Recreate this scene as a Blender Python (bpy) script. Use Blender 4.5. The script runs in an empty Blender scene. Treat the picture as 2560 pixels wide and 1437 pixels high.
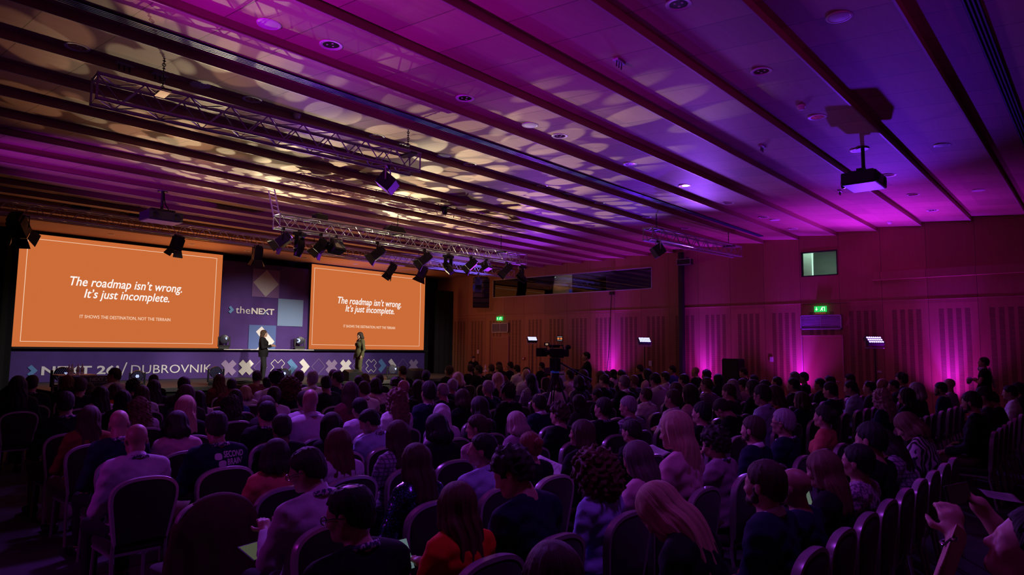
import bpy, math, random
import numpy as np
from mathutils import Vector, Matrix, Quaternion, bvhtree

S = bpy.context.scene
COL = S.collection
random.seed(7); RNG = np.random.default_rng(7)
PI = math.pi

# ------------------------------------------------------------------ camera
YAW, PITCH, ROLL, FPX, HC = math.radians(48.0785), math.radians(5.2592), math.radians(0.65556), 1665.47, 1.9
_f = Vector((math.sin(YAW)*math.cos(PITCH), math.cos(YAW)*math.cos(PITCH), math.sin(PITCH)))
_r0 = Vector((math.cos(YAW), -math.sin(YAW), 0)); _u0 = _r0.cross(_f)
CR = math.cos(ROLL)*_r0 + math.sin(ROLL)*_u0
CU = -math.sin(ROLL)*_r0 + math.cos(ROLL)*_u0
cam_d = bpy.data.cameras.new('camera'); cam = bpy.data.objects.new('camera', cam_d); COL.objects.link(cam)
cam_d.sensor_width = 36.0; cam_d.lens = 36.0*FPX/2560; cam_d.clip_start = 0.05; cam_d.clip_end = 200
M = Matrix((CR, CU, -_f)).transposed().to_4x4(); M.translation = (0, 0, HC)
cam.matrix_world = M
S.camera = cam
CAM = Vector((0, 0, HC))
def ray(x, y): return _f + CR*((x-1280)/FPX) - CU*((y-718.5)/FPX)
def at(x, y, ax, v):
    d = ray(x, y); t = (v-CAM[ax])/d[ax]; return CAM + d*t

# ------------------------------------------------------------------ world, view, light paths
w = bpy.data.worlds.new('world'); S.world = w; w.use_nodes = True
w.node_tree.nodes['Background'].inputs[0].default_value = (0.16, 0.02, 0.2, 1)
w.node_tree.nodes['Background'].inputs[1].default_value = 0.004
S.view_settings.view_transform = 'Standard'; S.view_settings.look = 'None'
S.view_settings.exposure = 0.0; S.view_settings.gamma = 1.0; S.view_settings.use_curve_mapping = False
S.cycles.max_bounces = 5; S.cycles.diffuse_bounces = 3; S.cycles.glossy_bounces = 2
S.cycles.transmission_bounces = 4; S.cycles.transparent_max_bounces = 6
S.cycles.caustics_reflective = False; S.cycles.caustics_refractive = False
S.cycles.sample_clamp_indirect = 3.0
S.cycles.use_adaptive_sampling = True; S.cycles.adaptive_threshold = 0.03

# ------------------------------------------------------------------ large lamps (spots of the rig and of the light stands, and added fills)
def spot(name, loc, target, power, color, size=60, blend=0.6, radius=0.08, gobo=None):
    l = bpy.data.lights.new(name, 'SPOT'); o = bpy.data.objects.new(name, l); COL.objects.link(o)
    l.energy = power; l.color = color; l.spot_size = math.radians(size); l.spot_blend = blend; l.shadow_soft_size = radius
    o.location = loc; d = Vector(target)-Vector(loc); o.rotation_euler = d.to_track_quat('-Z', 'Y').to_euler()
    if gobo:
        l.use_nodes = True; nt = l.node_tree; N = nt.nodes; L = nt.links
        em = [n for n in N if n.type == 'EMISSION'][0]
        tc = N.new('ShaderNodeTexCoord'); mp = N.new('ShaderNodeMapping'); L.new(tc.outputs['Normal'], mp.inputs['Vector'])
        mp.inputs['Scale'].default_value = gobo
        vo = N.new('ShaderNodeTexVoronoi'); vo.feature = 'F1'; vo.inputs['Scale'].default_value = 1.0
        vo.inputs['Randomness'].default_value = 0.85
        L.new(mp.outputs[0], vo.inputs['Vector'])
        mr = N.new('ShaderNodeMapRange'); L.new(vo.outputs['Distance'], mr.inputs['Value'])
        mr.inputs['From Min'].default_value = 0.44; mr.inputs['From Max'].default_value = 0.50
        mr.inputs['To Min'].default_value = 1.0; mr.inputs['To Max'].default_value = 0.10
        L.new(mr.outputs[0], em.inputs['Strength'])
    return o
MAG = (0.50, 0.015, 1.0); VIO = (0.22, 0.03, 1.0); WARM = (1.0, 0.88, 0.52)
# warm patterned beams thrown up from the moving heads at the stage front
for x0, tx, ty, pw in ((8.9, 5.7, 12.4, 1700), (8.9, 8.2, 12.3, 5200), (13.9, 11.2, 12.1, 6400), (13.9, 14.1, 12.9, 3600)):
    spot('lamp_gobo', (x0, 19.5, 1.25), (tx, ty, 5.45), pw, WARM, 29, 0.4, 0.01, gobo=(21, 21, 21))
spot('lamp_gobo', (7.0, 19.5, 1.25), (3.4, 10.4, 5.5), 1000, (1.0, 0.50, 0.26), 30, 0.9, 0.01, gobo=(14, 14, 14))
# colour washes of the light stands along the walls, plus an added rear fill, all aimed up at the ceiling
spot('lamp_stand_or_fill', (20.45, 4.90, 2.45), (12.6, 3.0, 5.6), 1150, (0.16, 0.02, 1.0), 38, 0.9, 0.07)
spot('lamp_stand_or_fill', (20.45, 4.90, 2.45), (19.4, 4.7, 5.6), 900, (0.40, 0.015, 1.0), 100, 0.9, 0.07)
spot('lamp_stand_or_fill', (20.5, 12.2, 2.45), (12.6, 9.2, 5.5), 800, (0.16, 0.02, 1.0), 40, 0.9, 0.08)
spot('lamp_stand_or_fill', (20.5, 17.3, 2.5), (14.0, 13.6, 5.5), 1100, (0.34, 0.03, 1.0), 60, 0.9, 0.08)
spot('lamp_stand_or_fill', (1.0, -5.5, 2.6), (9.0, 6.0, 7.2), 400, (0.75, 0.01, 0.7), 44, 1.0, 0.1)  # fill added behind the camera so the ceiling risers get light
spot('lamp_stand_or_fill', (20.5, 12.2, 2.45), (18.2, 18.9, 5.0), 4200, (0.20, 0.12, 1.0), 26, 0.8, 0.05)
spot('lamp_stand_or_fill', (-1.5, 6.6, 2.2), (4.6, 6.2, 5.6), 1700, (0.60, 0.004, 1.0), 44, 1.0, 0.08)
spot('lamp_stand_or_fill', (-1.5, 14.6, 2.2), (6.3, 15.4, 5.5), 1500, MAG, 46, 1.0, 0.08)
# floor uplighters close to the long wall
UPL = [14.54, 10.61, 7.42, 3.36]
for y in UPL:
    spot('lamp_uplight', (21.60, y, 0.2), (21.99, y, 2.5), 850, (0.26, 0.01, 1.0), 36, 1.0, 0.05)
    spot('lamp_uplight', (21.55, y, 0.2), (21.2, y, 5.5), 360, (0.50, 0.01, 1.0), 104, 1.0, 0.06)
# warm stage light from the hung fresnels, followed by added fills
spot('lamp_stage_or_fill', (9.6, 14.55, 4.3), (11.6, 22.2, 1.5), 2300, (1.0, 0.90, 0.74), 44, 0.7, 0.1)
spot('lamp_stage_or_fill', (14.6, 14.55, 4.3), (14.4, 21.2, 1.4), 2300, (1.0, 0.90, 0.74), 44, 0.7, 0.1)
spot('lamp_stage_or_fill', (8.4, 14.55, 4.25), (7.2, 23.0, 1.2), 1500, (0.92, 0.86, 0.85), 46, 0.9, 0.1)
spot('lamp_stage_or_fill', (15.3, 14.55, 4.25), (18.8, 23.5, 1.2), 1000, (0.92, 0.86, 0.85), 40, 0.9, 0.1)
spot('lamp_stage_or_fill', (12.5, 14.55, 4.3), (21.8, 20.6, 2.2), 330, (1.0, 0.22, 0.30), 40, 0.9, 0.1)  # extra spot, tinted to redden the wall near the stage
spot('lamp_stage_or_fill', (10.0, 23.4, 2.3), (9.4, 20.8, 5.4), 260, (1.0, 0.36, 0.09), 130, 0.9, 0.1)  # orange fill added to strengthen the screens' glow on the ceiling
spot('lamp_stage_or_fill', (15.6, 23.4, 2.3), (15.6, 20.8, 5.4), 260, (1.0, 0.36, 0.09), 130, 0.9, 0.1)  # second added fill for the orange screen glow overhead
# violet fill lamps added over the seats, with no lit fixtures behind them
spot('lamp_seat_fill', (4.5, 8.6, 4.6), (2.6, 3.6, 1.0), 680, (0.34, 0.08, 1.0), 110, 0.8, 0.25)
spot('lamp_seat_fill', (17.2, 8.6, 4.6), (8.5, 3.0, 1.0), 740, (0.30, 0.08, 1.0), 110, 0.8, 0.25)
spot('lamp_seat_fill', (8.0, 13.8, 4.4), (6.0, 7.6, 1.0), 640, (0.42, 0.09, 1.0), 100, 0.8, 0.25)
spot('lamp_seat_fill', (-1.5, 6.6, 2.3), (4.0, 3.5, 1.0), 60, (0.70, 0.03, 0.9), 120, 0.9, 0.15)
spot('lamp_seat_fill', (3.6, 1.2, 5.3), (3.4, 2.0, 1.0), 130, (0.45, 0.06, 1.0), 130, 0.9, 0.3)
# ------------------------------------------------------------------ materials
MATS = {}
def mat(name, color=(0.5, 0.5, 0.5), rough=0.6, metal=0.0, emit=None, estr=1.0, spec=0.5, noise=0, nscale=20.0, ndark=0.6, sheen=0.0, bump=0.0):
    if name in MATS: return MATS[name]
    m = bpy.data.materials.new(name); m.use_nodes = True; nt = m.node_tree; b = nt.nodes['Principled BSDF']
    b.inputs['Base Color'].default_value = (*color, 1); b.inputs['Roughness'].default_value = rough
    b.inputs['Metallic'].default_value = metal; b.inputs['Specular IOR Level'].default_value = spec
    if sheen: b.inputs['Sheen Weight'].default_value = sheen
    if emit:
        b.inputs['Emission Color'].default_value = (*emit, 1); b.inputs['Emission Strength'].default_value = estr
    if noise or bump:
        tc = nt.nodes.new('ShaderNodeTexCoord'); no = nt.nodes.new('ShaderNodeTexNoise')
        no.inputs['Scale'].default_value = nscale; no.inputs['Detail'].default_value = 4
        nt.links.new(tc.outputs['Object'], no.inputs['Vector'])
        if noise:
            mx = nt.nodes.new('ShaderNodeMix'); mx.data_type = 'RGBA'
            mx.inputs[6].default_value = (*[c*ndark for c in color], 1); mx.inputs[7].default_value = (*[min(1, c*1.25) for c in color], 1)
            nt.links.new(no.outputs['Fac'], mx.inputs[0]); nt.links.new(mx.outputs[2], b.inputs['Base Color'])
        if bump:
            bp = nt.nodes.new('ShaderNodeBump'); bp.inputs['Strength'].default_value = bump; bp.inputs['Distance'].default_value = 0.01
            nt.links.new(no.outputs['Fac'], bp.inputs['Height']); nt.links.new(bp.outputs[0], b.inputs['Normal'])
    MATS[name] = m; return m
def emat(name, color, strength=1.0):
    if name in MATS: return MATS[name]
    m = bpy.data.materials.new(name); m.use_nodes = True; nt = m.node_tree
    nt.nodes.remove(nt.nodes['Principled BSDF']); e = nt.nodes.new('ShaderNodeEmission')
    e.inputs[0].default_value = (*color, 1); e.inputs[1].default_value = strength
    nt.links.new(e.outputs[0], nt.nodes['Material Output'].inputs[0]); MATS[name] = m; return m
def nmath(nt, op, a, b=None, c=None):
    n = nt.nodes.new('ShaderNodeMath'); n.operation = op
    for i, v in enumerate((a, b, c)):
        if v is None: continue
        if isinstance(v, (int, float)): n.inputs[i].default_value = v
        else: nt.links.new(v, n.inputs[i])
    return n.outputs[0]
def wood(name, c1, c2, stretch, rough, lines=None, perf=None):
    """veneer: stretched noise grain; lines=(axis, period, offset, halfwidth) grooves; perf = slotted acoustic strips"""
    m = bpy.data.materials.new(name); m.use_nodes = True; nt = m.node_tree; b = nt.nodes['Principled BSDF']
    tc = nt.nodes.new('ShaderNodeTexCoord'); mp = nt.nodes.new('ShaderNodeMapping'); mp.inputs['Scale'].default_value = stretch
    nt.links.new(tc.outputs['Object'], mp.inputs['Vector'])
    no = nt.nodes.new('ShaderNodeTexNoise'); no.inputs['Scale'].default_value = 1.0; no.inputs['Detail'].default_value = 5
    nt.links.new(mp.outputs[0], no.inputs['Vector'])
    mx = nt.nodes.new('ShaderNodeMix'); mx.data_type = 'RGBA'; mx.inputs[6].default_value = (*c1, 1); mx.inputs[7].default_value = (*c2, 1)
    nt.links.new(no.outputs['Fac'], mx.inputs[0]); out = mx.outputs[2]
    sp = nt.nodes.new('ShaderNodeSeparateXYZ'); nt.links.new(tc.outputs['Object'], sp.inputs[0])
    fac = None
    for ax, per, off, hw in (lines or []):
        v = nmath(nt, 'FRACT', nmath(nt, 'MULTIPLY', nmath(nt, 'SUBTRACT', sp.outputs[ax], off-hw), 1.0/per))
        f = nmath(nt, 'LESS_THAN', v, 2*hw/per)
        # each panel also differs a little in tone
        fac = f if fac is None else nmath(nt, 'MAXIMUM', fac, f)
    if lines:
        ax, per, off, hw = lines[0]
        cell = nmath(nt, 'FLOOR', nmath(nt, 'MULTIPLY', nmath(nt, 'SUBTRACT', sp.outputs[ax], off), 1.0/per))
        wn = nt.nodes.new('ShaderNodeTexWhiteNoise'); wn.noise_dimensions = '2D'
        cb = nt.nodes.new('ShaderNodeCombineXYZ'); nt.links.new(cell, cb.inputs[0])
        c2b = nmath(nt, 'FLOOR', nmath(nt, 'MULTIPLY', sp.outputs[1 if ax == 0 else 2], 0.87 if ax == 0 else 0.3)); nt.links.new(c2b, cb.inputs[1])
        nt.links.new(cb.outputs[0], wn.inputs['Vector'])
        hs = nt.nodes.new('ShaderNodeHueSaturation'); nt.links.new(out, hs.inputs['Color'])
        nt.links.new(nmath(nt, 'ADD', nmath(nt, 'MULTIPLY', wn.outputs['Value'], 0.30), 0.85), hs.inputs['Value']); out = hs.outputs[0]
    if perf:
        per, off, z0, z1 = perf
        u = nmath(nt, 'FRACT', nmath(nt, 'MULTIPLY', nmath(nt, 'SUBTRACT', sp.outputs[1], off), 1.0/per))
        inb = nmath(nt, 'MULTIPLY', nmath(nt, 'GREATER_THAN', u, 0.16), nmath(nt, 'LESS_THAN', u, 0.86))
        st = nmath(nt, 'LESS_THAN', nmath(nt, 'FRACT', nmath(nt, 'MULTIPLY', nmath(nt, 'SUBTRACT', u, 0.16), 4/0.7)), 0.6)
        zb = nmath(nt, 'MULTIPLY', nmath(nt, 'GREATER_THAN', sp.outputs[2], z0), nmath(nt, 'LESS_THAN', sp.outputs[2], z1))
        sl = nmath(nt, 'GREATER_THAN', nmath(nt, 'FRACT', nmath(nt, 'MULTIPLY', sp.outputs[2], 1/0.034)), 0.42)
        pf = nmath(nt, 'MULTIPLY', nmath(nt, 'MULTIPLY', inb, st), nmath(nt, 'MULTIPLY', zb, sl))
        fac = pf if fac is None else nmath(nt, 'MAXIMUM', fac, pf)
    if fac is not None:
        m2 = nt.nodes.new('ShaderNodeMix'); m2.data_type = 'RGBA'; m2.inputs[7].default_value = (0.02, 0.012, 0.008, 1)
        nt.links.new(nmath(nt, 'MULTIPLY', fac, 0.82), m2.inputs[0]); nt.links.new(out, m2.inputs[6]); out = m2.outputs[2]
    nt.links.new(out, b.inputs['Base Color']); b.inputs['Roughness'].default_value = rough; b.inputs['Specular IOR Level'].default_value = 0.35
    MATS[name] = m; return m
wood('ceiling_veneer', (0.46, 0.275, 0.21), (0.58, 0.37, 0.29), (2.2, 14, 14), 0.62, lines=[(0, 0.742, 0.25, 0.005)])
wood('riser_veneer', (0.42, 0.22, 0.16), (0.52, 0.30, 0.22), (1.5, 20, 20), 0.5)
wood('wall_veneer', (0.36, 0.18, 0.09), (0.47, 0.25, 0.13), (16, 16, 0.9), 0.5, lines=[(1, 1.17, 2.65, 0.005)], perf=(1.17, 2.65, 0.1, 3.17))
wood('wall_veneer_plain', (0.36, 0.18, 0.09), (0.47, 0.25, 0.13), (16, 16, 0.9), 0.5, lines=[(1, 1.17, 2.65, 0.005)])
wood('door_veneer', (0.36, 0.18, 0.09), (0.46, 0.24, 0.12), (16, 16, 0.9), 0.5)
mat('carpet', (0.045, 0.03, 0.04), 0.95, noise=1, nscale=60, bump=0.3)
mat('black_metal', (0.014, 0.014, 0.016), 0.45, spec=0.5)
mat('black_matte', (0.008, 0.008, 0.009), 0.85)
mat('black_plastic', (0.012, 0.012, 0.014), 0.35)
mat('black_drape', (0.006, 0.006, 0.007), 0.95)
mat('aluminium', (0.66, 0.66, 0.70), 0.35, metal=0.35)
mat('dull_aluminium', (0.50, 0.50, 0.55), 0.42, metal=0.3)
mat('white_plastic', (0.78, 0.78, 0.80), 0.4)
mat('white_paint', (0.80, 0.80, 0.82), 0.5)
mat('stage_top', (0.05, 0.047, 0.045), 0.6, noise=1, nscale=8)
mat('purple_cloth', (0.075, 0.032, 0.21), 0.85, noise=1, nscale=2.5, ndark=0.8, bump=0.15)
mat('purple_mark', (0.19, 0.10, 0.30), 0.85)
mat('violet_mark', (0.12, 0.055, 0.25), 0.85)
mat('grey_mark', (0.42, 0.38, 0.45), 0.85)
mat('white_mark', (0.85, 0.84, 0.84), 0.85)
mat('blue_mark', (0.10, 0.16, 0.42), 0.85)
mat('lightblue_mark', (0.20, 0.30, 0.52), 0.85)
mat('sky_mark', (0.13, 0.30, 0.60), 0.85)
mat('mauve_mark', (0.33, 0.24, 0.45), 0.85)
emat('slide_orange', (0.60, 0.150, 0.040), 1.0)
emat('slide_white', (1.0, 0.93, 0.88), 1.0)
emat('slide_cream', (0.95, 0.66, 0.47), 1.0)
mat('lens_dark', (0.02, 0.02, 0.03), 0.08, spec=0.8)
mat('chrome', (0.8, 0.8, 0.85), 0.12, metal=1.0)
mat('glass_bottle', (0.7, 0.75, 0.8), 0.1, spec=0.8)
mat('skin', (0.46, 0.27, 0.20), 0.5)
mat('skin_dark', (0.16, 0.085, 0.06), 0.5)
emat('led_blue', (0.35, 0.38, 1.0), 9.0)
emat('led_violet', (0.45, 0.25, 1.0), 7.0)
emat('led_head', (0.25, 0.35, 1.0), 14.0)
emat('exit_green', (0.02, 0.55, 0.10), 1.2)
emat('exit_white', (0.75, 1.0, 0.75), 1.6)
emat('screen_white', (0.62, 0.70, 0.85), 0.55)
emat('screen_pale', (0.55, 0.75, 0.62), 0.16)
emat('lamp_warm', (1.0, 0.72, 0.30), 4.0)
emat('tube_light', (0.75, 1.0, 0.85), 1.6)
emat('screen_orange', (0.7, 0.2, 0.06), 1.0)
def glass(name):
    m = bpy.data.materials.new(name); m.use_nodes = True; nt = m.node_tree; N = nt.nodes
    N.remove(N['Principled BSDF']); t = N.new('ShaderNodeBsdfTransparent'); g = N.new('ShaderNodeBsdfGlossy'); fr = N.new('ShaderNodeFresnel'); mx = N.new('ShaderNodeMixShader')
    fr.inputs[0].default_value = 1.6; g.inputs['Roughness'].default_value = 0.01; t.inputs[0].default_value = (0.75, 0.82, 0.8, 1)
    nt.links.new(fr.outputs[0], mx.inputs[0]); nt.links.new(t.outputs[0], mx.inputs[1]); nt.links.new(g.outputs[0], mx.inputs[2])
    nt.links.new(mx.outputs[0], N['Material Output'].inputs[0]); MATS[name] = m
glass('pane')

# ------------------------------------------------------------------ mesh helpers
class MB:
    def __init__(self): self.v = []; self.f = []
    def add(self, vs, fs, M=None):
        o = len(self.v)
        for p in vs: self.v.append(tuple(M @ Vector(p)) if M else tuple(p))
        self.f += [tuple(i+o for i in f) for f in fs]; return self
    def box(self, c, s, M=None):
        x, y, z = c; a, b, d = s[0]/2, s[1]/2, s[2]/2
        vs = [(x-a, y-b, z-d), (x+a, y-b, z-d), (x+a, y+b, z-d), (x-a, y+b, z-d), (x-a, y-b, z+d), (x+a, y-b, z+d), (x+a, y+b, z+d), (x-a, y+b, z+d)]
        return self.add(vs, [(0, 3, 2, 1), (4, 5, 6, 7), (0, 1, 5, 4), (1, 2, 6, 5), (2, 3, 7, 6), (3, 0, 4, 7)], M)
    def span(self, a, b, M=None):
        return self.box([(a[i]+b[i])/2 for i in range(3)], [abs(b[i]-a[i]) for i in range(3)], M)
    def tube(self, pts, r, n=8, M=None, closed=False, caps=True):
        pts = [Vector(p) for p in pts]; rs = r if isinstance(r, (list, tuple)) else [r]*len(pts); m = len(pts)
        vs = []; up = None
        for i, p in enumerate(pts):
            if closed: t = pts[(i+1) % m]-pts[i-1]
            else: t = pts[min(i+1, m-1)]-pts[max(i-1, 0)]
            if t.length < 1e-9: t = Vector((0, 0, 1))
            t.normalize()
            if up is None:
                up = Vector((0, 0, 1)) if abs(t.z) < 0.9 else Vector((1, 0, 0))
            a = t.cross(up)
            if a.length < 1e-6: a = t.cross(Vector((0.3, 0.7, 0.2)))
            a.normalize(); bb = a.cross(t); up = bb
            for k in range(n):
                q = 2*PI*k/n; vs.append(p+a*(math.cos(q)*rs[i])+bb*(math.sin(q)*rs[i]))
        fs = []
        for i in range(m if closed else m-1):
            j = (i+1) % m
            for k in range(n):
                k2 = (k+1) % n; fs.append((i*n+k, j*n+k, j*n+k2, i*n+k2))
        if caps and not closed: fs.append(tuple(range(n))); fs.append(tuple(reversed(range((m-1)*n, m*n))))
        return self.add(vs, fs, M)
    def lathe(self, prof, n=20, M=None):
        vs = []; fs = []
        for r, z in prof:
            for k in range(n):
                q = 2*PI*k/n; vs.append((r*math.cos(q), r*math.sin(q), z))
        m = len(prof)
        for i in range(m-1):
            for k in range(n):
                k2 = (k+1) % n; fs.append((i*n+k, i*n+k2, (i+1)*n+k2, (i+1)*n+k))
        if prof[0][0] > 1e-5: fs.append(tuple(reversed(range(n))))
        if prof[-1][0] > 1e-5: fs.append(tuple(range((m-1)*n, m*n)))
        return self.add(vs, fs, M)
    def prism(self, poly, d0, d1, M=None):
        """poly in local XZ plane, extruded along local Y from d0 to d1"""
        n = len(poly); vs = [(x, d0, z) for x, z in poly]+[(x, d1, z) for x, z in poly]
        fs = [tuple(range(n)), tuple(reversed(range(n, 2*n)))]+[(i, i+n, (i+1) % n+n, (i+1) % n) for i in range(n)]
        return self.add(vs, fs, M)
    def sphere(self, c, r, n=12, M=None):
        rr = r if isinstance(r, (tuple, list)) else (r, r, r); vs = []; fs = []; m = max(4, n//2)
        for i in range(m+1):
            t = PI*i/m
            for k in range(n):
                q = 2*PI*k/n; vs.append((c[0]+rr[0]*math.sin(t)*math.cos(q), c[1]+rr[1]*math.sin(t)*math.sin(q), c[2]+rr[2]*math.cos(t)))
        for i in range(m):
            for k in range(n):
                k2 = (k+1) % n; fs.append((i*n+k, (i+1)*n+k, (i+1)*n+k2, i*n+k2))
        return self.add(vs, fs, M)
    def build(self, name, material, parent=None, smooth=False, bevel=0):
        me = bpy.data.meshes.new(name); me.from_pydata(self.v, [], self.f); me.validate(); me.update()
        o = link(name, me, material, parent)
        if smooth:
            me.polygons.foreach_set('use_smooth', [True]*len(me.polygons))
            try: me.set_sharp_from_angle(angle=math.radians(40))
            except Exception: pass
        if bevel:
            b = o.modifiers.new('bevel', 'BEVEL'); b.width = bevel; b.segments = 2; b.limit_method = 'ANGLE'
        return o
def link(name, me, material, parent=None):
    o = bpy.data.objects.new(name, me); COL.objects.link(o)
    if material is not None:
        m = MATS[material] if isinstance(material, str) else material
        if hasattr(me, 'materials'): me.materials.append(m)
    if parent: o.parent = parent
    return o
def tag(o, label=None, cat=None, group=None, kind=None):
    if label: o['label'] = label
    if cat: o['category'] = cat
    if group: o['group'] = group
    if kind: o['kind'] = kind
    return o
def empty(name, loc=(0, 0, 0), rz=0, label=None, cat=None, group=None):
    o = bpy.data.objects.new(name, None); COL.objects.link(o); o.location = loc; o.rotation_euler = (0, 0, rz); o.empty_display_size = 0.1
    return tag(o, label, cat, group)
def struct(name, mb, material, bevel=0, smooth=False):
    return tag(mb.build(name, material, None, smooth, bevel), kind='structure')
def kids(o): return list(CH.get(o.name, [])) if False else [c for c in o.children]
def dup(root, loc, rz, label, group=None):
    r = root.copy(); COL.objects.link(r); r.location = loc; r.rotation_euler = (0, 0, rz); r['label'] = label
    if group: r['group'] = group
    for ch in list(root.children):
        c = ch.copy(); COL.objects.link(c); c.parent = r
        for g in list(ch.children):
            d = g.copy(); COL.objects.link(d); d.parent = c
    return r
def frame(loc, fwd, up=(0, 0, 1)):
    """matrix with local -Y looking along fwd"""
    f = Vector(fwd).normalized(); y = -f; x = y.cross(Vector(up))
    if x.length < 1e-5: x = Vector((1, 0, 0))
    x.normalize(); z = x.cross(y)
    M = Matrix((x, y, z)).transposed().to_4x4(); M.translation = loc; return M
def text_mesh(s, size, bold=0.0, shear=0.0, spacing=1.0, align='LEFT', depth=0.002):
    cu = bpy.data.curves.new('t', 'FONT'); cu.body = s; cu.size = size; cu.offset = bold; cu.shear = shear
    cu.space_character = spacing; cu.align_x = align; cu.extrude = depth; cu.resolution_u = 3
    o = bpy.data.objects.new('t', cu); COL.objects.link(o)
    dg = bpy.context.evaluated_depsgraph_get(); me = bpy.data.meshes.new_from_object(o.evaluated_get(dg))
    bpy.data.objects.remove(o); bpy.data.curves.remove(cu); return me
def text_obj(name, s, width, loc, material, parent, bold=0.0, shear=0.0, spacing=1.0, height=None, align='LEFT'):
    """text standing in the XZ plane facing -Y; scaled so that its width (and height) match"""
    me = text_mesh(s, 1.0, bold, shear, spacing, align)
    co = np.zeros(len(me.vertices)*3); me.vertices.foreach_get('co', co); co = co.reshape(-1, 3)
    x0, x1 = co[:, 0].min(), co[:, 0].max(); y0, y1 = co[:, 1].min(), co[:, 1].max()
    sx = width/(x1-x0); sy = height/(y1-y0) if height else sx
    out = np.stack([(co[:, 0]-x0)*sx+loc[0], loc[1]-co[:, 2]*1.0, (co[:, 1]-y0)*sy+loc[2]], 1)
    me.vertices.foreach_set('co', out.ravel()); me.update()
    me.name = name
    return link(name, me, material, parent)
mat('trim_pale', (0.50, 0.38, 0.36), 0.5)
# ------------------------------------------------------------------ room shell
XR, XL, YB, YF = 22.0, -7.0, 24.7, -7.0
YK = [2.70+1.192*k-0.0073*k*k for k in range(-7, 19)]
def zb(y): return 5.575-0.0115*(y-2.7)
RISE = 0.115
def zpanel(y):
    for a, b in zip(YK[:-1], YK[1:]):
        if a <= y <= b: return zb(a)+RISE*(y-a)/(b-a)*0.9
    return zb(y)
m = MB(); m.box((7.5, 8.8, -0.05), (29.4, 32, 0.1)); struct('floor', m, 'carpet')
m = MB(); rz = MB(); tr = MB()
for a, b in zip(YK[:-1], YK[1:]):
    za, zt = zb(a), zb(a)+RISE*0.9
    m.add([(XL, a, za), (XR, a, za), (XR, b, zt), (XL, b, zt)], [(0, 1, 2, 3)])
    rz.box(((XL+XR)/2, b+0.011, (zb(b)+zt)/2+0.004), (XR-XL, 0.022, zt-zb(b)-0.012))
    tr.box(((XL+XR)/2, b+0.008, zb(b)-0.001), (XR-XL, 0.026, 0.012))
yl = YK[-1]
m.add([(XL, yl, zb(yl)), (XR, yl, zb(yl)), (XR, YB, zb(yl)), (XL, YB, zb(yl))], [(0, 1, 2, 3)])
m.add([(XL, YF, zb(YK[0])), (XR, YF, zb(YK[0])), (XR, YK[0], zb(YK[0])), (XL, YK[0], zb(YK[0]))], [(0, 1, 2, 3)])
m.box(((XL+XR)/2, (YF+YB)/2, 5.95), (XR-XL, YB-YF, 0.1))
struct('ceiling', m, 'ceiling_veneer'); struct('trim_1', rz, 'riser_veneer'); struct('trim_2', tr, 'trim_pale')
# low soffit over the stage
m = MB(); m.box((10, 23.35, 5.36), (24, 2.6, 0.12)); struct('trim_3', m, 'riser_veneer')
# long wall at X = 22 with the two window openings
W1 = (12.70, 20.93, 4.20, 5.03); W2 = (6.19, 7.28, 4.30, 5.09)
def wall_with_holes(y0, y1, z0, z1, holes, x, th):
    ys = sorted({y0, y1, *[h[0] for h in holes], *[h[1] for h in holes]}); zs = sorted({z0, z1, *[h[2] for h in holes], *[h[3] for h in holes]})
    m = MB()
    for a, b in zip(ys[:-1], ys[1:]):
        for c, d in zip(zs[:-1], zs[1:]):
            if any(h[0] <= (a+b)/2 <= h[1] and h[2] <= (c+d)/2 <= h[3] for h in holes): continue
            m.span((x, a, c), (x+th, b, d))
    return m
m = wall_with_holes(YF, YB+0.2, 3.44, 6.0, [W1, W2], XR, 0.16); struct('wall_right', m, 'wall_veneer_plain')
m = MB(); m.span((XR+0.02, YF, 0), (XR+0.18, YB+0.2, 3.435)); struct('wall_right_lower', m, 'wall_veneer')
m = MB(); m.span((XL, YB, 0), (XR, YB+0.2, 6)); struct('wall_back', m, 'black_drape')
m = MB(); m.span((XL-0.2, YF, 0), (XL, YB, 6)); struct('wall_left', m, 'wall_veneer_plain')
m = MB(); m.span((XL, YF-0.2, 0), (XR, YF, 6)); struct('wall_front', m, 'wall_veneer_plain')
m = MB(); m.span((XR-0.02, YF, 0), (XR+0.02, 6.1, 0.09)); m.span((XR-0.02, 7.35, 0), (XR+0.02, 19.9, 0.09)); struct('baseboard_right', m, 'black_matte')
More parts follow.
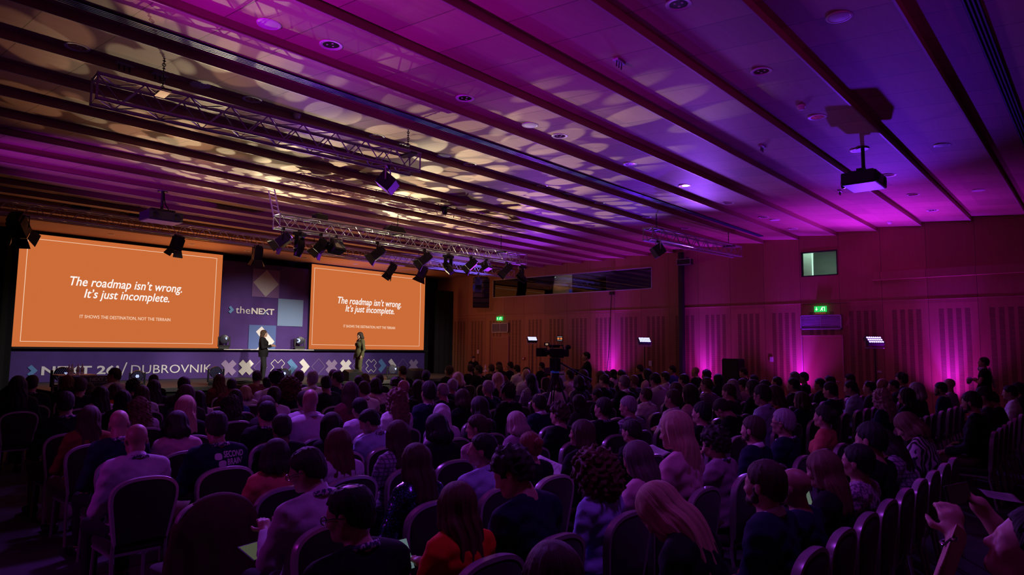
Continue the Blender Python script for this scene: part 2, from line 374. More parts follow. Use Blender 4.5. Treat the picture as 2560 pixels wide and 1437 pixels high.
# window strip of the control room (dark behind, mirrors the rig)
def window(n, W, lit):
    y0, y1, z0, z1 = W; e = MB(); t = 0.03
    e.span((XR-0.01, y0, z0), (XR+0.12, y0+t, z1)); e.span((XR-0.01, y1-t, z0), (XR+0.12, y1, z1))
    e.span((XR-0.01, y0, z0), (XR+0.12, y1, z0+t)); e.span((XR-0.01, y0, z1-t), (XR+0.12, y1, z1))
    root = struct('window_%d' % n, e, 'dull_aluminium' if not lit else 'black_metal')
    p = MB(); p.span((XR+0.05, y0+t, z0+t), (XR+0.058, y1-t, z1-t)); pane = p.build('pane', 'pane', root)
    return root
w1 = window(1, W1, 0); w2 = window(2, W2, 1)
for nm, p0, p1, mt in (('floor_booth', (XR+0.17, 5.65, 3.90), (XR+2.6, 21.25, 3.95), 'carpet'), ('wall_booth_back', (XR+2.6, 5.6, 3.9), (XR+2.65, 21.3, 5.6), 'white_paint'), ('ceiling_booth', (XR+0.17, 5.65, 5.55), (XR+2.6, 21.25, 5.6), 'white_paint'),
                        ('wall_booth_left', (XR+0.17, 21.25, 3.9), (XR+2.6, 21.3, 5.6), 'white_paint'), ('wall_booth_right', (XR+0.17, 5.6, 3.9), (XR+2.6, 5.65, 5.6), 'white_paint'), ('wall_booth_middle', (XR+0.17, 9.0, 3.95), (XR+2.6, 9.05, 5.55), 'black_matte'), ('wall_booth_light_block', (XR+0.17, 16.5, 3.95), (XR+2.6, 16.55, 5.55), 'black_matte')):  # far partition added to keep the booth lamp out of the middle section
    m = MB(); m.span(p0, p1); struct(nm, m, mt)
m = MB(); m.span((XR+1.2, 7.3, 3.95), (XR+1.3, 7.9, 5.55)); struct('trim_4', m, 'white_paint')
t = MB(); t.tube([(XR+1.1, 7.28, 3.95), (XR+1.1, 7.28, 5.2)], 0.022); tag(t.build('tube_lamp', 'tube_light'), 'slim upright fluorescent tube seen glowing through the small high window', 'lamp')
l = bpy.data.lights.new('lamp_booth', 'AREA'); l.energy = 14; l.color = (0.62, 0.95, 0.72); l.size = 1.0
o = bpy.data.objects.new('lamp_booth', l); COL.objects.link(o); o.location = (XR+1.0, 7.4, 5.45)
t = MB(); t.tube([(XR+0.9, 18.5, 3.95), (XR+0.9, 18.5, 5.05)], 0.018); t.tube([(XR+0.9, 18.0, 5.05), (XR+0.9, 19.2, 5.05)], 0.018); tag(t.build('tube_lamp', 'tube_light'), 'T-shaped tube light glowing behind the long glass strip', 'lamp')
m = MB(); m.span((XR+1.6, 16.6, 3.95), (XR+1.7, 20.4, 4.85)); struct('trim_7', m, 'ceiling_veneer')
m = MB(); m.span((XR+0.5, 19.9, 3.95), (XR+0.9, 21.2, 5.3)); b_ = m.build('equipment_rack', 'black_matte', None, bevel=.01); tag(b_, 'dark equipment rack behind the stage end of the long glass strip', 'rack')
m = MB(); m.span((XR+0.49, 19.98, 4.2), (XR+0.5, 21.1, 5.2)); m.build('front_panel', 'black_metal', b_)
m = MB(); m.span((XR+0.5, 16.6, 3.955), (XR+0.75, 16.95, 4.45)); b_ = m.build('blue_case', mat('case_blue', (.04, .10, .75), .4, emit=(.02, .06, .6), estr=.25), None, bevel=.01); tag(b_, 'small blue lit case behind the long glass strip', 'case')
l = bpy.data.lights.new('lamp_booth', 'POINT'); l.energy = 9; l.color = (1.0, 0.62, 0.26); l.shadow_soft_size = .1
o = bpy.data.objects.new('lamp_booth', l); COL.objects.link(o); o.location = (XR+0.9, 18.7, 5.2)
# projecting ledge over the wall near the camera side and slim shadow seam
m = MB(); m.span((XR-0.16, YF, 4.06), (XR+0.02, 5.22, 4.30)); struct('trim_5', m, 'wall_veneer_plain')
m = MB(); m.span((XR-0.012, YF, 3.435), (XR+0.02, 19.5, 3.448)); struct('trim_6', m, 'riser_veneer')
# doors
def door(n, y0, y1, z1):
    d = MB(); d.span((XR-0.02, y0+0.02, 0.01), (XR+0.03, y1-0.02, z1)); root = struct('door_%d' % n, d, 'door_veneer')
    f = MB()
    for a, b in (((y0-0.03), (y0+0.012)), ((y1-0.012), (y1+0.03))): f.span((XR-0.035, a, 0), (XR+0.03, b, z1+0.03))
    f.span((XR-0.035, y0, z1), (XR+0.03, y1, z1+0.035)); f.build('door_frame', 'riser_veneer', root)
    h = MB(); h.tube([(XR-0.02, y0+0.1, 1.02), (XR-0.08, y0+0.1, 1.02), (XR-0.08, y0+0.26, 1.02)], 0.012); h.build('door_handle', 'aluminium', root, True)
door(1, 19.94, 20.92, 2.40); door(2, 6.13, 7.31, 2.40)
# square black cable duct running up the wall
m = MB(); m.span((XR-0.20, 11.36, 0), (XR-0.02, 11.52, 5.45)); d = m.build('cable_duct', 'black_metal', None, bevel=0.008)
tag(d, 'tall black square duct running up the wall to the ceiling', 'duct')
# vents over the doors
def vent(y0, y1, z0, z1, label):
    r = empty('wall_vent', (XR-0.02, (y0+y1)/2, z0), 0, label, 'vent', 'louvred vents over the doors'); cy = (y0+y1)/2
    f = MB(); hw = (y1-y0)/2; h = z1-z0
    f.span((-0.04, -hw, 0), (0.02, -hw+0.035, h)); f.span((-0.04, hw-0.035, 0), (0.02, hw, h)); f.span((-0.04, -hw, 0), (0.02, hw, 0.035)); f.span((-0.04, -hw, h-0.035), (0.02, hw, h))
    f.span((-0.03, -0.01, 0), (0.02, 0.01, h)); f.build('vent_frame', 'dull_aluminium', r)
    b = MB(); b.span((0.0, -hw, 0), (0.025, hw, h)); b.build('backing', 'black_matte', r)
    s = MB(); n = 12
    for i in range(n):
        z = 0.04+(h-0.07)*i/(n-1); s.add([(-0.03, -hw+0.03, z-0.012), (-0.03, hw-0.03, z-0.012), (0.0, hw-0.03, z+0.012), (0.0, -hw+0.03, z+0.012), (-0.028, -hw+0.03, z-0.016), (-0.028, hw-0.03, z-0.016), (0.002, hw-0.03, z+0.008), (0.002, -hw+0.03, z+0.008)], [(0, 1, 2, 3), (4, 7, 6, 5), (0, 4, 5, 1), (2, 6, 7, 3)])
    s.build('louvre', 'aluminium', r)
vent(6.12, 7.34, 2.61, 3.07, 'wide silver louvred vent above the door beside the light stand')
vent(19.92, 20.92, 2.62, 3.05, 'small louvred vent above the far door near the stage')
def exit_sign(y, z, s, label):
    r = empty('exit_sign', (XR-0.02, y, z), 0, label, 'exit sign', 'green exit signs')
    b = MB(); b.box((-0.03, 0, 0), (0.05, 0.34*s, 0.17*s)); b.build('housing', 'exit_green', r)
    g = MB(); x = -0.056; Mx = Matrix.Rotation(-PI/2, 4, 'Z')
    # arrow pointing down, running figure, door opening
    def flat(poly): g.add([(x, -p[0]*s, p[1]*s) for p in poly]+[(x+0.002, -p[0]*s, p[1]*s) for p in poly], [tuple(range(len(poly))), tuple(reversed(range(len(poly), 2*len(poly))))])
    flat([(-0.115, 0.055), (-0.095, 0.055), (-0.095, 0.0), (-0.07, 0.0), (-0.105, -0.05), (-0.14, 0.0), (-0.115, 0.0)])
    flat([(0.06, 0.06), (0.13, 0.06), (0.13, -0.06), (0.115, -0.06), (0.115, 0.045), (0.06, 0.045)])
    flat([(0.025, 0.03), (0.05, 0.04), (0.075, 0.015), (0.06, -0.005), (0.08, -0.05), (0.065, -0.055), (0.04, -0.015), (0.01, -0.055), (-0.005, -0.045), (0.03, 0.0)])
    g.add([(x, -(0.06+0.012*math.cos(q))*s, (0.052+0.012*math.sin(q))*s-0.0) for q in [i*PI/4 for i in range(8)]], [tuple(range(8))])
    g.build('pictogram', 'exit_white', r)
    c = MB(); c.box((-0.03, 0, -0.12*s), (0.03, 0.3*s, 0.06*s)); c.build('lower_plate', mat('amber_plate', (0.5, 0.28, 0.05), 0.5, emit=(0.5, 0.25, 0.03), estr=0.1), r)
exit_sign(6.72, 3.25, 1.05, 'lit green exit sign over the vent near the light stand')
exit_sign(20.44, 3.25, 1.0, 'lit green exit sign above the far door near the stage')
# wall plates
def plate(y, z, w, h, label, mt='white_plastic'):
    r = MB(); r.box((0, 0, 0), (0.014, w, h)); o = r.build('wall_switch', mt, None, bevel=0.003); o.location = (XR-0.004 if z < 3.4 else XR-0.01, y, z); tag(o, label, 'switch')
    k = MB(); k.box((-0.009, 0, 0), (0.006, w*0.45, h*0.5)); k.build('rocker', mt, o)
p = at(1626, 908, 0, XR); plate(p.y, p.z, 0.14, 0.2, 'pale wall plate beside the middle light stand')
p = at(1929, 898, 0, XR); plate(p.y, p.z, 0.12, 0.16, 'pale wall plate between the loudspeaker and the wide door')
p = at(1195, 879, 0, XR); plate(p.y, p.z, 0.12, 0.18, 'pale wall plate near the far door by the drape')
p = at(2199, 929, 0, XR); plate(p.y, p.z, 0.12, 0.06, 'small pale wall plate right behind the tallest light stand pole')
p = at(1309, 896, 0, XR)
r = MB(); r.box((0, 0, 0), (0.05, 0.16, 0.12)); o = r.build('call_point', mat('dark_red', (0.25, 0.03, 0.02), 0.4), None, bevel=0.005); o.location = (XR-0.01, p.y, p.z); tag(o, 'small red fire call point on the wall beside the light stand pole', 'call point')
r = MB(); r.box((-0.028, 0, 0), (0.008, 0.08, 0.06)); r.build('push_pane', 'white_plastic', o)
# black junction box with a cable hanging down the wall
p = at(1530, 733, 0, XR-0.05); b = MB(); b.box((0, 0, 0), (0.1, 0.2, 0.12)); o = b.build('junction_box', 'black_plastic', None, bevel=0.01); o.location = (XR-0.06, p.y, p.z); tag(o, 'small black box on the wall under the long glass strip', 'box')
q = at(1512, 925, 0, XR-0.1); c = MB(); pts = []
for i in range(25):
    t = i/24; pts.append((XR-0.09-0.02*math.sin(t*9), p.y+(q.y-p.y)*t**1.25, p.z-0.06+(0.05-p.z+0.06)*t))
c.tube(pts, 0.011, 6); tag(c.build('hanging_cable', 'black_matte', None, True), 'thin black cable hanging from the wall box to the floor', 'cable')
# black drapes either side of the screens
def drape(x0, x1, y, z1, label):
    m = MB(); n = int((x1-x0)/0.05); top = []; 
    vs = []; fs = []
    for i in range(n+1):
        x = x0+(x1-x0)*i/n; d = 0.05*math.sin(i*1.05)+0.02*math.sin(i*0.37)
        vs += [(x, y+d, 0.02), (x, y+d*0.7, z1), (x, y+d+0.015, 0.02), (x, y+d*0.7+0.015, z1)]
    for i in range(n):
        a = 4*i; fs += [(a, a+4, a+5, a+1), (a+2, a+3, a+7, a+6), (a+1, a+5, a+7, a+3), (a, a+2, a+6, a+4)]
    m.add(vs, fs); tag(m.build('stage_drape', 'black_drape', None, True), label, 'curtain', 'black drapes beside the screens')
drape(-3.0, 4.72, 23.6, 5.25, 'black drape at the end of the big screen nearer the table')
drape(20.62, 21.75, 23.3, 4.6, 'narrow black drape between the smaller lettered screen and the wooden wall')

# ------------------------------------------------------------------ ceiling fittings
def downlight(x, y, label, lit=False):
    z = zpanel(y)-0.004; r = empty('downlight', (x, y, z), 0, label, 'ceiling light', 'recessed downlights')
    a = MB(); a.lathe([(0.098, 0.0), (0.102, -0.008), (0.135, -0.012), (0.142, -0.004), (0.142, 0.0)], 28); a.build('trim_ring', 'white_plastic', r, True)
    c = MB(); c.lathe([(0.098, -0.004), (0.085, 0.02), (0.06, 0.034), (0.0, 0.038)], 24); 
    c.build('reflector', 'chrome', r, True)
    for k in range(3):
        q = 2*PI*k/3+0.4; b = MB(); b.sphere((0.045*math.cos(q), 0.045*math.sin(q), 0.012), 0.022, 10); b.build('bulb', 'lamp_warm' if lit else 'white_plastic', r, True)
    return r
def downlight_hole(): pass
DL = []
ORD = ['first', 'second', 'third', 'fourth', 'fifth', 'sixth', 'seventh', 'eighth', 'ninth', 'tenth', 'eleventh', 'twelfth', 'thirteenth', 'fourteenth', 'fifteenth', 'sixteenth', 'seventeenth', 'eighteenth', 'nineteenth', 'twentieth']
for row, (y, x0, n, lab) in enumerate([(3.28, 6.29, 7, 'in the violet bay of the wall-side projector'), (6.95, 4.36, 8, 'in the magenta bay before the blue slots'), (9.42, 2.31, 8, 'in the bay above the bare truss')]):
    for i in range(n):
        x = x0+2.29*i
        if x > 21: continue
        lit = row == 1 and i == 4
        lb = ('recessed downlight glowing warm, the only one switched on' if lit else '%s downlight from the aisle side %s' % (ORD[i], lab))
        downlight(x, y, lb, lit)
for i, (x, y) in enumerate([(14.9, 22.9), (11.2, 22.9), (9.4, 22.9), (6.6, 22.9), (17.2, 22.9), (19.2, 22.9)]):
    pass
for i, x in enumerate([6.9, 9.35, 11.3, 13.6, 15.9, 17.9]):
    r = empty('downlight', (x, 22.95, 5.296), 0, '%s small downlight from the drape end in the dark soffit over the stage' % ORD[i], 'ceiling light', 'recessed downlights')
    a = MB(); a.lathe([(0.07, 0.0), (0.074, -0.008), (0.10, -0.01), (0.104, 0.0)], 20); a.build('trim_ring', 'white_plastic', r, True)
    c = MB(); c.lathe([(0.07, -0.002), (0.05, 0.002), (0.0, 0.003)], 20); c.build('reflector', 'chrome', r, True)
def ceiling_disc(x, y, label):
    z = zpanel(y)-0.003; r = empty('ceiling_speaker', (x, y, z), 0, label, 'speaker', 'round flush ceiling speakers')
    a = MB(); a.lathe([(0.11, -0.012), (0.115, -0.016), (0.135, -0.012), (0.14, 0)], 28); a.build('trim_ring', 'white_plastic', r, True)
    b = MB(); b.lathe([(0.112, -0.012), (0.06, -0.018), (0, -0.02)], 24); b.build('grille', 'white_paint', r, True)
for x, y, lb in [(3.85, 9.48, 'flush round ceiling speaker beside the chain end of the truss'), (3.6, 7.05, 'bright flush round ceiling speaker in the magenta bay next to a downlight'),
                 (7.72, 2.07, 'blue-lit flush round ceiling speaker in the bay beside the slotted diffuser'), (8.18, 6.98, 'flush round ceiling speaker in the magenta bay between two downlights'),
                 (8.42, 9.37, 'flush round ceiling speaker next to the floodlight end of the truss'), (13.84, 2.07, 'dim flush round ceiling speaker beyond the projector in the outer bay'),
                 (18.24, 2.07, 'dim flush round ceiling speaker closest to the wall in the outer bay'), (18.63, 6.84, 'flush round ceiling speaker near the wall in the pink bay')]: ceiling_disc(x, y, lb)
def detector(px, py, label):
    p = at(px, py, 2, 5.6); r = empty('smoke_detector', (p.x, p.y, zpanel(p.y)-0.003), 0, label, 'smoke detector', 'smoke detectors')
    a = MB(); a.lathe([(0.0, -0.07), (0.035, -0.068), (0.05, -0.05), (0.052, -0.035)], 20); a.build('sensor', 'white_plastic', r, True)
    b = MB(); b.lathe([(0.05, -0.035), (0.062, -0.03), (0.065, 0)], 20); b.build('base', 'white_plastic', r, True)
detector(742, 286, 'small dark round smoke detector above the middle of the big truss')
detector(2003, 268, 'small pale round smoke detector between two downlights in the projector bay')
detector(2224, 555, 'small smoke detector near the wall above the little window')
# slotted air diffusers set into the ceiling
def slot(y, x0, x1, label, mt):
    z = zpanel(y); r = empty('slot_diffuser', (0, y, z-0.02), 0, label, 'air diffuser', 'slotted diffusers')
    a = MB()
    for k in range(4): a.box(((x0+x1)/2, -0.06+0.04*k, -0.008), (x1-x0, 0.016, 0.016))
    a.build('slat', mt, r); b = MB(); b.box(((x0+x1)/2, 0, -0.001), (x1-x0, 0.15, 0.004)); b.build('backing', 'black_matte', r)
mat('blue_slat', (0.10, 0.16, 0.42), 0.4)
slot(8.16, 1.75, 21.0, 'long thin slotted air diffuser running above the big truss', 'blue_slat')
slot(0.92, 5.0, 21.0, 'wide slotted air diffuser in the outer dark bay of the ceiling', 'blue_slat')
# small brackets and wires left on the ceiling
def bracket(px, py, label, w=0.22):
    p = at(px, py, 2, 5.6); r = empty('ceiling_bracket', (p.x, p.y, zpanel(p.y)-0.003), 0.1, label, 'bracket', 'small ceiling brackets')
    a = MB(); a.box((0, 0, -0.012), (w, 0.08, 0.024)); a.build('plate', 'dull_aluminium', r, bevel=0.004)
    b = MB()
    for k in (-1, 0, 1): b.tube([(k*w*0.3, 0.0, -0.02), (k*w*0.3+0.01, 0.01, -0.09)], 0.009, 6)
    b.build('bolt', 'black_metal', r)
for px, py, lb in [(311, 161, 'dark bracket strip on the ceiling beside the truss chain'), (400, 187, 'dark crossed bracket on the ceiling over the truss chain'), (1548, 155, 'pale metal bracket in the violet bay away from the projector'),
                   (1905, 368, 'small pale bracket on the ceiling between projector and warm downlight'), (1417, 482, 'dark bracket with pins beyond the warm downlight'), (2100, 478, 'dark pinned bracket beside the hanging projector'), (1010, 358, 'pale bracket on the ceiling over the floodlight end of the truss')]: bracket(px, py, lb)
# ------------------------------------------------------------------ stage
m = MB(); m.span((4.74, 19.2, 0.62), (20.6, 24.3, 0.74)); st = m.build('stage_platform', 'stage_top', None, bevel=0.01)
tag(st, 'low dark stage platform in front of the purple banner', 'stage')
m = MB(); m.span((4.78, 19.26, 0.0), (20.58, 19.3, 0.62)); m.span((4.78, 19.3, 0), (4.82, 24.2, 0.62)); m.span((20.52, 19.3, 0), (20.56, 24.2, 0.62)); m.build('skirt', 'black_drape', st)
m = MB()
for x in (5, 9, 13, 17, 20):
    for y in (20, 23): m.box((x, y, 0.31), (0.08, 0.08, 0.62))
m.build('riser_post', 'black_metal', st)
# banner wall below the screens
def polyplate(mb, pts, y, t=0.004): mb.prism(pts, y-t, y)
ban = MB()
nx = 120; vs = []; fs = []
for i in range(nx+1):
    x = 4.75+(20.55-4.75)*i/nx; d = 0.012*math.sin(x*2.3)+0.008*math.sin(x*5.1+1)
    vs += [(x, 23.9+d*0.3, 1.745), (x, 23.9+d, 0.745), (x, 23.93+d*0.3, 1.745), (x, 23.93+d, 0.745)]
for i in range(nx):
    a = 4*i; fs += [(a, a+1, a+5, a+4), (a+2, a+6, a+7, a+3), (a, a+4, a+6, a+2), (a+1, a+3, a+7, a+5)]
ban.add(vs, fs); bo = ban.build('stage_banner', 'purple_cloth', None, True); tag(bo, 'long purple stage banner reading NEXT 26!/ DUBROVNIK with crosses and chevrons', 'banner')
top = MB(); top.span((4.75, 23.6, 1.745), (10.92, 24.12, 1.775)); top.span((14.56, 23.6, 1.745), (20.55, 24.12, 1.775)); top.build('ledge', 'black_matte', bo)
top = MB(); top.span((10.93, 23.6, 1.750), (14.55, 24.12, 1.775)); top.build('ledge', 'white_paint', bo)
leg = MB()
for x in (5, 8, 11, 14, 17, 20): leg.span((x-0.03, 24.0, 0.745), (x+0.03, 24.06, 1.745))
leg.build('post', 'black_metal', bo)
YM = 23.875
def rot(pts, cx, cz, s, a=0):
    c, q = math.cos(a), math.sin(a); return [(cx+s*(x*c-z*q), cz+s*(x*q+z*c)) for x, z in pts]
CROSS = [(-1, .36), (-.36, .36), (-.36, 1), (.36, 1), (.36, .36), (1, .36), (1, -.36), (.36, -.36), (.36, -1), (-.36, -1), (-.36, -.36), (-1, -.36)]
CHEV = [(-.5, 1), (.05, 1), (.62, 0), (.05, -1), (-.5, -1), (.07, 0)]
CHEV = [(-.62, .62), (-.05, 1.1), (.98, 0.02), (-.05, -1.1), (-.62, -.6), (-.02, 0.0)]
DIAM = [(0, 1), (1, 0), (0, -1), (-1, 0)]
def outline(poly, cx, cz, s, a, w, mb):
    P = rot(poly, cx, cz, s, a); n = len(P)
    for i in range(n):
        x0, z0 = P[i]; x1, z1 = P[(i+1) % n]; L = math.hypot(x1-x0, z1-z0); nx_, nz_ = -(z1-z0)/L*w, (x1-x0)/L*w
        mb.prism([(x0+nx_, z0+nz_), (x1+nx_, z1+nz_), (x1-nx_, z1-nz_), (x0-nx_, z0-nz_)], YM-0.004, YM)
def mark(kind, x, z, mt, s):
    b = MB()
    if kind == 'x': b.prism(rot(CROSS, x, z, s, PI/4), YM-0.004, YM)
    if kind == 'xo': outline(CROSS, x, z, s, PI/4, 0.010, b)
    if kind == 'c': b.prism(rot(CHEV, x, z, s), YM-0.004, YM)
    if kind == 'd': outline(DIAM, x, z, s, 0, 0.006, b)
    b.build({'x': 'cross_mark', 'xo': 'cross_outline', 'c': 'chevron_mark', 'd': 'diamond_outline'}[kind], mt, bo)
for k, x, mt, s in [('x', 11.26, 'mauve_mark', .30), ('x', 11.92, 'white_mark', .30), ('d', 12.48, 'mauve_mark', .27), ('xo', 13.18, 'white_mark', .30), ('c', 13.74, 'sky_mark', .29), ('c', 14.27, 'white_mark', .29),
                    ('d', 14.95, 'mauve_mark', .31), ('x', 15.56, 'mauve_mark', .29), ('x', 16.24, 'white_mark', .29), ('d', 16.86, 'mauve_mark', .29), ('xo', 17.53, 'white_mark', .29), ('c', 18.08, 'sky_mark', .28), ('c', 18.62, 'white_mark', .28),
                    ('d', 19.27, 'mauve_mark', .30), ('x', 19.89, 'mauve_mark', .29)]: mark(k, x, 1.10, mt, s)
b = MB(); b.prism(rot(CHEV, 5.31, 1.09, .16), YM-0.004, YM); b.build('chevron_mark', 'sky_mark', bo)
text_obj('lettering', "NEXT 26!", 2.1, (5.56, YM, 0.95), 'white_mark', bo, bold=0.028, height=0.275)
text_obj('lettering', "DUBROVNIK", 2.62, (8.02, YM, 0.95), 'white_mark', bo, height=0.28, bold=-0.004)
b = MB(); b.prism([(7.72, 0.90), (7.76, 0.90), (7.90, 1.32), (7.86, 1.32)], YM-0.004, YM); b.build('lettering', 'white_mark', bo)
# centre backdrop between the screens
cb = MB(); vs = []; fs = []; nx = 50
for i in range(nx+1):
    x = 10.92+(14.66-10.92)*i/nx; d = 0.02*math.sin(x*4.1)+0.012*math.sin(x*9+1)
    vs += [(x, 24.14+d, 5.03), (x, 24.14+d*1.3, 1.776), (x, 24.16+d, 5.03), (x, 24.16+d*1.3, 1.776)]
for i in range(nx):
    a = 4*i; fs += [(a, a+1, a+5, a+4), (a+2, a+6, a+7, a+3), (a, a+4, a+6, a+2), (a+1, a+3, a+7, a+5)]
cb.add(vs, fs); co = cb.build('centre_backdrop', 'purple_cloth', None, True); tag(co, 'purple fabric backdrop reading theNEXT with big squares, between the two screens', 'backdrop banner')
YB2 = 24.09
def sq(name, x0, x1, z0, z1, mt): b = MB(); b.span((x0, YB2, z0), (x1, YB2+0.006, z1)); return b.build(name, mt, co)
sq('printed_square', 12.12, 13.22, 3.76, 4.83, 'purple_mark'); sq('printed_square', 13.20, 14.29, 2.69, 3.75, 'lightblue_mark'); sq('printed_square', 12.07, 13.16, 1.78, 2.69, 'blue_mark')
b = MB(); b.prism(rot(DIAM, 12.67, 4.30, 0.52), YB2-0.006, YB2); b.build('printed_diamond', 'grey_mark', co)
b = MB(); b.prism(rot([(-.62, 0.95), (-.12, 1.42), (1.12, .12), (-.12, -1.2), (-.62, -0.7), (0.1, .1)], 12.62, 2.02, 0.44), YB2-0.006, YB2); b.build('printed_chevron', 'white_mark', co)
text_obj('lettering', 'the', 0.56, (11.52, YB2-0.003, 3.10), 'white_mark', co, height=0.26, bold=-0.004)
text_obj('lettering', 'NEXT', 0.92, (12.13, YB2-0.003, 3.10), 'white_mark', co, height=0.23, bold=0.03)
b = MB(); b.prism([(12.615, 3.10), (12.685, 3.10), (12.765, 3.215), (12.72, 3.245)], YB2-0.009, YB2-0.004); b.build('lettering', 'blue_mark', co)
b = MB(); b.prism(rot(CHEV, 11.33, 3.22, .13), YB2-0.006, YB2); b.build('chevron_mark', 'sky_mark', co)
# the two screens
def screen(x0, x1, z0, z1, label, T, sub, L1, L2, SB, inset):
    r = empty('projection_screen', ((x0+x1)/2, 24.0, z0), 0, label, 'screen', 'stage screens'); ox, oz = (x0+x1)/2, z0
    b = MB(); b.span((x0-ox, 0.0, 0), (x1-ox, 0.02, z1-z0)); b.build('slide', 'slide_orange', r)
    f = MB(); f.span((x0-ox-0.02, 0.015, -0.05), (x1-ox+0.02, 0.06, z1-z0+0.02)); f.build('screen_frame', 'black_matte', r)
    g = MB(); a, c, d, e = inset[0]-ox, inset[1]-ox, inset[2]-oz, inset[3]-oz; t = 0.014
    g.span((a, -0.006, d), (c, 0, d+t)); g.span((a, -0.006, e-t), (c, 0, e)); g.span((a, -0.006, d), (a+t, 0, e)); g.span((c-t, -0.006, d), (c, 0, e)); g.build('slide_border', 'slide_cream', r)
    for s, (xa, xb, za, h), mt, bd, sh in ((T[0], L1, 'slide_white', 0.010, 0.22), (T[1], L2, 'slide_white', 0.010, 0.22), (sub, SB, 'slide_cream', 0.004, 0)):
        text_obj('slide_text', s, xb-xa, (xa-ox, -0.004, za-oz), mt, r, bold=bd, shear=sh, height=h)
T = ("The roadmap isn\u2019t wrong.", "It\u2019s just incomplete."); SUB = 'IT SHOWS THE DESTINATION, NOT THE TERRAIN'
screen(4.80, 10.90, 1.80, 5.19, 'larger orange projection screen with white slide text, beside the dark drape', T, SUB, (6.16, 9.53, 3.62, 0.38), (6.57, 9.13, 3.26, 0.37), (6.49, 9.20, 2.69, 0.12), (5.0, 10.69, 1.95, 5.05))
screen(14.56, 20.58, 1.80, 5.24, 'orange projection screen with the same slide text, next to the long wooden wall', T, SUB, (15.83, 19.18, 3.62, 0.38), (16.22, 18.80, 3.30, 0.37), (16.15, 18.87, 2.70, 0.13), (14.68, 20.31, 1.97, 5.10))
# LED moving heads
def moving_head(loc, rz, tilt, s, label, pattern):
    r = empty('moving_head', loc, rz, label, 'stage light', 'LED moving head lights')
    b = MB(); b.box((0, 0, 0.05*s), (0.36*s, 0.30*s, 0.10*s)); b.build('base', 'black_plastic', r, bevel=0.015)
    y = MB()
    for q in (-1, 1): y.box((q*0.185*s, 0, 0.26*s), (0.05*s, 0.13*s, 0.36*s))
    y.box((0, 0, 0.115*s), (0.40*s, 0.15*s, 0.04*s)); y.build('yoke', 'black_plastic', r, bevel=0.012)
    Mx = Matrix.Translation((0, 0, 0.36*s)) @ Matrix.Rotation(tilt, 4, 'X') @ Matrix.Rotation(PI/2, 4, 'X')
    h = MB(); h.lathe([(0.0, -0.13*s), (0.09*s, -0.12*s), (0.13*s, -0.05*s), (0.155*s, 0.03*s), (0.158*s, 0.09*s), (0.145*s, 0.095*s)], 28, Mx); h.build('head', 'black_plastic', r, True)
    ln = MB(); lit = MB(); n = 0
    for i in range(-4, 5):
        for j in range(-4, 5):
            x, z = (i+0.5*(j % 2))*0.034*s, j*0.03*s
            if math.hypot(x, z) > 0.138*s: continue
            tgt = lit if pattern(x/s, z/s) else ln
            tgt.lathe([(0.009*s, 0.0), (0.009*s, 0.006*s), (0.0, 0.01*s)], 8, Mx @ Matrix.Translation((x, z, 0.096*s)))
    d = MB(); d.lathe([(0.0, 0.094*s), (0.146*s, 0.094*s)], 24, Mx); d.build('face_plate', 'lens_dark', r)
    if ln.v: ln.build('led_lens', mat('unlit_led_glow', (0.10, 0.09, 0.16), 0.2, emit=(0.25, 0.2, 0.6), estr=0.10), r)  # faint violet glow given to lenses that are switched off
    if lit.v: lit.build('lit_led', 'led_head', r)
face = math.atan2(-11.0, -19)  # lights look back to the seats
def aim(x, y): return math.atan2(-(y-0), -(x-0))+PI/2
dot = lambda cx, cz, rr: (lambda x, z: math.hypot(x-cx, z-cz) < rr)
chev = lambda x, z: abs(x+0.02+abs(z)*0.8) < 0.035 and abs(z) < 0.09
moving_head((11.02, 23.82, 1.775), aim(11, 23.8), 0.05, 1.0, 'black moving head light on the banner ledge against the larger screen', dot(0.06, 0.03, 0.035))
moving_head((14.05, 23.82, 1.775), aim(14, 23.8), 0.05, 1.0, 'black moving head light on the banner ledge below the pale blue square', chev)
moving_head((4.98, 19.5, 0.74), aim(4.5, 19.5), 0.1, 1.15, 'black moving head light at the stage corner by the dark drape', lambda x, z: math.hypot(x-0.09, z) < 0.05)
moving_head((6.75, 19.6, 0.74), aim(6.7, 19.6), 0.3, 0.95, 'black moving head light with a white spot, under the DUBROVNIK lettering', dot(0, 0, 0.04))
moving_head((8.92, 19.7, 0.74), aim(8.9, 19.7), 0.25, 1.1, 'black moving head light below the mauve cross of the banner', dot(0.09, -0.04, 0.03))
moving_head((11.0, 19.5, 0.74), aim(11, 19.5), 0.35, 0.95, 'black moving head light with a white spot, near the speaker in black', dot(0, 0, 0.04))
moving_head((15.35, 19.6, 0.74), aim(15.3, 19.6), 0.1, 1.05, 'black moving head light on the stage past the speaker in olive green', dot(0.1, 0.02, 0.03))
# wedge monitors and cable coils
def wedge(loc, rz, label):
    b = MB(); P = [(-0.28, 0), (0.28, 0), (0.28, 0.12), (-0.05, 0.38), (-0.28, 0.30)]
    Mx = Matrix.Rotation(rz, 4, 'Z'); r = empty('stage_monitor', loc, rz, label, 'speaker', 'wedge monitors')
    b.prism([(x, z) for x, z in P], -0.35, 0.35, Matrix.Rotation(PI/2, 4, 'Z')); b.build('cabinet', 'black_plastic', r, bevel=0.012)
    g = MB(); g.prism([(0.275, 0.14), (-0.03, 0.375), (-0.02, 0.39), (0.285, 0.155)], -0.31, 0.31, Matrix.Rotation(PI/2, 4, 'Z')); g.build('grille', 'black_metal', r)
wedge((13.6, 19.7, 0.74), 0.2, 'black wedge monitor at the stage front edge between the two speakers')
wedge((16.4, 19.65, 0.74), 0.1, 'black wedge monitor at the stage corner towards the wooden wall')
c = MB(); pts = []
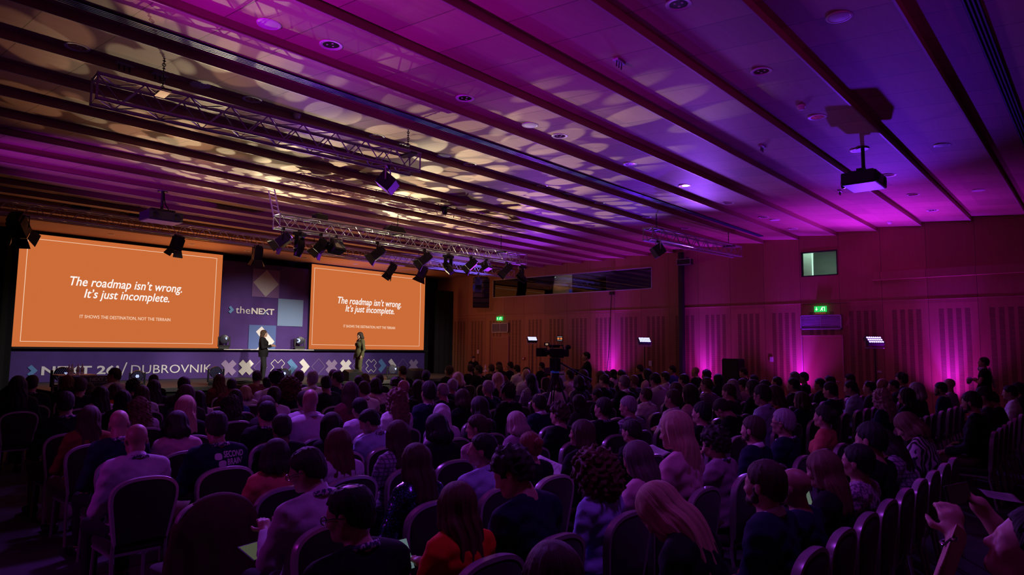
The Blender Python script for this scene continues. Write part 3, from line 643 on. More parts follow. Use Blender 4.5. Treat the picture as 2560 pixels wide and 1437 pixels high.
for i in range(90):
    q = i*0.42; pts.append((9.9+0.32*math.cos(q)*(1+0.2*math.sin(i*0.7)), 19.65+0.2*math.sin(q), 0.76+0.02*math.sin(i*1.3)+0.0008*i))
c.tube(pts, 0.012, 5); tag(c.build('cable_coil', 'black_matte', None, True), 'tangled black cables lying on the stage front edge', 'cable')
# tables with bottles at the two sides of the stage
def bottle(x, y, z, label):
    r = empty('water_bottle', (x, y, z), 0, label, 'bottle', 'water bottles beside the stage')
    a = MB(); a.lathe([(0.0, 0.0), (0.032, 0.0), (0.034, 0.01), (0.034, 0.13), (0.03, 0.16), (0.014, 0.2), (0.013, 0.225)], 14); a.build('body', 'glass_bottle', r, True)
    l = MB(); l.lathe([(0.0345, 0.06), (0.0345, 0.115)], 14); l.build('paper_label', mat('label_green', (0.35, 0.45, 0.30), 0.6), r)
    k = MB(); k.lathe([(0.015, 0.222), (0.015, 0.242), (0.0, 0.243)], 12); k.build('cap', 'white_plastic', r)
def table(loc, sx, sy, h, label, mt='black_matte', rz=0):
    r = empty('side_table', loc, rz, label, 'table')
    a = MB(); a.box((0, 0, h-0.015), (sx, sy, 0.03)); a.build('table_top', mat('table_white', (0.7, 0.68, 0.66), 0.4), r, bevel=0.005)
    for i in (-1, 1):
        for j in (-1, 1): b = MB(); b.box((i*(sx/2-0.03), j*(sy/2-0.03), (h-0.03)/2), (0.03, 0.03, h-0.03)); b.build('leg', 'dull_aluminium', r)
table((5.0, 18.55, 0), 0.80, 0.5, 1.17, 'tall table with bottles and a dark front, near the stage corner')
o = bpy.data.objects['side_table']
fb = MB(); fb.span((-0.37, -0.26, 0.05), (0.37, -0.245, 1.13)); fp = fb.build('front_panel', mat('panel_navy', (0.03, 0.03, 0.10), 0.6), o)
fb = MB(); fb.span((0.66, -0.33, 0.42), (1.5, -0.30, 0.98)); o2 = fb.build('table_poster', mat('poster_sand', (0.16, 0.14, 0.15), 0.7, noise=1, nscale=14)); o2.location = (4.34, 18.42, 0.17); tag(o2, 'small dark poster reading NEXT 27 beside the tall bottle table', 'poster')
fb = MB(); fb.span((0.7, -0.34, 0.74), (1.46, -0.331, 0.95)); fb.build('printed_strip', mat('panel_navy'), o2)
text_obj('lettering', "NEXT 27'", 0.46, (0.85, -0.343, 0.85), 'grey_mark', o2, bold=0.03)
text_obj('lettering', 'See you in Dubrovnik', 0.46, (0.85, -0.343, 0.79), 'grey_mark', o2, bold=0.0)
fs_ = MB()
for x in (0.9, 1.3): fs_.box((x, -0.26, 0.25), (0.03, 0.03, 0.8)); fs_.box((x, -0.26, -0.16), (0.25, 0.3, 0.02))
fs_.box((1.1, -0.285, 0.6), (0.06, 0.025, 0.5)); fs_.box((1.1, -0.26, 0.47), (0.44, 0.03, 0.03)); fs_.build('stand', 'black_metal', o2)
for i, (x, y) in enumerate([(4.86, 18.5), (4.95, 18.6), (5.04, 18.48), (5.15, 18.56)]): bottle(x, y, 1.17, 'clear water bottle, %s from the drape end on the tall table' % ORD[i])
table((19.3, 18.6, 0), 0.8, 0.5, 1.02, 'small table with bottles by the wooden wall')
for i, (x, y) in enumerate([(19.12, 18.55), (19.24, 18.65), (19.5, 18.6)]): bottle(x, y, 1.02, 'clear water bottle, %s from the stage on the small wall-side table' % ORD[i])
# monitor box and lamp at the stage edge near the wall
b = MB(); b.box((0, 0, 0.25), (0.5, 0.45, 0.5)); o = b.build('equipment_case', 'black_plastic', None, bevel=0.02); o.location = (18.3, 18.5, 0.62-0.62); tag(o, 'black equipment case on the floor at the stage end by the wall', 'case')
h = MB(); h.tube([(-0.1, -0.24, 0.35), (-0.1, -0.27, 0.35), (0.1, -0.27, 0.35), (0.1, -0.24, 0.35)], 0.012); h.build('handle', 'chrome', o)
# ------------------------------------------------------------------ rig: trusses, lamps, projectors
def truss(A, B, label, size=0.29, mt='aluminium', hangers=()):
    A = Vector(A); B = Vector(B); L = (B-A).length; d = (B-A).normalized(); rzv = math.atan2(d.y, d.x)
    r = empty('lighting_truss', A, rzv, label, 'truss', 'box trusses'); s = size
    dz = (B.z-A.z)/L; Z = lambda x: dz*x
    for y in (0, s):
        for z in (0, s): m = MB(); m.tube([(0, y, z), (L, y, z+Z(L))], 0.025, 10); m.build('chord', mt, r, True)
    n = max(2, int(round(L/0.5))); st = L/n
    br = MB()
    for i in range(n):
        x0, x1, xm = i*st, (i+1)*st, (i+0.5)*st
        for y in (0, s): br.tube([(x0, y, s+Z(x0)), (xm, y, Z(xm)), (x1, y, s+Z(x1))], 0.010, 6)
        for z in (0, s): br.tube([(x0, 0, z+Z(x0)), (xm, s, z+Z(xm)), (x1, 0, z+Z(x1))], 0.010, 6)
    br.build('brace', mt, r)
    e = MB()
    for x in (0.01, L-0.01):
        e.tube([(x, 0, Z(x)), (x, s, Z(x)), (x, s, s+Z(x)), (x, 0, s+Z(x))], 0.014, 6, closed=True)
    e.build('end_frame', mt, r)
    for k, x in enumerate(hangers):
        m = MB(); zc = zpanel(A.y)+0.05-A.z; n2 = max(3, int((zc-s)/0.05))
        m.tube([(x, s/2, s), (x, s/2, zc)], 0.006, 5)
        for i in range(n2):
            z = s+(zc-s)*(i+0.5)/n2; m.tube([(x+0.022*math.cos(q), s/2+(0 if i % 2 else 0.022*math.sin(q)), z+0.022*math.sin(q)) if i % 2 else (x+0.016*math.cos(q), s/2+0.016*math.sin(q), z) for q in [j*PI/3 for j in range(6)]], 0.006, 5, closed=True)
        m.build('hanger_chain', 'black_metal', r)
        c = MB(); c.box((x, s/2, s), (0.12, s+0.06, 0.03)); c.build('clamp', 'black_metal', r)
mat('truss_near', (0.36, 0.36, 0.42), 0.5, metal=0.2)
truss((2.36, 8.72, 4.78), (7.0, 8.35, 4.80), 'big bare box truss hanging closest below the patterned ceiling', 0.30, 'truss_near', (0.75, 4.5))
truss((1.0, 18.9, 4.90), (21.2, 18.9, 4.94), 'long box truss running across in front of both screens', 0.30, 'aluminium', (1.6, 6.0, 10.6, 15.0, 19.2))
truss((7.62, 14.0, 4.62), (16.3, 14.0, 4.66), 'box truss crowded with stage lamps, in front of the long screen truss', 0.30, 'aluminium', (3.5, 7.6))
truss((15.2, 8.75, 4.80), (19.9, 8.35, 4.82), 'box truss by the wooden wall carrying one floodlight', 0.30, 'dull_aluminium', (0.4, 4.2))
# short ladder link from the lamp truss up to the ceiling
t3 = [o for o in bpy.data.objects if o.name.startswith('lighting_truss')][2]
m = MB()
for y in (0.0, 0.26): m.tube([(-0.02, y, 0.30), (-0.16, y, 0.83)], 0.016, 6)
for k in range(5): m.tube([(-0.02-0.028*k, 0, 0.33+0.106*k), (-0.048-0.028*k, 0.26, 0.42+0.106*k)], 0.01, 5)
m.build('ladder_link', 'aluminium', t3)

def fresnel(loc, d, label, s=1.0):
    """theatre fresnel: clamp, yoke, ribbed can, lens, four barn doors; local -Y is the beam"""
    hang = (4.597 if loc[1] < 16 else 4.878+(loc[0]-1)*0.002)-loc[2]; r = empty('stage_fresnel', loc, 0, label, 'stage light', 'barn door stage lamps')
    s *= 0.86; M0 = frame((0, 0, 0), d)
    b = MB(); b.box((0, 0.02*s, 0), (0.24*s, 0.34*s, 0.25*s), M0); b.box((0, 0.22*s, 0), (0.2*s, 0.08*s, 0.2*s), M0)
    for k in range(4): b.box((0, (0.02+0.07*k)*s, 0.135*s), (0.2*s, 0.02*s, 0.03*s), M0)
    b.build('housing', 'black_metal', r, bevel=0.012*s)
    l = MB(); l.lathe([(0.0, 0.03*s), (0.06*s, 0.022*s), (0.105*s, 0.0)], 20, M0 @ Matrix.Translation((0, -0.15*s, 0)) @ Matrix.Rotation(PI/2, 4, 'X')); l.build('lens', 'lens_dark', r, True)
    side = M0.to_3x3() @ Vector((1, 0, 0)); hx = Vector((side.x, side.y, 0)).normalized()*0.15*s
    y = MB(); y.tube([tuple(hx), tuple(hx+Vector((0, 0, 0.2*s))), tuple(-hx+Vector((0, 0, 0.2*s))), tuple(-hx)], 0.012*s, 6); y.build('yoke', 'black_metal', r)
    c = MB(); c.tube([(0, 0, 0.2*s), (0, 0, hang)], 0.014*s, 6); c.box((0, 0, hang-0.02), (0.05, 0.08, 0.08)); c.build('clamp', 'black_metal', r)
    for k, (ax, sg) in enumerate((('x', 1), ('x', -1), ('z', 1), ('z', -1))):
        w, L, t = 0.12*s, 0.17*s, 0.004
        if ax == 'z': P = [(-w, -0.15*s, sg*0.12*s), (w, -0.15*s, sg*0.12*s), (w*1.25, -0.15*s-L, sg*0.2*s), (-w*1.25, -0.15*s-L, sg*0.2*s)]
        else: P = [(sg*0.12*s, -0.15*s, -w), (sg*0.12*s, -0.15*s, w), (sg*0.2*s, -0.15*s-L, w*1.25), (sg*0.2*s, -0.15*s-L, -w*1.25)]
        off = Vector((sg*t if ax == 'x' else 0, 0, sg*t if ax == 'z' else 0))
        bd = MB(); bd.add(P+[tuple(Vector(p)+off) for p in P], [(0, 1, 2, 3), (7, 6, 5, 4), (0, 4, 5, 1), (1, 5, 6, 2), (2, 6, 7, 3), (3, 7, 4, 0)], M0); bd.build('barn_door', 'black_metal', r)
    return r
dn = lambda x, y, z=-0.6: (x, y, z)
fresnel((3.75, 18.9, 4.60), (0.55, 0.75, -0.75), 'large barn door lamp at the drape end of the screen truss', 1.55)
fresnel((7.3, 18.9, 4.64), (-0.15, 0.5, -1.2), 'barn door lamp hanging over the larger screen top edge', 1.15)
fresnel((9.62, 18.9, 4.62), (0.05, 0.3, -1.3), 'dark barn door lamp hanging in front of the purple backdrop top', 1.2)
fresnel((14.6, 18.9, 4.62), (-0.5, 0.3, -0.9), 'barn door lamp over the smaller screen, at mid truss', 1.2)
fresnel((16.05, 18.9, 4.65), (-0.25, 0.35, -1.0), 'barn door lamp with a blue-lit side over the smaller screen', 1.25)
fresnel((19.0, 18.9, 4.50), (-0.6, -0.5, -0.8), 'barn door lamp under the far truss end beside the hung speaker', 1.1)
fresnel((7.72, 14.0, 4.30), (-0.55, 0.55, -0.6), 'blue-lit barn door lamp below the ladder end of the lamp truss', 1.0)
fresnel((8.70, 14.0, 4.28), (-0.45, 0.5, -0.8), 'barn door lamp between the moving spot and the square flood', 1.0)
fresnel((10.36, 14.0, 4.30), (-0.6, 0.5, -0.65), 'barn door lamp hanging alone at the middle of the lamp truss', 1.05)
fresnel((11.95, 14.0, 4.32), (-0.6, 0.5, -0.65), 'barn door lamp below the dark wedge block of the lamp truss', 1.05)
fresnel((13.75, 14.0, 4.36), (-0.5, 0.6, -0.75), 'barn door lamp with a yellow-green rim on the lamp truss', 1.0)
fresnel((15.32, 14.0, 4.36), (-0.55, 0.5, -0.8), 'barn door lamp next to the moving spot at the wall end of the lamp truss', 1.0)
def flood(loc, rz, label, s=1.0, tilt=0.5):
    hang = (4.597 if loc[1] > 12 else 4.76 if loc[0] < 10 else 4.778)-loc[2]; r = empty('flood_light', loc, rz, label, 'stage light', 'square flood lamps')
    Mx = Matrix.Rotation(-tilt, 4, 'X'); b = MB(); b.prism([(-0.2*s, -0.13*s), (0.2*s, -0.13*s), (0.17*s, 0.13*s), (-0.17*s, 0.13*s)], -0.1*s, 0.12*s, Mx); b.build('housing', 'black_metal', r, bevel=0.012)
    l = MB(); l.box((0, -0.105*s, 0), (0.34*s, 0.01, 0.2*s), Mx); l.build('glass', 'lens_dark', r)
    y = MB(); y.tube([(-0.22*s, 0, 0), (-0.22*s, 0, 0.22*s), (0.22*s, 0, 0.22*s), (0.22*s, 0, 0)], 0.012*s, 6); y.build('yoke', 'dull_aluminium', r)
    c = MB(); c.tube([(0, 0, 0.22*s), (0, 0, hang)], 0.013, 6); c.box((0, 0, hang-0.02), (0.05, 0.07, 0.07)); c.build('clamp', 'black_metal', r)
flood((9.12, 14.0, 4.34), 0.35, 'square flood lamp with a pale yoke on the lamp truss', 1.15)
flood((14.42, 14.0, 4.40), 0.4, 'square flood lamp between two barn door lamps near the wall end', 0.95)
flood((6.38, 8.40, 4.50), 0.75, 'square flood lamp hanging under the end of the big bare truss', 1.0, tilt=0.9)
flood((15.45, 8.73, 4.52), 0.75, 'dark flood lamp under the truss by the wooden wall', 1.15, tilt=0.6)
def hung_spot(loc, rz, tilt, label):
    r = empty('hanging_moving_spot', loc, rz, label, 'stage light', 'hanging moving spots')
    b = MB(); b.box((0, 0, 0.33), (0.3, 0.22, 0.09)); b.build('base', 'black_plastic', r, bevel=0.02)
    y = MB(); [y.box((q*0.15, 0, 0.15), (0.04, 0.1, 0.34)) for q in (-1, 1)]; y.box((0, 0, 0.29), (0.32, 0.12, 0.04)); y.build('yoke', 'black_plastic', r, bevel=0.01)
    h = MB(); h.lathe([(0.0, -0.2), (0.08, -0.19), (0.11, -0.08), (0.11, 0.06), (0.085, 0.16), (0.085, 0.2), (0.0, 0.2)], 22, Matrix.Rotation(tilt, 4, 'X')); h.build('head', 'black_plastic', r, True)
    c = MB(); c.box((0, 0, 0.395), (0.1, 0.06, 0.05)); c.build('clamp', 'black_metal', r)
hung_spot((8.14, 14.0, 4.18), 0.6, PI+0.25, 'blue-lit moving spot hanging below the ladder end of the lamp truss')
hung_spot((12.85, 14.0, 4.18), 0.3, PI-0.7, 'moving spot hanging beyond the wedge block of the lamp truss')
hung_spot((16.05, 14.0, 4.18), 0.9, PI-0.9, 'moving spot at the very wall end of the lamp truss')
b = MB(); b.prism([(-0.35, 0), (0.35, 0), (0.25, 0.16), (-0.2, 0.16)], -0.1, 0.1); o = b.build('driver_box', 'black_plastic', None, bevel=0.015); o.location = (11.0, 14.15, 4.975); tag(o, 'black wedge-shaped driver box lying on the lamp truss middle', 'driver box')
h = MB(); h.tube([(-0.1, 0, 0.155), (-0.08, 0, 0.21), (0.1, 0, 0.21), (0.12, 0, 0.155)], 0.01, 6); h.build('handle', 'black_metal', o)
b = MB(); b.box((0, 0, 0.07), (0.34, 0.2, 0.14)); o = b.build('driver_box', 'black_plastic', None, bevel=0.015); o.location = (8.75, 14.15, 4.955); tag(o, 'black square driver box lying on the lamp truss near the ladder', 'driver box')
h = MB(); h.tube([(-0.08, 0, 0.135), (-0.06, 0, 0.18), (0.06, 0, 0.18), (0.08, 0, 0.135)], 0.01, 6); h.build('handle', 'black_metal', o)
for x, lb in ((5.0, 'first'), (6.3, 'second')):
    b = MB(); b.box((0, 0, 0.05), (0.42, 0.16, 0.10)); o = b.build('driver_box', 'black_plastic', None, bevel=0.015); o.location = (x, 19.05, 5.235); tag(o, 'flat black driver box on the screen truss, %s from the drape end' % lb, 'driver box')
    h = MB(); h.tube([(-0.22, 0, 0.06), (-0.34, 0.02, 0.1), (-0.44, 0, 0.0)], 0.012, 6); h.build('lead', 'black_matte', o)
def dome_camera(px, py, label):
    p = at(px, py, 2, 5.5); r = empty('dome_camera', (p.x, p.y, zpanel(p.y)-0.003), 0, label, 'camera')
    a = MB(); a.box((0.05, 0, -0.015), (0.22, 0.12, 0.03)); a.build('base', 'black_plastic', r, bevel=0.006)
    b = MB(); b.lathe([(0.0, -0.21), (0.05, -0.2), (0.075, -0.15), (0.075, -0.07), (0.05, -0.03)], 18); b.build('body', 'black_plastic', r, True)
dome_camera(1112, 522, 'small black pan camera fixed to the patterned ceiling over the lamp truss')
# projectors hanging from the ceiling
def projector(p, drop, rz, label):
    zt = zpanel(p[1]); r = empty('ceiling_projector', (p[0], p[1], zt-drop), rz, label, 'projector', 'ceiling projectors'); 
    b = MB(); b.box((0, 0, 0), (0.76, 0.58, 0.22)); b.build('housing', mat('projector_grey', (0.035, 0.035, 0.045), 0.35), r, bevel=0.025)
    u = MB(); u.box((0, 0, -0.112), (0.70, 0.52, 0.006)); u.build('underside', mat('projector_pale', (0.32, 0.32, 0.38), 0.45), r)
    for x in (-0.23, 0.23):
        f = MB(); f.lathe([(0.0, 0.0), (0.055, 0.004), (0.07, 0.012), (0.075, 0.0)], 18, Matrix.Translation((x, -0.292, 0.0)) @ Matrix.Rotation(PI/2, 4, 'X')); f.build('fan_grille', 'black_metal', r, True)
    l = MB(); l.lathe([(0.0, 0.0), (0.07, 0.0), (0.08, 0.05), (0.085, 0.10), (0.06, 0.10), (0.055, 0.06), (0.0, 0.06)], 20, Matrix.Translation((0, 0.27, 0)) @ Matrix.Rotation(-PI/2, 4, 'X')); l.build('lens', 'lens_dark', r, True)
    br = MB()
    for x in (-0.2, 0.2): br.box((x, 0, 0.14), (0.05, 0.42, 0.04))
    br.box((0, 0, 0.17), (0.5, 0.12, 0.04)); br.build('bracket', 'black_metal', r, bevel=0.004)
    po = MB(); po.tube([(0, 0, 0.16), (0, 0, drop-0.02)], 0.032, 12); po.build('pole', 'black_metal', r, True)
    pl = MB(); pl.lathe([(0.0, drop-0.03), (0.10, drop-0.03), (0.11, drop-0.01), (0.11, drop)], 20); pl.build('ceiling_plate', 'black_metal', r, True)
    cb = MB(); cb.tube([(0.15, 0.0, 0.12), (0.14, 0, 0.22), (0.07, 0, 0.32), (0.04, 0, 0.5*drop+0.15), (0.035, 0, drop-0.04)], 0.012, 6); cb.build('cable', 'black_matte', r, True)
projector((13.05, 3.18), 0.62, 0.0, 'ceiling projector on a short pole near the wooden wall, blue underneath')
projector((5.86, 16.15), 0.62, 0.0, 'ceiling projector on a short pole in front of the larger screen')
# hung line array beside the stage
r = empty('line_array', (20.7, 20.4, 4.86), aim(20.7, 20.4), 'curved black line array speaker hanging beside the smaller screen', 'speaker')
for k in range(6):
    a = 0.03*k*k*0.5; z = -0.21*k; y = 0.01*k*k
    b = MB(); b.prism([(-0.36, -0.1), (0.36, -0.1), (0.36, 0.1), (-0.36, 0.1)], -0.2, 0.2, Matrix.Translation((0, y, z)) @ Matrix.Rotation(0.045*k, 4, 'X')); b.build('speaker_module', 'black_plastic', r, bevel=0.012)
b = MB(); b.box((0, 0, 0.13), (0.6, 0.4, 0.05)); b.tube([(0, 0, 0.13), (0, 0, zpanel(20.4)+0.01-4.86)], 0.012, 6); b.build('fly_frame', 'black_metal', r)
# small speaker high on the wall and box speaker on a pole near it
r = empty('wall_speaker', (XR-0.28, 11.2, 5.06), 0, 'small black speaker fixed high on the wall by the duct', 'speaker')
b = MB(); b.box((0, 0, 0), (0.22, 0.52, 0.20)); b.build('cabinet', 'black_plastic', r, bevel=0.012)
g = MB(); g.box((-0.114, 0, 0), (0.01, 0.48, 0.16)); g.build('grille', mat('grille_grey', (0.02, 0.02, 0.03), 0.6), r)
e = MB()
for z in (-0.098, 0.098): e.box((-0.116, 0, z), (0.012, 0.53, 0.012))
for y in (-0.262, 0.262): e.box((-0.116, y, 0), (0.012, 0.012, 0.2))
e.build('edge', 'aluminium', r)
b = MB(); b.tube([(0.1, 0, 0.1), (0.14, 0, 0.18), (0.27, 0, 0.18)], 0.02, 8); b.build('bracket', 'black_metal', r)
r = empty('loudspeaker', (21.3, 9.3, 0), 0, 'tall black loudspeaker standing against the wooden wall', 'speaker')
b = MB(); b.prism([(-0.28, 0.85), (0.28, 0.85), (0.28, 1.62), (0.25, 1.66), (-0.25, 1.66), (-0.28, 1.62)], -0.25, 0.25, Matrix.Rotation(-PI/2, 4, 'Z')); b.build('cabinet', 'black_matte', r, bevel=0.01)
g = MB(); g.box((-0.254, 0, 1.25), (0.008, 0.5, 0.72)); g.build('grille', 'black_metal', r)
b = MB(); b.tube([(0, 0, 0.86), (0, 0, 0.3)], 0.02, 8)
for k in range(3): q = k*2*PI/3; b.tube([(0, 0, 0.5), (0.4*math.cos(q), 0.4*math.sin(q), 0.02)], 0.014, 6)
b.build('tripod', 'black_metal', r)
# LED panels on stands along the wall
def led_stand(x, y, h, label, rz, s, lit):
    r = empty('led_light_stand', (x, y, 0), rz, label, 'stage light', 'LED panels on stands')
    p = MB(); p.tube([(0, 0, 0.06), (0, 0, h-0.22)], 0.019, 8); p.tube([(0, 0, 0.06), (0, 0, 1.2)], 0.025, 8); p.build('pole', 'black_metal', r, True)
    for k in range(3):
        q = k*2*PI/3+0.4; t = MB(); t.tube([(0, 0, 0.62), (0.48*math.cos(q), 0.48*math.sin(q), 0.02)], 0.014, 6); t.tube([(0, 0, 0.18), (0.28*math.cos(q), 0.28*math.sin(q), 0.27)], 0.008, 6); t.build('leg', 'black_metal', r)
    br = MB(); br.tube([(-0.27*s, 0, h), (-0.27*s, 0, h-0.2*s), (0.27*s, 0, h-0.2*s), (0.27*s, 0, h)], 0.014, 6); br.box((0, 0, h-0.2*s), (0.46*s, 0.05, 0.03)); br.build('bracket', 'dull_aluminium', r)
    Mx = Matrix.Translation((0, 0, h)) @ Matrix.Rotation(-0.75, 4, 'X')
    b = MB(); b.box((0, 0.03, 0), (0.48*s, 0.12, 0.26*s), Mx); b.build('housing', mat('blue_grey', (0.03, 0.03, 0.07), 0.4), r, bevel=0.01)
    e = MB()
    for i in range(7):
        for j in range(3): e.lathe([(0.024*s, 0.0), (0.022*s, 0.01), (0.0, 0.016)], 10, Mx @ Matrix.Translation(((i-3)*0.062*s, -0.031, (j-1)*0.078*s)) @ Matrix.Rotation(PI/2, 4, 'X'))
    e.build('led_lens', lit, r, True)
aw = lambda x, y: math.atan2(-y, -x)+PI/2
led_stand(20.75, 4.94, 2.25, 'lit LED panel on a stand beside the wide door, brightest of the wall lights', aw(20.7, 4.94)*0.6+0.1, 1.05, 'led_violet')
led_stand(20.75, 12.3, 2.25, 'lit LED panel on a stand next to the black duct', aw(20.7, 12.3)*0.6, 0.95, 'led_blue')
led_stand(20.75, 17.5, 2.30, 'lit LED panel on a stand behind the video camera', aw(20.7, 17.5)*0.6, 0.85, 'led_blue')
# floor uplighters
for i, y in enumerate(UPL):
    r = empty('floor_uplight', (21.62, y, 0), 0, 'magenta floor uplighter at the wall foot, %s from the stage' % ORD[i], 'stage light', 'floor uplighters')
    b = MB(); b.lathe([(0.0, 0.03), (0.09, 0.03), (0.10, 0.05), (0.10, 0.17), (0.085, 0.175)], 18); b.build('can', 'black_metal', r, True)
    l = MB(); l.lathe([(0.0, 0.178), (0.085, 0.174)], 18); l.build('lens', emat('led_magenta', (1.0, 0.05, 0.8), 6.0), r)
    f = MB(); f.box((0, 0, 0.012), (0.2, 0.1, 0.024)); f.tube([(0, -0.11, 0.02), (0, -0.11, 0.12)], 0.008, 6); f.tube([(0, 0.11, 0.02), (0, 0.11, 0.12)], 0.008, 6); f.build('foot', 'black_metal', r)
# video camera on its tripod
cx, cy = 8.51, 6.69
r = empty('camera_tripod', (cx, cy, 0), 0, 'tall black video tripod with a blue collar among the seats', 'tripod'); r.scale = (.9, .9, 1.081)
for k in range(3):
    q = k*2*PI/3+0.9; ex, ey = 0.62*math.cos(q), 0.62*math.sin(q); ox, oy = 0.05*math.cos(q), 0.05*math.sin(q); t = MB()
    for sd in (-1, 1):
        nx_, ny_ = -math.sin(q)*0.022*sd, math.cos(q)*0.022*sd; t.tube([(ox+nx_, oy+ny_, 1.36), (ex+nx_*0.6, ey+ny_*0.6, 0.03)], 0.013, 6)
    t.box((ex, ey, 0.02), (0.06, 0.06, 0.04)); t.build('leg', 'black_metal', r)
b = MB(); b.lathe([(0.0, 1.30), (0.07, 1.31), (0.08, 1.40), (0.06, 1.44), (0.0, 1.44)], 18); b.build('bowl', 'black_metal', r, True)
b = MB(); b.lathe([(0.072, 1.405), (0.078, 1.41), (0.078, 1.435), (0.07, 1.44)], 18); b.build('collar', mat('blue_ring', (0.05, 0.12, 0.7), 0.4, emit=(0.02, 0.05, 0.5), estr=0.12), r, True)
b = MB(); b.box((0, 0, 1.53), (0.14, 0.16, 0.2)); b.lathe([(0.05, 1.44), (0.05, 1.5)], 14); b.build('fluid_head', 'black_plastic', r, bevel=0.015)
pa = aim(cx, cy)
b = MB(); b.tube([(0.05, -0.08, 1.56), (0.42, -0.5, 1.30)], 0.012, 8); b.tube([(0.36, -0.43, 1.345), (0.42, -0.5, 1.30)], 0.02, 8); b.build('pan_bar', 'black_metal', r)
Mc = Matrix.Translation((cx, cy, 1.74)) @ Matrix.Rotation(0.12, 4, 'Z')
r = empty('video_camera', (cx, cy-.05, 1.764), 0.12, 'black broadcast video camera with a small orange-lit screen on the tripod', 'camera'); r.scale = (.72, .72, .72)
b = MB(); b.box((0, 0.0, 0.12), (0.13, 0.36, 0.18)); b.box((0, -0.22, 0.11), (0.11, 0.1, 0.16)); b.box((0, 0, 0.015), (0.10, 0.3, 0.03)); b.build('body', 'black_plastic', r, bevel=0.015)
b = MB(); b.lathe([(0.0, 0.0), (0.06, 0.0), (0.062, 0.12), (0.07, 0.14), (0.07, 0.2)], 20, Matrix.Translation((0, 0.17, 0.12)) @ Matrix.Rotation(-PI/2, 4, 'X')); b.box((0, 0.42, 0.12), (0.24, 0.16, 0.19)); b.build('lens_hood', 'black_matte', r, bevel=0.01)
b = MB(); b.tube([(0, 0.14, 0.2), (0, 0.12, 0.28), (0, -0.14, 0.28), (0, -0.16, 0.2)], 0.014, 8); b.build('handle', 'black_plastic', r)
b = MB(); b.lathe([(0.0, -0.1), (0.03, -0.1), (0.035, 0.0), (0.035, 0.16), (0.0, 0.17)], 14, Matrix.Translation((0.08, 0.1, 0.26)) @ Matrix.Rotation(-PI/2, 4, 'X')); b.build('microphone', 'black_matte', r, True)
b = MB(); b.sphere((0.02, -0.26, 0.24), (0.055, 0.07, 0.055), 14); b.build('viewfinder', 'black_matte', r, True)
for nm, loc, w, h in (('monitor', (0.05, -0.02, 0.43), 0.15, 0.115), ('flip_screen', (-0.14, 0.2, 0.30), 0.12, 0.075)):
    b = MB(); Mq = Matrix.Translation(loc) @ Matrix.Rotation(-0.75, 4, 'Z'); b.box((0, 0, 0), (w, 0.02, h), Mq); b.box((0, 0, -h/2-0.03), (0.015, 0.015, 0.08), Mq); mo = b.build(nm, 'black_plastic', r)
    if nm == 'monitor':
        for x in (-0.033, 0.033): q = MB(); q.box((x, -0.0115, 0.0), (0.045, 0.004, 0.04), Mq); q.build('lit_image', 'screen_orange', mo)
        q = MB(); q.box((0, -0.0115, 0.04), (0.11, 0.004, 0.008), Mq); q.box((0, -0.0115, -0.04), (0.11, 0.004, 0.008), Mq); q.build('lit_image', 'screen_white', mo)
    else:
        q = MB(); q.box((0, -0.0115, 0), (0.06, 0.004, 0.04), Mq); q.build('lit_image', emat('screen_brown', (0.45, 0.28, 0.2), 0.7), mo)
# ------------------------------------------------------------------ people: implicit bodies meshed by surface nets
class Field:
    def __init__(self, xs, ys, zs):
        self.ax = [np.asarray(a, np.float32) for a in (xs, ys, zs)]
        self.D = np.full([len(a) for a in self.ax], 1.0, np.float32)
    def block(self, lo, hi):
        sl = []
        for a, l, h in zip(self.ax, lo, hi):
            i, j = np.searchsorted(a, l), np.searchsorted(a, h); sl.append(slice(max(0, i-1), min(len(a), j+1)))
        g = [self.ax[0][sl[0]][:, None, None], self.ax[1][sl[1]][None, :, None], self.ax[2][sl[2]][None, None, :]]
        return tuple(sl), g
    def put(self, sl, d, k, op):
        D = self.D[sl]
        if op == 'u':
            h = np.maximum(k-np.abs(D-d), 0)/max(k, 1e-6); self.D[sl] = np.minimum(D, d)-h*h*k*0.25
        else:
            d = -d; h = np.maximum(k-np.abs(D-d), 0)/max(k, 1e-6); self.D[sl] = np.maximum(D, d)+h*h*k*0.25
    def cap(self, a, b, r1, r2, k=0.03, op='u', sx=1.0, sy=1.0, g=0.0):
        """tapered capsule; sx, sy squeeze the section"""
        a = np.array(a, float); b = np.array(b, float); r1 += g; r2 += g; R = max(r1, r2)/min(sx, sy, 1)+k+0.08
        sl, (X, Y, Z) = self.block(np.minimum(a, b)-R, np.maximum(a, b)+R)
        d = b-a; L = max(float(d@d), 1e-9)
        t = np.clip(((X-a[0])*d[0]+(Y-a[1])*d[1]+(Z-a[2])*d[2])/L, 0, 1)
        px, py, pz = (X-a[0]-t*d[0])*sx, (Y-a[1]-t*d[1])*sy, Z-a[2]-t*d[2]
        self.put(sl, (np.sqrt(px*px+py*py+pz*pz)-(r1+(r2-r1)*t)).astype(np.float32), k, op)
    def ell(self, c, r, k=0.03, op='u', g=0.0, tilt=0.0):
        r = np.array(r, float)+g; R = max(r)+k+0.06; c = np.array(c, float)
        sl, (X, Y, Z) = self.block(c-R, c+R); x, y, z = X-c[0], Y-c[1], Z-c[2]
        if tilt: q, s = math.cos(tilt), math.sin(tilt); y, z = y*q+z*s, -y*s+z*q
        k0 = np.sqrt((x/r[0])**2+(y/r[1])**2+(z/r[2])**2); k1 = np.sqrt((x/r[0]**2)**2+(y/r[1]**2)**2+(z/r[2]**2)**2)
        self.put(sl, (k0*(k0-1)/np.maximum(k1, 1e-6)).astype(np.float32), k, op)
    def grid(self): return self.ax[0][:, None, None], self.ax[1][None, :, None], self.ax[2][None, None, :]
    def cut(self, d): self.D = np.maximum(self.D, d.astype(np.float32))
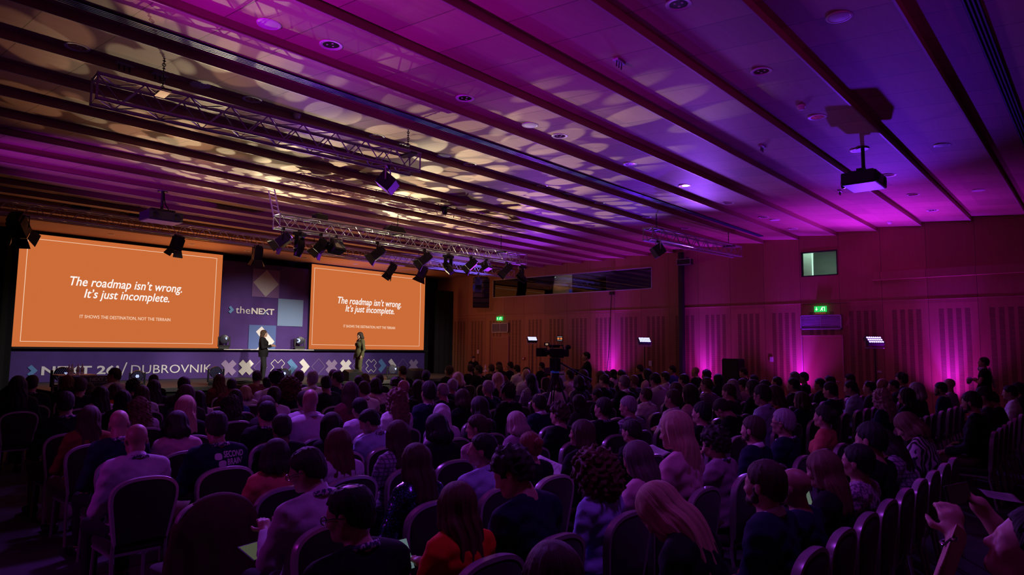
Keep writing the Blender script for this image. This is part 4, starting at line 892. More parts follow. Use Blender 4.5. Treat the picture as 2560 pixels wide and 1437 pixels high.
def surface_nets(F):
    D = F.D; nx, ny, nz = D.shape; s = D < 0
    cnt = np.zeros((nx-1, ny-1, nz-1), np.float32); acc = np.zeros((nx-1, ny-1, nz-1, 3), np.float32)
    ax = F.ax
    for a in range(3):
        sh = [slice(None)]*3; sh[a] = slice(0, -1); s2 = [slice(None)]*3; s2[a] = slice(1, None)
        d0, d1 = D[tuple(sh)], D[tuple(s2)]; m = (d0 < 0) != (d1 < 0)
        I = np.argwhere(m)
        if not len(I): continue
        v0, v1 = d0[m], d1[m]; t = v0/(v0-v1); p = np.stack([ax[i][I[:, i]] for i in range(3)], 1)
        p[:, a] += t*(ax[a][I[:, a]+1]-ax[a][I[:, a]])
        o1, o2 = [i for i in range(3) if i != a]
        for u in (0, 1):
            for v in (0, 1):
                J = I.copy(); J[:, o1] -= u; J[:, o2] -= v
                ok = np.all(J >= 0, 1) & (J[:, 0] < nx-1) & (J[:, 1] < ny-1) & (J[:, 2] < nz-1); J = J[ok]
                np.add.at(cnt, tuple(J.T), 1); np.add.at(acc, tuple(J.T), p[ok])
    idx = -np.ones(cnt.shape, np.int64); m = cnt > 0; idx[m] = np.arange(m.sum()); V = acc[m]/cnt[m][:, None]
    Q = []
    for a in range(3):
        sh = [slice(None)]*3; sh[a] = slice(0, -1); s2 = [slice(None)]*3; s2[a] = slice(1, None)
        d0, d1 = D[tuple(sh)] < 0, D[tuple(s2)] < 0
        o1, o2 = (a+1) % 3, (a+2) % 3
        for flip in (0, 1):
            m = (d0 & ~d1) if not flip else (~d0 & d1); I = np.argwhere(m)
            ok = (I[:, o1] > 0) & (I[:, o2] > 0) & (I[:, o1] < D.shape[o1]-1) & (I[:, o2] < D.shape[o2]-1); I = I[ok]
            if not len(I): continue
            def g(u, v):
                J = I.copy(); J[:, o1] -= u; J[:, o2] -= v; return idx[tuple(J.T)]
            q = np.stack([g(1, 1), g(0, 1), g(0, 0), g(1, 0)], 1)
            Q.append(q if not flip else q[:, ::-1])
    return V, np.concatenate(Q) if Q else np.zeros((0, 4), np.int64)
def axis(lo, hi, coarse, fines):
    out = [lo]; 
    while out[-1] < hi:
        x = out[-1]; st = coarse
        for a, b, h in fines:
            if a-1e-6 <= x < b: st = min(st, h)
            elif x < a < x+st: st = min(st, max(a-x, h))
        out.append(x+st)
    return out
def mesh_np(name, V, Q):
    me = bpy.data.meshes.new(name); me.vertices.add(len(V)); me.vertices.foreach_set('co', np.ascontiguousarray(V, np.float32).ravel())
    me.loops.add(len(Q)*4); me.loops.foreach_set('vertex_index', Q.ravel().astype(np.int32)); me.polygons.add(len(Q))
    me.polygons.foreach_set('loop_start', np.arange(0, len(Q)*4, 4, dtype=np.int32)); me.polygons.foreach_set('loop_total', np.full(len(Q), 4, np.int32))
    me.polygons.foreach_set('use_smooth', np.ones(len(Q), bool)); me.update(calc_edges=True); return me
def strands(me, V):
    """growth direction of the hair, kept per vertex so that it follows the head"""
    th = np.arctan2(V[:, 0], -(V[:, 1]+.01)); r = np.hypot(V[:, 0], V[:, 1]); a = me.attributes.new('strand', 'FLOAT_VECTOR', 'POINT')
    a.data.foreach_set('vector', np.stack([th*26*np.clip(r/.06, .25, 1), V[:, 2]*7, r*9], 1).astype(np.float32).ravel())
    b = me.attributes.new('curl', 'FLOAT_VECTOR', 'POINT'); b.data.foreach_set('vector', (np.asarray(V)*170).astype(np.float32).ravel())
def relax(V, Q, n=2, w=0.45):
    e = np.concatenate([Q[:, [0, 1]], Q[:, [1, 2]], Q[:, [2, 3]], Q[:, [3, 0]]])
    for _ in range(n):
        s = np.zeros_like(V); c = np.zeros(len(V), np.float32)
        np.add.at(s, e[:, 0], V[e[:, 1]]); np.add.at(s, e[:, 1], V[e[:, 0]]); np.add.at(c, e[:, 0], 1); np.add.at(c, e[:, 1], 1)
        V = V*(1-w)+w*s/np.maximum(c, 1)[:, None]
    return V
def ss(x, a, b): t = np.clip((x-a)/(b-a), 0, 1); return t*t*(3-2*t)

# a seated figure faces +Y, hips at the origin, floor at z = 0, head top at 1.32
ARMS = {   # shoulder, elbow, wrist, hand direction for (left, right)
    'lap':   [((-.185, -.03, .975), (-.245, .03, .70), (-.12, .25, .625), (0.35, 0.9, -.15)), ((.185, -.03, .975), (.245, .03, .70), (.12, .25, .635), (-.35, 0.9, -.15))],
    'thigh': [((-.185, -.03, .975), (-.25, .05, .70), (-.15, .30, .625), (0.1, 1, -.2)), ((.185, -.03, .975), (.25, .02, .70), (.06, .23, .66), (-.9, .45, -.1))],
    'chin':  [((-.185, -.03, .975), (-.20, .22, .74), (-.075, .165, 1.02), (0.2, -.25, .9)), ((.185, -.03, .975), (.24, .05, .72), (.02, .24, .70), (-1, .2, 0))],
    'phone': [((-.185, -.03, .975), (-.235, .06, .73), (-.09, .33, .80), (0.3, .8, .45)), ((.185, -.03, .975), (.235, .06, .73), (.09, .33, .80), (-.3, .8, .45))],
    'cross': [((-.185, -.03, .975), (-.25, .06, .74), (.06, .19, .79), (0.95, -.1, .1)), ((.185, -.03, .975), (.25, .06, .74), (-.06, .16, .82), (-.95, -.05, .05))],
    'raise': [((-.185, -.03, .975), (-.16, .19, .86), (-.01, .215, 1.165), (0.25, .6, .75)), ((.185, -.03, .975), (.27, .16, .86), (.235, .335, 1.175), (-.4, .45, .8))],
}
def fingers(F, w, hd, side, curl=0.6, k=0.008, s=1.0):
    """palm, four unequal bent fingers and a thumb from wrist w along hd"""
    f = Vector(hd).normalized(); up = Vector((0, 0, 1)); n = (up - f*up.dot(f)); n = n.normalized() if n.length > .2 else Vector((0, -1, 0)); x = f.cross(n)*(-side)
    W = Vector(w); P = W+f*0.045*s
    F.cap(W, P+f*0.03*s, 0.026*s, 0.030*s, 0.02); F.cap(P-x*0.022*s+f*0.03*s, P+x*0.022*s+f*0.03*s, 0.016*s, 0.016*s, 0.015)
    for i, L in enumerate((0.062, 0.074, 0.070, 0.054)):
        b = P+f*0.045*s+x*((i-1.5)*0.0195)*s; a = f; q = b
        for j, fr in enumerate((.45, .32, .23)):
            a = (a-n*curl*(0.35+0.25*j)).normalized(); q2 = q+a*L*fr*1.05*s; F.cap(q, q2, (0.0098-0.001*j)*s, (0.0090-0.001*j)*s, k); q = q2
    b = W+f*0.03*s-x*0.026*s; q = b+(f*0.5-x*0.75-n*0.2).normalized()*0.042*s; F.cap(b, q, 0.0135*s, 0.011*s, 0.012)
    F.cap(q, q+(f*0.85-x*0.2-n*0.25).normalized()*0.034*s, 0.0105*s, 0.009*s, k)
def head(F, fem):
    j = 0.92 if fem else 1.0
    F.cap((0, -.030, 1.00), (0, -.012, 1.14), .058*(0.86 if fem else 1.04), .053*(0.86 if fem else 1.05), 0.04)
    F.ell((0, -.012, 1.235), (.0745, .094, .086), 0.02); F.ell((0, .028, 1.182), (.060*j, .064, .080), 0.03)
    F.cap((-.040*j, .015, 1.135), (0, .066, 1.122), .024, .021, 0.03); F.cap((.040*j, .015, 1.135), (0, .066, 1.122), .024, .021, 0.03)
    F.ell((0, .070, 1.217), (.046, .022, .012), 0.018); F.cap((0, .086, 1.207), (0, .106, 1.172), .0085, .0115, 0.012)
    for q in (-1, 1):
        F.ell((q*.030, .098, 1.198), (.017, .014, .011), 0.012, 's'); F.ell((q*.030, .0795, 1.198), (.0125, .0115, .0125), 0.002); F.ell((q*.012, .098, 1.168), (.008, .010, .007), 0.008)
        F.ell((q*.045, .060, 1.172), (.018, .02, .018), 0.025); F.ell((q*.0765, -.010, 1.188), (.0085, .021, .031), 0.008); F.ell((q*.084, -.006, 1.190), (.004, .010, .016), 0.006, 's')
    F.cap((-.018, .084, 1.1475), (.018, .084, 1.1475), .0065, .0065, 0.008); F.cap((-.016, .083, 1.139), (.016, .083, 1.139), .0065, .0065, 0.006)
    F.ell((0, .074, 1.115), (.019, .016, .014), 0.016)
def torso(F, fem, g=0.0):
    w = 0.88 if fem else 1.0
    F.ell((0, .0, .565), (.178, .14, .12), 0.05, g=g); F.ell((0, -.02, .70), (.148*w, .112, .14), 0.06, g=g); F.ell((0, -.025, .86), (.165*w, .118, .16), 0.06, g=g)
    F.cap((-.145*w, -.03, .985), (.145*w, -.03, .985), .062, .062, 0.06, g=g); F.cap((-.10*w, -.035, 1.02), (.10*w, -.035, 1.02), .045, .045, 0.05, g=g)
    if fem:
        for q in (-1, 1): F.ell((q*.072, .062, .870), (.058, .048, .06), 0.05, g=g)
def arm(F, A, fem, g=0.0, hand=True, k=0.03):
    for side, (s, e, w, hd) in zip((-1, 1), A):
        s = (s[0]*(0.9 if fem else 1), s[1], s[2]); u = 0.88 if fem else 1.0
        F.cap(s, e, .054*u, .043*u, 0.05, g=g); F.cap(e, w, .043*u, .029*u, k, g=g)
        if hand: fingers(F, w, hd, side, 1.0 if w[2] > 1.1 else .6)
def legs(F, g=0.0, feet=True):
    for q in (-1, 1):
        F.cap((q*.085, .02, .545), (q*.115, .43, .51), .086, .058, 0.05, g=g); F.cap((q*.115, .43, .50), (q*.12, .41, .12), .056, .040, 0.04, g=g)
        if feet: F.cap((q*.12, .40, .07), (q*.135, .56, .035), .042, .032, 0.03); F.ell((q*.12, .385, .05), (.036, .05, .045), 0.02)
def seated_axes(lod, arms):
    f = 0.0095 if lod else 0.014; c = 0.026 if lod else 0.034; fx = [(-.10, .10, f)]; fy = [(-.13, .135, f)]; fz = [(1.05, 1.36, f)]
    if lod and arms in ('phone', 'raise', 'chin', 'cross', 'lap', 'thigh'):
        for s, e, w, hd in ARMS[arms]:
            h = 0.0075 if lod == 2 else 0.012; p = [w[i]+0.07*hd[i] for i in range(3)]
            fx.append((p[0]-.1, p[0]+.1, h)); fy.append((p[1]-.1, p[1]+.1, h)); fz.append((p[2]-.1, p[2]+.1, h))
    return axis(-.36, .36, c, fx), axis(-.24, .68, c, fy), axis(-.02, 1.40, c, fz)
TPL = {}
def template(fem, arms, lod):
    key = (fem, arms, lod)
    if key in TPL: return TPL[key]
    ax = seated_axes(lod, arms); A = ARMS[arms]; T = {}
    F = Field(*ax); torso(F, fem); arm(F, A, fem); legs(F); head(F, fem)
    V, Q = surface_nets(F); T['body'] = (relax(V, Q, 1, 0.3), Q)
    # upper garment: sleeves to the wrist, open at the neck
    c = 0.017 if lod else 0.026
    cx = axis(-.36, .36, c, []), axis(-.26, .46, c, []), axis(.45, 1.14, c, [])
    F = Field(*cx); torso(F, fem, .016); arm(F, A, fem, .013, False); X, Y, Z = F.grid()
    F.D = F.D+0.0045*np.sin(Z*62+np.sin(X*21)*2.0+Y*9)*np.sin(X*33+Y*17+Z*8)+.0035*np.sin(X*38+Z*34+np.sin(Z*15+X*9)*2.2)*np.sin(Y*21+Z*13)+.003*np.sin(X*55-Z*70+np.sin(X*24)*1.5)
    F.cap((0, -.018, 1.062), (0, .02, 1.30), .062, .080, 0.012, 's'); F.ell((0, .06, 1.02), (.05, .06, .06), .02, 's')
    for s, e, w, hd in A: F.ell((w[0]+.05*hd[0], w[1]+.05*hd[1], w[2]+.05*hd[2]), (.058, .058, .058), 0.004, 's')
    if arms == 'raise':
        for s, e, w, hd in A: F.cap(tuple(e[i]*.75+s[i]*.25 for i in range(3)), e, .078, .072, .01, 's'); F.cap(e, w, .072, .06, .01, 's')
    F.cut(.50-Z+0*X+0*Y)
    V, Q = surface_nets(F); T['top'] = (relax(V, Q, 1, 0.4), Q)
    F = Field(axis(-.30, .30, c*1.3, []), axis(-.2, .60, c*1.3, []), axis(.05, .70, c*1.3, [])); F.ell((0, .0, .565), (.182, .142, .11), 0.05, g=.008); legs(F, .012, False)
    X, Y, Z = F.grid(); F.cut(Z-.62+0*X+0*Y); F.cut(.10-Z+0*X+0*Y); V, Q = surface_nets(F); T['trousers'] = (V, Q)
    F = Field(axis(-.24, .24, .016, []), axis(.28, .66, .016, []), axis(-.01, .15, .016, []))
    for q in (-1, 1): F.cap((q*.12, .40, .07), (q*.135, .575, .035), .05, .04, 0.03); F.ell((q*.12, .385, .05), (.045, .06, .055), 0.02)
    X, Y, Z = F.grid(); F.cut(.002-Z+0*X+0*Y); V, Q = surface_nets(F); T['shoes'] = (V, Q)
    TPL[key] = T; return T
HAIRS = {}
def hair(style, lod, seed=0):
    key = (style, lod, seed)
    if key in HAIRS: return HAIRS[key]
    h = (0.0065 if 'curl' in style else 0.008) if lod else 0.014
    lo, hi = {'long': .80, 'verylong': .68, 'curlylong': .84, 'pony': .98, 'bigcurly': 1.0, 'hijab': .88}.get(style, 1.02), 1.46
    W = 0.23 if style in ('bigcurly', 'curlylong', 'hijab') else 0.17
    F = Field(axis(-W, W, h, []), axis(-.27, .18, h, []), axis(lo, hi, h, []))
    X, Y, Z = F.grid(); rg = np.random.default_rng(seed+5); ph = rg.random(6)*6.28
    TH = np.arctan2(X+0*Y+0*Z, -(Y+.01)+0*X+0*Z)
    def face_cut(fy=.050, slope=.95, low=True):
        F.cut(((Y-fy)-(Z-1.235)*slope)*0.72+0.004*np.sin(X*60+ph[0])+0*X)
    long_ = style in ('long', 'verylong', 'curlylong', 'bob', 'pony')
    if style in ('short', 'shortcurly', 'balding', 'bun', 'curly'):
        g = {'shortcurly': .012, 'curly': .028, 'bun': .004}.get(style, .002)
        F.ell((0, -.016, 1.240), (.083, .102, .092), 0.02, g=g); F.ell((0, -.055, 1.185), (.072, .058, .075), 0.03, g=g*0.6)
        face_cut(); F.cut((1.118+np.maximum(Y+.105, 0)*.62-Z)*0.8+0*X)
        for q in (-1, 1): F.ell((q*.086, -.004, 1.180), (.03, .026, .034), 0.01, 's')
        if style == 'balding': F.ell((0, -.042, 1.336), (.046, .056, .034), 0.014, 's')
        if style == 'bun': F.ell((0, -.125, 1.245), (.045, .042, .042), 0.012)
    if long_:
        F.ell((0, -.018, 1.238), (.090, .107, .096), 0.02)
        zl = {'bob': 1.07, 'long': .90, 'verylong': .76, 'curlylong': .93, 'pony': 1.12}[style]; e = 0.02 if style == 'curlylong' else 0.0
        if style != 'pony':
            F.cap((0, -.055, 1.20), (0, -.088, zl+.06), .088+e, .082+e, 0.04, sy=1.35)
            for q in (-1, 1): F.cap((q*.066, -.005, 1.22), (q*.082, -.012, max(zl, 1.00)+.05), .036+e, .034+e*.8, 0.03); F.cap((q*.06, -.07, 1.10), (q*.075, -.09, zl+.05), .045+e, .04+e, 0.04)
        else:
            F.ell((0, -.055, 1.18), (.07, .055, .06), 0.03); F.cap((0, -.11, 1.24), (0, -.15, 1.20), .03, .032, 0.02); F.cap((0, -.15, 1.20), (0, -.145, 1.03), .034, .02, 0.02)
        F.ell((0, .105, 1.165), (.058, .085, .088), 0.015, 's'); face_cut(.062, .9)if style == 'pony' else F.cut((Y-.075-(Z-1.235)*.6)*0.85+0*X)
        F.cut(zl-Z+.012*np.sin(X*70+ph[1])+.008*np.sin(X*150+ph[2])+0*Y)
    if style == 'bigcurly':
        F.ell((0, -.03, 1.235), (.155, .150, .150), 0.02); F.ell((0, -.06, 1.15), (.165, .125, .13), 0.04); F.ell((0, .12, 1.17), (.062, .085, .095), 0.02, 's')
    if style == 'hijab':
        F.ell((0, -.012, 1.225), (.096, .115, .112), 0.02); F.cap((0, -.035, 1.16), (0, -.045, 1.00), .088, .120, 0.05, sy=1.1); F.ell((0, .11, 1.185), (.054, .07, .085), 0.012, 's'); F.cut(.92-Z+0*X+0*Y)
        F.D = F.D+.004*np.sin(Z*40+Y*60+np.sin(X*20))
    if style == 'beard':
        pass
    if style in ('bald',): return None
    # locks
    if style in ('short', 'balding', 'bun'): F.D = F.D+.003*np.sin(TH*19+Z*24+ph[3]+X*30)*np.sin(Z*60+TH*5+ph[4])+.002*np.sin(TH*37+Y*50)
    if style in ('shortcurly', 'curly', 'bigcurly', 'curlylong'):
        a = {'bigcurly': .016, 'curly': .010, 'curlylong': .009}.get(style, .007); q = 125 if lod else 90
        d = 0
        for _ in range(9):
            v = rg.normal(size=3); v *= q*(.6+.9*rg.random())/np.linalg.norm(v); d = d+np.sin(X*v[0]+Y*v[1]+Z*v[2]+rg.random()*6.28)
        F.D = F.D+(a/2.4*d).astype(np.float32)
    if style in ('long', 'verylong', 'bob', 'pony'): F.D = F.D+.0055*np.sin(TH*13+ph[3]+Z*5+.9*np.sin(Z*9+ph[5]))*ss(1.38-Z, 0, .3)+.0032*np.sin(TH*29+ph[4]+Z*9+.7*np.sin(Z*17))*ss(1.38-Z, 0, .2)
    V, Q = surface_nets(F); HAIRS[key] = (relax(V, Q, 1, 0.35), Q); return HAIRS[key]
def beard(lod):
    if ('beard', lod) in HAIRS: return HAIRS[('beard', lod)]
    h = 0.0085; F = Field(axis(-.1, .1, h, []), axis(-.04, .13, h, []), axis(1.06, 1.22, h, []))
    F.cap((-.042, .015, 1.135), (0, .068, 1.120), .029, .027, 0.03); F.cap((.042, .015, 1.135), (0, .068, 1.120), .029, .027, 0.03); F.cap((-.02, .085, 1.158), (.02, .085, 1.158), .008, .008, 0.01)
    for q in (-1, 1): F.cap((q*.062, .012, 1.19), (q*.05, .02, 1.14), .014, .02, 0.02)
    F.ell((0, .096, 1.145), (.021, .018, .007), 0.004, 's'); X, Y, Z = F.grid(); F.D = F.D+.002*np.sin(X*160)*np.sin(Z*150+Y*90)
    V, Q = surface_nets(F); HAIRS[('beard', lod)] = (V, Q); return V, Q
def pose(V, yaw=0, pitch=0, lean=0, roll=0, turn=0):
    V = np.array(V, np.float64)
    if yaw or pitch or roll:
        p = np.array([0, -.015, 1.075]); w = (ss(V[:, 2]+V[:, 1]*0.25, 1.015, 1.12)*(1-ss(V[:, 1], .185, .215)))[:, None]; q = V-p
        a = math.radians(yaw); R1 = np.array([[math.cos(a), -math.sin(a), 0], [math.sin(a), math.cos(a), 0], [0, 0, 1]])
        a = -math.radians(pitch); R2 = np.array([[1, 0, 0], [0, math.cos(a), -math.sin(a)], [0, math.sin(a), math.cos(a)]])
        a = math.radians(roll); R3 = np.array([[math.cos(a), 0, math.sin(a)], [0, 1, 0], [-math.sin(a), 0, math.cos(a)]])
        V = V*(1-w)+w*(q@(R1@R2@R3).T+p)
    if turn:
        a = np.radians(turn)*ss(V[:, 2], .60, .95)*(1-ss(V[:, 1], .16, .34)*(V[:, 2] < .75)); x, y = V[:, 0].copy(), V[:, 1].copy(); V[:, 0] = x*np.cos(a)-y*np.sin(a); V[:, 1] = x*np.sin(a)+y*np.cos(a)
    if lean:
        a = -np.radians(lean)*ss(V[:, 2], .52, .80)*(1-.7*ss(V[:, 1], .14, .30)*(V[:, 2] < .74)); y, z = V[:, 1].copy(), V[:, 2]-.55; V[:, 1] = y*np.cos(a)-z*np.sin(a); V[:, 2] = y*np.sin(a)+z*np.cos(a)+.55
    return V
HC_ = {'black': (.010, .008, .008), 'dark': (.022, .014, .011), 'brown': (.06, .032, .02), 'redbrown': (.10, .036, .02), 'auburn': (.20, .06, .03), 'lightbrown': (.16, .09, .05), 'blonde': (.48, .33, .20), 'greyblonde': (.42, .34, .28), 'grey': (.34, .32, .32), 'greybrown': (.14, .11, .10), 'white': (.62, .60, .60)}
TC_ = {'black': (.010, .010, .012), 'charcoal': (.035, .032, .036), 'navy': (.013, .016, .045), 'blue': (.05, .09, .32), 'lavender': (.58, .50, .62), 'white': (.74, .70, .72), 'lightblue': (.42, .48, .72), 'pink': (.62, .36, .42), 'coral': (.62, .15, .13), 'orange': (.62, .14, .03), 'red': (.70, .045, .015), 'rust': (.22, .07, .035), 'burgundy': (.16, .03, .05), 'mauve': (.30, .19, .27), 'periwinkle': (.40, .42, .80), 'olive': (.075, .072, .035)}
def hair_mat(name, c, curly=False):
    m = mat(name, c, 0.62, spec=0.35); nt = m.node_tree; b = nt.nodes['Principled BSDF']; mp = nt.nodes.new('ShaderNodeAttribute'); mp.attribute_name = 'curl' if curly else 'strand'
    no = nt.nodes.new('ShaderNodeTexNoise'); no.inputs['Scale'].default_value = 1; no.inputs['Detail'].default_value = 3; nt.links.new(mp.outputs['Vector'], no.inputs['Vector'])
    mx = nt.nodes.new('ShaderNodeMix'); mx.data_type = 'RGBA'; mx.inputs[6].default_value = (*[v*.35 for v in c], 1); mx.inputs[7].default_value = (*[min(1, v*1.7) for v in c], 1)
    nt.links.new(no.outputs['Fac'], mx.inputs[0]); nt.links.new(mx.outputs[2], b.inputs['Base Color'])
    bp = nt.nodes.new('ShaderNodeBump'); bp.inputs['Strength'].default_value = .8; bp.inputs['Distance'].default_value = .006; nt.links.new(no.outputs['Fac'], bp.inputs['Height']); nt.links.new(bp.outputs[0], b.inputs['Normal'])
for k_, c_ in HC_.items(): hair_mat('hair_'+k_, c_); hair_mat('curl_'+k_, c_, True)
for k_, c_ in TC_.items(): mat('cloth_'+k_, c_, 0.85, spec=0.2, noise=1, nscale=30, ndark=0.85, bump=0.12)
def pattern(name, c1, c2, kind):
    m = bpy.data.materials.new(name); m.use_nodes = True; nt = m.node_tree; b = nt.nodes['Principled BSDF']; tc = nt.nodes.new('ShaderNodeTexCoord'); b.inputs['Roughness'].default_value = .8
    mx = nt.nodes.new('ShaderNodeMix'); mx.data_type = 'RGBA'; mx.inputs[6].default_value = (*c1, 1); mx.inputs[7].default_value = (*c2, 1)
    if kind == 'plaid':
        sp = nt.nodes.new('ShaderNodeSeparateXYZ'); nt.links.new(tc.outputs['Object'], sp.inputs[0])
        f = nmath(nt, 'MAXIMUM', nmath(nt, 'LESS_THAN', nmath(nt, 'FRACT', nmath(nt, 'MULTIPLY', sp.outputs[0], 30.0)), .28), nmath(nt, 'LESS_THAN', nmath(nt, 'FRACT', nmath(nt, 'MULTIPLY', sp.outputs[2], 30.0)), .28))
    elif kind == 'zebra':
        w_ = nt.nodes.new('ShaderNodeTexWave'); w_.inputs['Scale'].default_value = 7; w_.inputs['Distortion'].default_value = 9; w_.inputs['Detail'].default_value = 1.5; nt.links.new(tc.outputs['Object'], w_.inputs[0]); f = nmath(nt, 'GREATER_THAN', w_.outputs['Fac'], .52)
    elif kind == 'speckle':
        w_ = nt.nodes.new('ShaderNodeTexNoise'); w_.inputs['Scale'].default_value = 55; nt.links.new(tc.outputs['Object'], w_.inputs[0]); f = nmath(nt, 'GREATER_THAN', w_.outputs['Fac'], .52)
    else:
        w_ = nt.nodes.new('ShaderNodeTexVoronoi'); w_.inputs['Scale'].default_value = 90; nt.links.new(tc.outputs['Object'], w_.inputs[0]); f = nmath(nt, 'LESS_THAN', w_.outputs['Distance'], .36); b.inputs['Roughness'].default_value = .2; b.inputs['Metallic'].default_value = .5
    nt.links.new(f, mx.inputs[0]); nt.links.new(mx.outputs[2], b.inputs['Base Color']); MATS[name] = m
pattern('cloth_plaid', (.34, .26, .38), (.10, .07, .13), 'plaid'); pattern('cloth_zebra', (.50, .40, .50), (.02, .015, .025), 'zebra'); pattern('cloth_pattern', (.44, .30, .42), (.12, .06, .14), 'speckle'); pattern('cloth_sequin', (.012, .014, .035), (.10, .12, .45), 'sequin')
pattern('lanyard', (.05, .03, .12), (.62, .55, .68), 'speckle')
mat('trousers_dark', (.012, .012, .016), .85); mat('trousers_tan', (.12, .075, .05), .85); mat('trousers_jeans', (.03, .04, .10), .85); mat('shoe', (.01, .01, .01), .4)
mat('skin_a', (.50, .29, .21), .5); mat('skin_b', (.40, .22, .155), .5); mat('eye_white', (.6, .58, .56), .2)
def ring(cz, cy, rx, ry, tube, tilt=0.0, n=40, m=8):
    V = []; Q = []
    for i in range(n):
        a = 2*PI*i/n
        for j in range(m):
            b = 2*PI*j/m; r = tube*math.cos(b); V.append(((rx+r)*math.cos(a), cy+(ry+r)*math.sin(a), cz+tube*1.5*math.sin(b)+tilt*math.sin(a)))
            Q.append((i*m+j, ((i+1) % n)*m+j, ((i+1) % n)*m+(j+1) % m, i*m+(j+1) % m))
    return np.array(V), np.array(Q)
def lanyard_geo():
    V, Q = ring(1.054, -.024, .089, .086, .0085, -.022); V2 = []; Q2 = []
    return V, Q
def strap_front():
    """the two ribbons running down the chest to a badge"""
    V = []; Q = []
    for q in (-1, 1):
        o = len(V); n = 8
        for i in range(n+1):
            t = i/n; x = q*(.066*(1-t)+.012*t); y = .035+.082*ss(np.array(t), 0, .4)+.022*t; z = 1.03-.24*t
            V += [(x-.009, y, z), (x+.009, y, z), (x+.009, y+.003, z), (x-.009, y+.003, z)]
        for i in range(n):
            for j in range(4): a = o+4*i; Q.append((a+j, a+4+j, a+4+(j+1) % 4, a+(j+1) % 4))
    return np.array(V, float), np.array(Q)
def collar_geo():
    """folded shirt collar: a low cone band open at the throat"""
    V = []; Q = []; n = 34
    for i in range(n+1):
        a = -PI/2+(-1+2*i/n)*2.62; c, q = math.cos(a), math.sin(a); dz = -.030*(q)-.004
        for r, z in ((.0655, 1.083), (.0695, 1.087), (.0855, 1.046), (.0815, 1.040)): V.append((r*c, -.022+r*q*.98, z+dz*(1.0)))
    for i in range(n):
        for j in range(4): Q.append((4*i+j, 4*i+4+j, 4*i+4+(j+1) % 4, 4*i+(j+1) % 4))
    return np.array(V), np.array(Q)
def glasses_geo():
    m = MB()
    for q in (-1, 1):
        m.tube([(q*.034+.022*math.cos(a), .104, 1.197+.017*math.sin(a)) for a in [2*PI*i/14 for i in range(14)]], .0026, 5, closed=True); m.tube([(q*.056, .102, 1.200), (q*.080, .03, 1.203), (q*.082, -.02, 1.195)], .0026, 5)
    m.tube([(-.012, .106, 1.20), (.012, .106, 1.20)], .0026, 5); return m
# banquet chair: arched back with a bright edge, facing +Y, back plane near y = -0.10
def arch(n=26):
    P = [(-.175, .47), (-.20, .62), (-.222, .76), (-.222, .80)]
    for i in range(1, n): t = PI*(1-i/n); c, s = math.cos(t), math.sin(t); P.append((.222*math.copysign(abs(c)**.8, c), .80+.125*abs(s)**.85))
    P += [(.222, .80), (.222, .76), (.20, .62), (.175, .47)]; return P
mat('chair_cloth', (.022, .010, .012), .9, sheen=.2, noise=1, nscale=40); mat('chair_edge', (.52, .46, .50), .32, metal=.3); mat('chair_leg', (.32, .28, .30), .4, metal=.3)
def make_chair():
    r = empty('banquet_chair'); A = arch(); back = lambda z: -.115-.10*(z-.47)
    m = MB(); n = len(A); c = (0, .66)
    vs = []; fs = []
    for off, sc in ((-.018, .96), (-.026, .86), (.016, .96), (.030, .86)):
        for x, z in A: X, Z = c[0]+(x-c[0])*sc, c[1]+(z-c[1])*sc; vs.append((X, back(Z)+off, Z))
    for i in range(n):
        j = (i+1) % n; fs += [(i, j, n+j, n+i), (2*n+j, 2*n+i, 3*n+i, 3*n+j), (j, i, 2*n+i, 2*n+j)]
    fs += [tuple(range(n, 2*n)), tuple(reversed(range(3*n, 4*n)))]; m.add(vs, fs); m.build('backrest', 'chair_cloth', r, True)
    m = MB(); vs = []; fs = []
    for x, z in A:
        nx_, nz_ = (x-0, z-.70); L = math.hypot(nx_, nz_); ox, oz = nx_/L*.011, nz_/L*.011; y = back(z)
        vs += [(x-ox, y-.022, z-oz), (x+ox, y-.022, z+oz), (x+ox*1.3, y, z+oz*1.3), (x+ox, y+.022, z+oz), (x-ox, y+.022, z-oz)]
    for i in range(n-1):
        for k in range(5): fs.append((5*i+k, 5*i+(k+1) % 5, 5*(i+1)+(k+1) % 5, 5*(i+1)+k))
    fs += [tuple(reversed(range(5))), tuple(range(5*(n-1), 5*n))]; m.add(vs, fs); m.build('back_edge', 'chair_edge', r, True)
    m = MB(); m.box((0, .115, .435), (.40, .42, .075)); m.build('seat', 'chair_cloth', r, True, bevel=.03)
    m = MB(); m.box((0, .115, .385), (.38, .40, .02)); m.build('seat_frame', 'chair_leg', r)
    for q in (-1, 1):
        m = MB(); m.tube([(q*.178, back(.50), .50), (q*.18, -.10, .38), (q*.19, -.17, .0)], .0135, 6); m.build('leg', 'chair_leg', r, True)
        m = MB(); m.tube([(q*.175, .29, .385), (q*.185, .31, .0)], .0135, 6); m.build('leg', 'chair_leg', r, True)
    return r
CHAIR = None; CHAIRS = []
def chair(x, y, rz, label, group='banquet chairs of the audience', z=0):
    global CHAIR
    if CHAIR is None: CHAIR = make_chair(); c = CHAIR; c.location = (x, y, 0); c.rotation_euler = (0, 0, rz); tag(c, label, 'chair', group)
    else: c = dup(CHAIR, (x, y, 0), rz, label, group)
    CHAIRS.append((x, y)); return c
